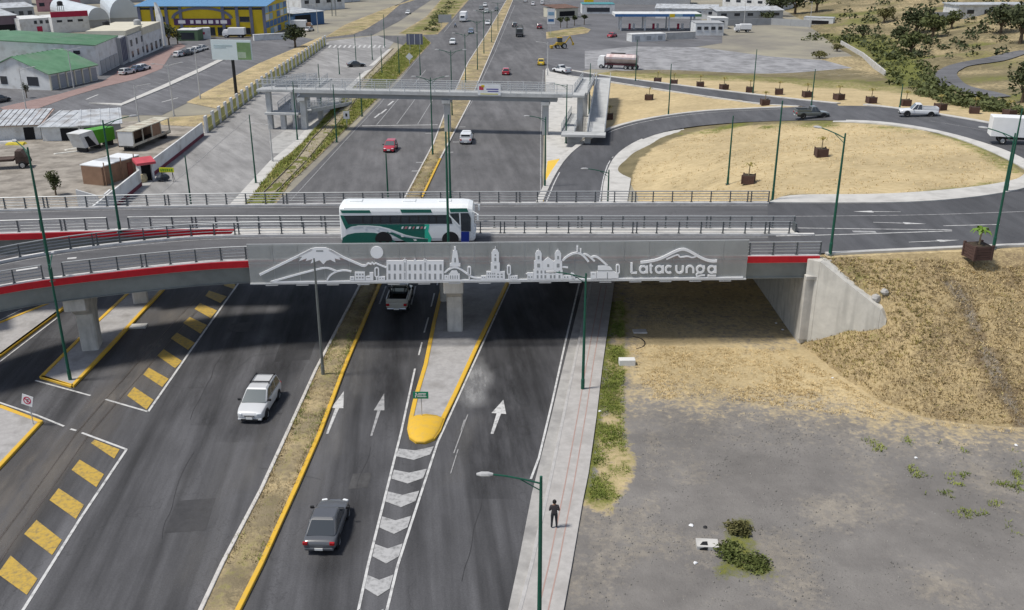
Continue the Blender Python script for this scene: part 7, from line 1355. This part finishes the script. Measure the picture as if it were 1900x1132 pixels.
# ================================================================ SIGNS
SW = M('sign_white', (.70, .71, .72), .4, .02); SRED = M('sign_red', (.45, .02, .07), .4, .02); SGRN = M('sign_board_green', (.005, .22, .12), .4, .03); POST = M('sign_post', (.42, .43, .44), .5, .05)
g = G(62, 787, .15); s_ = thing('traffic_sign', 'white square no-turn sign with red ring on the corner island', 'sign', g, -.15); b = MB(); b.tube((0, 0, 0), (0, 0, 1.6), .03); b.build('post', POST, s_)
b = MB(); b.box((-.05, -.05, 1.75), (.75, .03, .75), ry=.28); pl_ = b.build('panel', SW, s_); b = MB(); b.lathe([(.20, -.005), (.20, .012), (.27, .012), (.27, -.005)], 24); b.v = [(x - .05, -.068 - z * .5, y + 1.75) for x, y, z in b.v]; b.build('ring', SRED, pl_); b = MB(); b.box((-.05, -.076, 1.75), (.5, .012, .07), ry=.75); b.build('slash', SRED, pl_); b = MB(); b.box((-.07, -.071, 1.72), (.05, .01, .22)); b.box((.0, -.071, 1.82), (.16, .01, .05)); b.build('arrow', TRIM, pl_)
g = G(783, 776, .15); s_ = thing('direction_sign', 'small green direction sign on the traffic island nose', 'sign', g, 0.0); b = MB(); b.tube((0, 0, 0), (0, 0, 1.7), .03); b.build('post', POST, s_); b = MB(); b.box((-.02, -.05, 1.72), (1.0, .03, .5)); pl_ = b.build('panel', SGRN, s_)
for x, z, w, h in ((-.32, 1.84, .1, .1), (.08, 1.84, .5, .05), (-.15, 1.74, .42, .05), (.2, 1.74, .2, .05), (.05, 1.62, .6, .05), (-.36, 1.64, .06, .16)): k = MB(); k.box((x, -.07, z), (w, .008, h)); k.build('lettering', SW, pl_)
def board(nm, label, p, ptop, w, h, mat_, rz=0.0, extra=None, ry=0.0, posts=1):
    g = G(*p); zt = atY(ptop[0], ptop[1], g.y).z; t = thing(nm, label, 'sign', g, rz)
    for s in ((0,) if posts == 1 else (-w * .3, w * .3)): k = MB(); k.tube((s, .06, 0), (s, .06, zt - h * .3), .06); k.build('post', POST, t)
    k = MB(); k.box((0, 0, zt - h / 2), (w, .05, h), ry=ry); pl = k.build('panel', mat_, t)
    for (x, z, ww_, hh, mm) in (extra or ()): k = MB(); k.box((x, -.04, zt - h / 2 + z), (ww_, .02, hh)); k.build('print', mm, pl)
    return t
board('road_sign', 'small white rectangular sign on the railway verge', (644, 236), (643, 206), 1.0, 1.3, SW, extra=((0, 0, .3, .5, TRIM),)); board('road_sign', 'white diamond sign on the verge beyond the footbridge', (760, 120), (760, 100), 1.3, 1.3, SW, ry=.785)
t = board('sign_board', 'dark grid backside of a large road sign on the far verge', (770, 94), (770, 63), 4.4, 2.8, SLATE, posts=2)
for i in range(3): k = MB(); k.box((-1.5 + i * 1.5, -.05, atY(770, 63, G(770, 94).y).z - 1.4), (.12, .06, 2.7)); k.build('rib', SW, t)
board('sign_board', 'pale blank road sign board on the far grass verge', (826, 52), (826, 27), 4.4, 2.6, GREYW, posts=2); board('sign_board', 'white and blue price sign of the gas station beside the highway', (1022, 66), (1024, 16), 2.4, 4.6, SW, extra=((0, .8, 1.8, 1.0, MATS['tile_sky']), (0, -1.2, 1.8, .8, MATS['tile_blue'])))
b = MB(); b.box((0, 0, .08), (1.3, .8, .16)); tag(b.build('concrete_slab', CONC_W, loc=G(257, 607), rz=.1, bevel=.02), 'pale rectangular cover slab on the road beside the pier island', 'slab')
b = MB(); b.box((0, 0, .25), (1.2, .6, .5)); tag(b.build('utility_box', M('utility_white', (.66, .66, .64), .7, .06, 1), loc=G(1163, 677), rz=.02, bevel=.03), 'white concrete utility box on the green verge', 'utility box')
b = MB(); b.box((0, 0, .08), (1.1, .7, .16)); tag(b.build('concrete_slab', CONC_W, loc=G(1187, 617), rz=.05, bevel=.02), 'pale slab lying in the shade edge under the overpass', 'slab')
P = smooth_line([G(*p, .06) for p in ((1175, 625), (1190, 628), (1198, 636), (1194, 644), (1180, 648))], 2); b = MB(); b.path(P, .05); tag(b.build('hose', TRIM), 'black hose curled on the grass beside the slab', 'hose')
g = G(1312, 1014); dx = thing('drain_box', 'pale concrete drain box with a dark opening on the gravel', 'drain', g, -.08); b = MB(); b.box((0, .0, .12), (1.15, .75, .25)); bx_ = b.build('casing', CONC_W, dx, bevel=.02); b = MB(); b.plate([(-.42, .0), (-.02, .0), (-.02, .22), (-.2, .2), (-.44, .12)], -.40, -.36); b.build('opening', DARKO, dx, fix=True); b = MB(); b.sheet([(-.42, -.25), (0, -.25), (0, .1), (-.25, .05)], .256); b.build('opening', DARKO, dx)
for i, (x, y, c) in enumerate(((1283, 975, 'white'), (1308, 978, 'dark'), (1113, 763, 'white'), (1545, 702, 'white'), (1340, 1023, 'white'), (1290, 1045, 'white'), (1440, 600, 'white'), (1452, 612, 'white'), (1885, 826, 'white'), (1700, 850, 'white'))):
    g = G(x, y, .06) if y != 702 else GH(x, y); b = MB(); r_ = random.Random(i); b.lathe([(.001, .07), (.08, .06), (.12, .01), (.001, 0)], 6); b.v = [(a * r_.uniform(.6, 1.5), c_ * r_.uniform(.6, 1.4), z) for a, c_, z in b.v]
    tag(b.build('litter', SW if c == 'white' else TRIM, loc=g, fix=True), ['white scrap of litter left of the drain box', 'dark rag on the gravel above the drain box', 'pale stone at the pavement edge on the green verge', 'white litter at the toe of the grass bank', 'white rag between the drain box and the shrub', 'white litter below the drain box', 'white litter at the abutment foot', 'second piece of litter at the abutment foot', 'white litter at the right edge of the gravel', 'white speck of litter on the gravel right of centre'][i], 'litter')

# ================================================================ VEGETATION
def leaf_mat(name, a, c, sc=.6): return M(name, a, .75, .25, sc, c, spec=.15)
LF_D = leaf_mat('leaf_dark', (.036, .045, .022), (.075, .088, .042)); LF_M = leaf_mat('leaf_mid', (.06, .074, .028), (.115, .13, .052)); LF_G = leaf_mat('leaf_fresh', (.085, .11, .03), (.16, .18, .06)); LF_O = leaf_mat('leaf_olive', (.085, .085, .03), (.15, .14, .06)); LF_Y = leaf_mat('leaf_dry', (.15, .125, .05), (.22, .19, .09)); BARK = M('bark', (.12, .09, .06), .95, .25, 2)
def leaves(mb, c, rx, rz, n, s, r_, flat=.0):
    for _ in range(n):
        while True:
            p = Vector((r_.uniform(-1, 1), r_.uniform(-1, 1), r_.uniform(-1, 1)))
            if .25 < p.length < 1: break
        p = p * (.55 + .45 * r_.random()) if r_.random() < .4 else p.normalized() * r_.uniform(.75, 1.05)
        q = Vector((c[0] + p.x * rx, c[1] + p.y * rx, c[2] + p.z * rz)); u = Vector((r_.gauss(0, 1), r_.gauss(0, 1), r_.gauss(0, .6))).normalized(); v = u.orthogonal().normalized(); k = s * r_.uniform(.6, 1.4)
        w = u.cross(v); v = (v * math.cos(k * 9) + w * math.sin(k * 9))
        mb.add([q - u * k, q + v * k * .6, q + u * k, q - v * k * .6], [(0, 1, 2, 3)])
def tree(name, label, p, h, r, mat_, cat='tree', trunk=.35, n=420, seed=0, lobes=6, s=None, z=None, group=None):
    g = GH(*p) if z is None else G(p[0], p[1], z); r_ = random.Random(seed * 17 + 5); t = thing(name, label, cat, g, r_.uniform(0, 6), group); th = h * trunk
    k = MB(); k.tube((0, 0, -.3), (0, 0, th), r * .10 + .04, r * .06 + .03, 7); 
    L_ = []
    for i in range(lobes):
        a = 6.28 * i / lobes + r_.uniform(-.4, .4); d = r * r_.uniform(.25, .6); L_.append((d * math.cos(a), d * math.sin(a), th + (h - th) * r_.uniform(.22, .72)))
    L_.append((0, 0, th + (h - th) * .62))
    for c in L_: k.tube((0, 0, th * .9), c, r * .04 + .02, .015, 5)
    k.build('trunk', BARK, t); k = MB()
    for c in L_: leaves(k, c, r * r_.uniform(.38, .6), (h - th) * r_.uniform(.22, .36), n // len(L_), s or max(.12, r * .11), r_)
    k.build('crown', mat_, t); return t
tree('bush', 'round dark green bush on the dirt yard', (104, 362), 3.2, 1.0, LF_M, 'bush', .2, 900, 1, 7, .12, 0); tree('tree', 'dark round tree by the end of the post fence', (548, 88), 6.5, 3.4, LF_D, 'tree', .3, 700, 2, 7)
for i, (p, h, r) in enumerate((((290, 86), 5.5, 2.4), ((314, 84), 6, 2.8), ((268, 100), 4.0, 1.6), ((50, 182), 3.2, .8), ((330, 82), 4, 1.8))): tree('tree', ['dark tree left of the white pylon', 'dark tree right of the white pylon', 'small tree between the white offices', 'small slim tree in front of the green-roofed shop', 'small tree beside the kiosk of the yellow hall'][i], p, h, r, LF_D, 'tree', .3, 360, 10 + i, z=0)
for i, (p, h, r, m) in enumerate((((1440, 30), 13, 6, LF_D), ((1475, 26), 14, 7, LF_D), ((1515, 22), 13, 6.5, LF_D), ((1700, 62), 11, 6.5, LF_D), ((1730, 70), 9, 5, LF_M), ((1668, 78), 6, 4, LF_D), ((1765, 54), 7, 4, LF_M), ((1856, 62), 10, 5.5, LF_D), ((1893, 80), 12, 6, LF_D), ((1640, 42), 6, 4, LF_O), ((1896, 190), 9, 3.2, LF_D), ((1690, 100), 7, 4.5, LF_M), ((1600, 72), 5, 3.6, LF_D), ((1520, 108), 2.6, 3.0, LF_O), ((1553, 95), 2.4, 2.4, LF_O), ((1424, 38), 4, 4, LF_D))):
    tree('tree' if h > 5 else 'shrub', ['dark tree at the left of the clump behind the gas station', 'tallest dark tree of the clump behind the gas station', 'dark tree at the right of the clump behind the gas station', 'largest dark tree on the hillside', 'mid-green tree right below the largest hillside tree', 'dark bushy tree left of the largest hillside tree', 'green tree between the hillside and the hill house', 'dark tree below the hill house', 'dark tree at the right edge above the hill path', 'olive tree high on the slope', 'dark tree at the right edge beside the hill path bend', 'green tree in the ravine', 'dark shrub at the foot of the hill', 'olive shrub on the dry field', 'second olive shrub on the dry field', 'dark shrub by the block wall'][i], p, h * .8, r * .85, m, 'tree' if h > 5 else 'shrub', .22, 620 if h > 5 else 300, 30 + i, 8)
for i, (p, h, r, m) in enumerate((((1370, 985), .5, .9, LF_O), ((1352, 1028), .32, .9, LF_G), ((1400, 1050), .26, 1.1, LF_G))): tree('shrub', ['round dry olive shrub beside the drain box', 'low green shrub in front of the drain box', 'low spreading green shrub at the bottom edge'][i], p, h, r, m, 'shrub', .08, 700, 60 + i, 6, .09, 0)
for i, (x, y) in enumerate(((1040, 52), (1052, 52), (1066, 48), (1084, 46))):
    tree('palm', 'small palm in the roadside bed, %s from the highway' % ('first', 'second', 'third', 'fourth')[i], (x, y), 3.6, 1.2, LF_D, 'palm', .55, 160, 70 + i, 4, .3, 0)
def scatter_scrub(name, label, polys, n, smin, smax, mat_, seed, cat='scrub', per=26):
    r_ = random.Random(seed); k = MB()
    for poly in polys:
        xs_ = [p[0] for p in poly]; ys_ = [p[1] for p in poly]; c = 0; tries = 0
        while c < n // len(polys) and tries < 6000:
            tries += 1; x = r_.uniform(min(xs_), max(xs_)); y = r_.uniform(min(ys_), max(ys_))
            if inpoly([x], [y], poly)[0] < 0: continue
            g = GH(x, y); s = r_.uniform(smin, smax); leaves(k, (g.x, g.y, g.z + s * .35), s, s * .6, per, s * .26, r_); c += 1
    return tag(k.build(name, mat_), label, cat, kind='stuff')
scatter_scrub('ravine_scrub', 'dense green scrub filling the ravine below the hill', [HILLGREEN], 170, .7, 1.9, LF_M, 5); scatter_scrub('hedge_scrub', 'green scrub line between the planters and the hill path', [[(1690, 158), (1720, 172), (1790, 190), (1895, 206), (1895, 214), (1780, 200), (1700, 176)]], 110, .5, 1.2, LF_M, 6)
scatter_scrub('hill_scrub', 'scattered dark scrub over the hillside', [[(1530, 0), (1900, 0), (1900, 100), (1700, 120), (1560, 80)]], 130, .7, 2.4, LF_D, 7, per=24); scatter_scrub('verge_scrub', 'green bushes along the far grass verge', [[(790, 60), (800, 30), (830, 5), (845, 5), (822, 40), (812, 58)]], 60, .6, 1.5, LF_M, 8)
# grass tufts
def tufts(name, label, pts, hmin, hmax, mat_, seed, spread=.16, nb=4, w=.035, cat='grass'):
    r_ = random.Random(seed); k = MB()
    for g in pts:
        for _ in range(nb):
            a = r_.uniform(0, 6.28); h = r_.uniform(hmin, hmax); d = Vector((math.cos(a), math.sin(a), 0)); b0 = Vector(g) + d * r_.uniform(0, spread); n = Vector((-d.y, d.x, 0)) * w; tip = b0 + d * h * r_.uniform(.3, .9) + Vector((0, 0, h)); k.add([b0 - n, b0 + n, tip], [(0, 1, 2)])
    return tag(k.build(name, mat_), label, cat, kind='stuff')
TAN1 = leaf_mat('straw', (.48, .36, .175), (.66, .53, .30), 1.5); TANB = leaf_mat('straw_brown', (.25, .19, .10), (.40, .32, .18), 1.0); TAN2 = leaf_mat('straw_green', (.26, .25, .075), (.42, .37, .14), 1.0); GR1 = leaf_mat('grass_green', (.115, .165, .03), (.25, .28, .07), .8)
def sample_poly(poly, n, seed, f=None):
    """random ground points in a flat polygon given in photo pixels"""
    P = px(poly); r_ = np.random.default_rng(seed); xa = np.array([p[0] for p in P]); ya = np.array([p[1] for p in P]); out = []
    while len(out) < n:
        X = r_.uniform(xa.min(), xa.max(), 4000); Y = r_.uniform(ya.min(), ya.max(), 4000); ok = inpoly(X, Y, P) > .1
        if f is not None: ok &= r_.random(4000) < f(X, Y)
        out += list(zip(X[ok], Y[ok]))
    return out[:n]
sl_pts = []; r_ = np.random.default_rng(9); X = r_.uniform(PA.x + .3, 50, 30000); Y = r_.uniform(50, 69, 30000); Hh = h_front(X, Y); ok = (Hh > .15) & (Hh < DZ - .05) & (Y < np.interp(X, crx, cry)) ; sl_pts = [(a, c, z - .03) for a, c, z in zip(X[ok], Y[ok], Hh[ok])][:16000]
tufts('bank_grass', 'dry straw grass covering the embankment slope', sl_pts[::2], .07, .2, TAN1, 1, .2, 3); tufts('bank_straw', 'brownish straw grass mixed into the embankment slope', sl_pts[1::2], .09, .26, TANB, 31, .2, 3); tufts('bank_weeds', 'greenish weeds dotted over the embankment slope', [p for p in sl_pts[::16]] + [p for p in sl_pts if p[0] < PA.x + 8 and p[1] > 61][::3], .08, .2, TAN2, 2, nb=5)
RV = [(452, 382), (515, 305), (563, 264), (613, 208), (652, 168), (690, 134), (755, 80), (785, 68), (798, 80), (745, 138), (696, 188), (640, 242), (596, 286), (540, 338), (506, 382)]
tr_l = [G(*p) for p in LA]; tr_r = [G(*p) for p in LB]
def off_track(X, Y):
    a = np.interp(Y, [p.y for p in tr_l], [p.x for p in tr_l]); c = np.interp(Y, [p.y for p in tr_r], [p.x for p in tr_r]); return np.where((X > a - .3) & (X < c + .3), .08, .35 + .65 * vnoise(X, Y, 2.0, 55))
tufts('verge_grass', 'rough green grass on the railway verge', [(x, y, .1) for x, y in sample_poly(RV, 5200, 21, off_track)], .15, .5, GR1, 3, .25, 5, .06); tufts('verge_straw', 'yellowish grass on the railway verge', [(x, y, .1) for x, y in sample_poly(RV, 3000, 22, off_track)], .15, .45, TAN2, 4, .25, 5, .05)
MD = med_L[1:8] + med_R[1:8][::-1]; tufts('median_grass', 'dry brown grass on the median strip', [(x, y, .12) for x, y in sample_poly(MD, 4200, 23)], .08, .22, TANB, 5, .2, 4, .03); tufts('median_weeds', 'green weeds on the median strip', [(x, y, .12) for x, y in sample_poly(MD, 1600, 24, lambda X, Y: np.clip((vnoise(X, Y, 4, 91) - .45) * 3, .05, 1))], .08, .24, GR1, 6, .2, 4, .03)
tufts('pavement_grass', 'green grass along the pavement edge', [(x, y, .03) for x, y in sample_poly([(1142, 560), (1160, 560), (1160, 700), (1160, 800), (1172, 880), (1150, 930), (1090, 930), (1109, 770), (1120, 680)], 3200, 25, lambda X, Y: np.clip((vnoise(X, Y, 1.6, 13) - .25) * 1.6, 0, 1))], .06, .16, GR1, 7, .14, 4, .025)
tufts('field_straw', 'dry straw grass on the flat field below the bank', [(x, y, .03) for x, y in sample_poly([(1160, 640), (1470, 650), (1560, 705), (1640, 755), (1720, 782), (1890, 796), (1880, 806), (1640, 784), (1400, 750), (1200, 742)], 5200, 26, lambda X, Y: vnoise(X, Y, 1.2, 14))], .05, .14, TAN1, 8, .14, 4, .025)
tufts('field_weeds', 'green weed patches at the right of the gravel', [(x, y, .03) for x, y in sample_poly([(1580, 800), (1900, 830), (1900, 1040), (1750, 960), (1640, 860)], 300, 27, lambda X, Y: np.clip((vnoise(X, Y, 1.0, 15) - .72) * 6, 0, 1))], .06, .2, GR1, 9, .2, 5, .03)
isl_pts = []; r_ = np.random.default_rng(12); X = r_.uniform(8, 62, 7000); Y = r_.uniform(YB + 1, 150, 7000); Z = h_back(X, Y); zc_ = Y * cp - (Z - CH) * sp; PXx = CX + F * X / zc_; PYy = CY - F * (Y * sp + (Z - CH) * cp) / zc_; ok = (inpoly(PXx, PYy, ISL) > 3) | (inpoly(PXx, PYy, STRIP) > 3); ok &= (vnoise(X, Y, 3, 66) > .3)
LOOPP = [t_[0] for t_ in LOOP[2:11]] + [t_[1] for t_ in LOOP[2:11]][::-1]; R2P = [t_[0] for t_ in RAMP2] + [t_[1] for t_ in RAMP2][::-1]; ok &= (inpoly(PXx, PYy, LOOPP) < -3) & (inpoly(PXx, PYy, R2P) < -3)
tufts('island_grass', 'short dry grass on the loop island and ramp verges', [(a, c, z - .06) for a, c, z in zip(X[ok], Y[ok], Z[ok])], .08, .2, TAN1, 10, .25, 3, .04)

# loose stones on the gravel and tyre tracks across it
k = MB(); r_ = random.Random(44)
for x, y in sample_poly([(1190, 760), (1400, 765), (1640, 800), (1890, 830), (1890, 1130), (1075, 1130), (1100, 950), (1180, 900)], 5200, 45, lambda X, Y: .25 + .75 * vnoise(X, Y, 3.0, 46)):
    s = r_.choice((.015, .015, .02, .02, .025, .035, .05)) * r_.uniform(.8, 1.3); k.add([(x + s, y, .05), (x, y + s * .8, .05), (x - s * .9, y, .05), (x, y - s, .05), (x + s * .2, y, .05 + s * .9)], [(0, 1, 4), (1, 2, 4), (2, 3, 4), (3, 0, 4)])
tag(k.build('gravel_stones', M('stone', (.14, .135, .125), .9, .3, 4, (.23, .22, .205))), 'loose stones scattered over the gravel lot', 'gravel', kind='stuff')
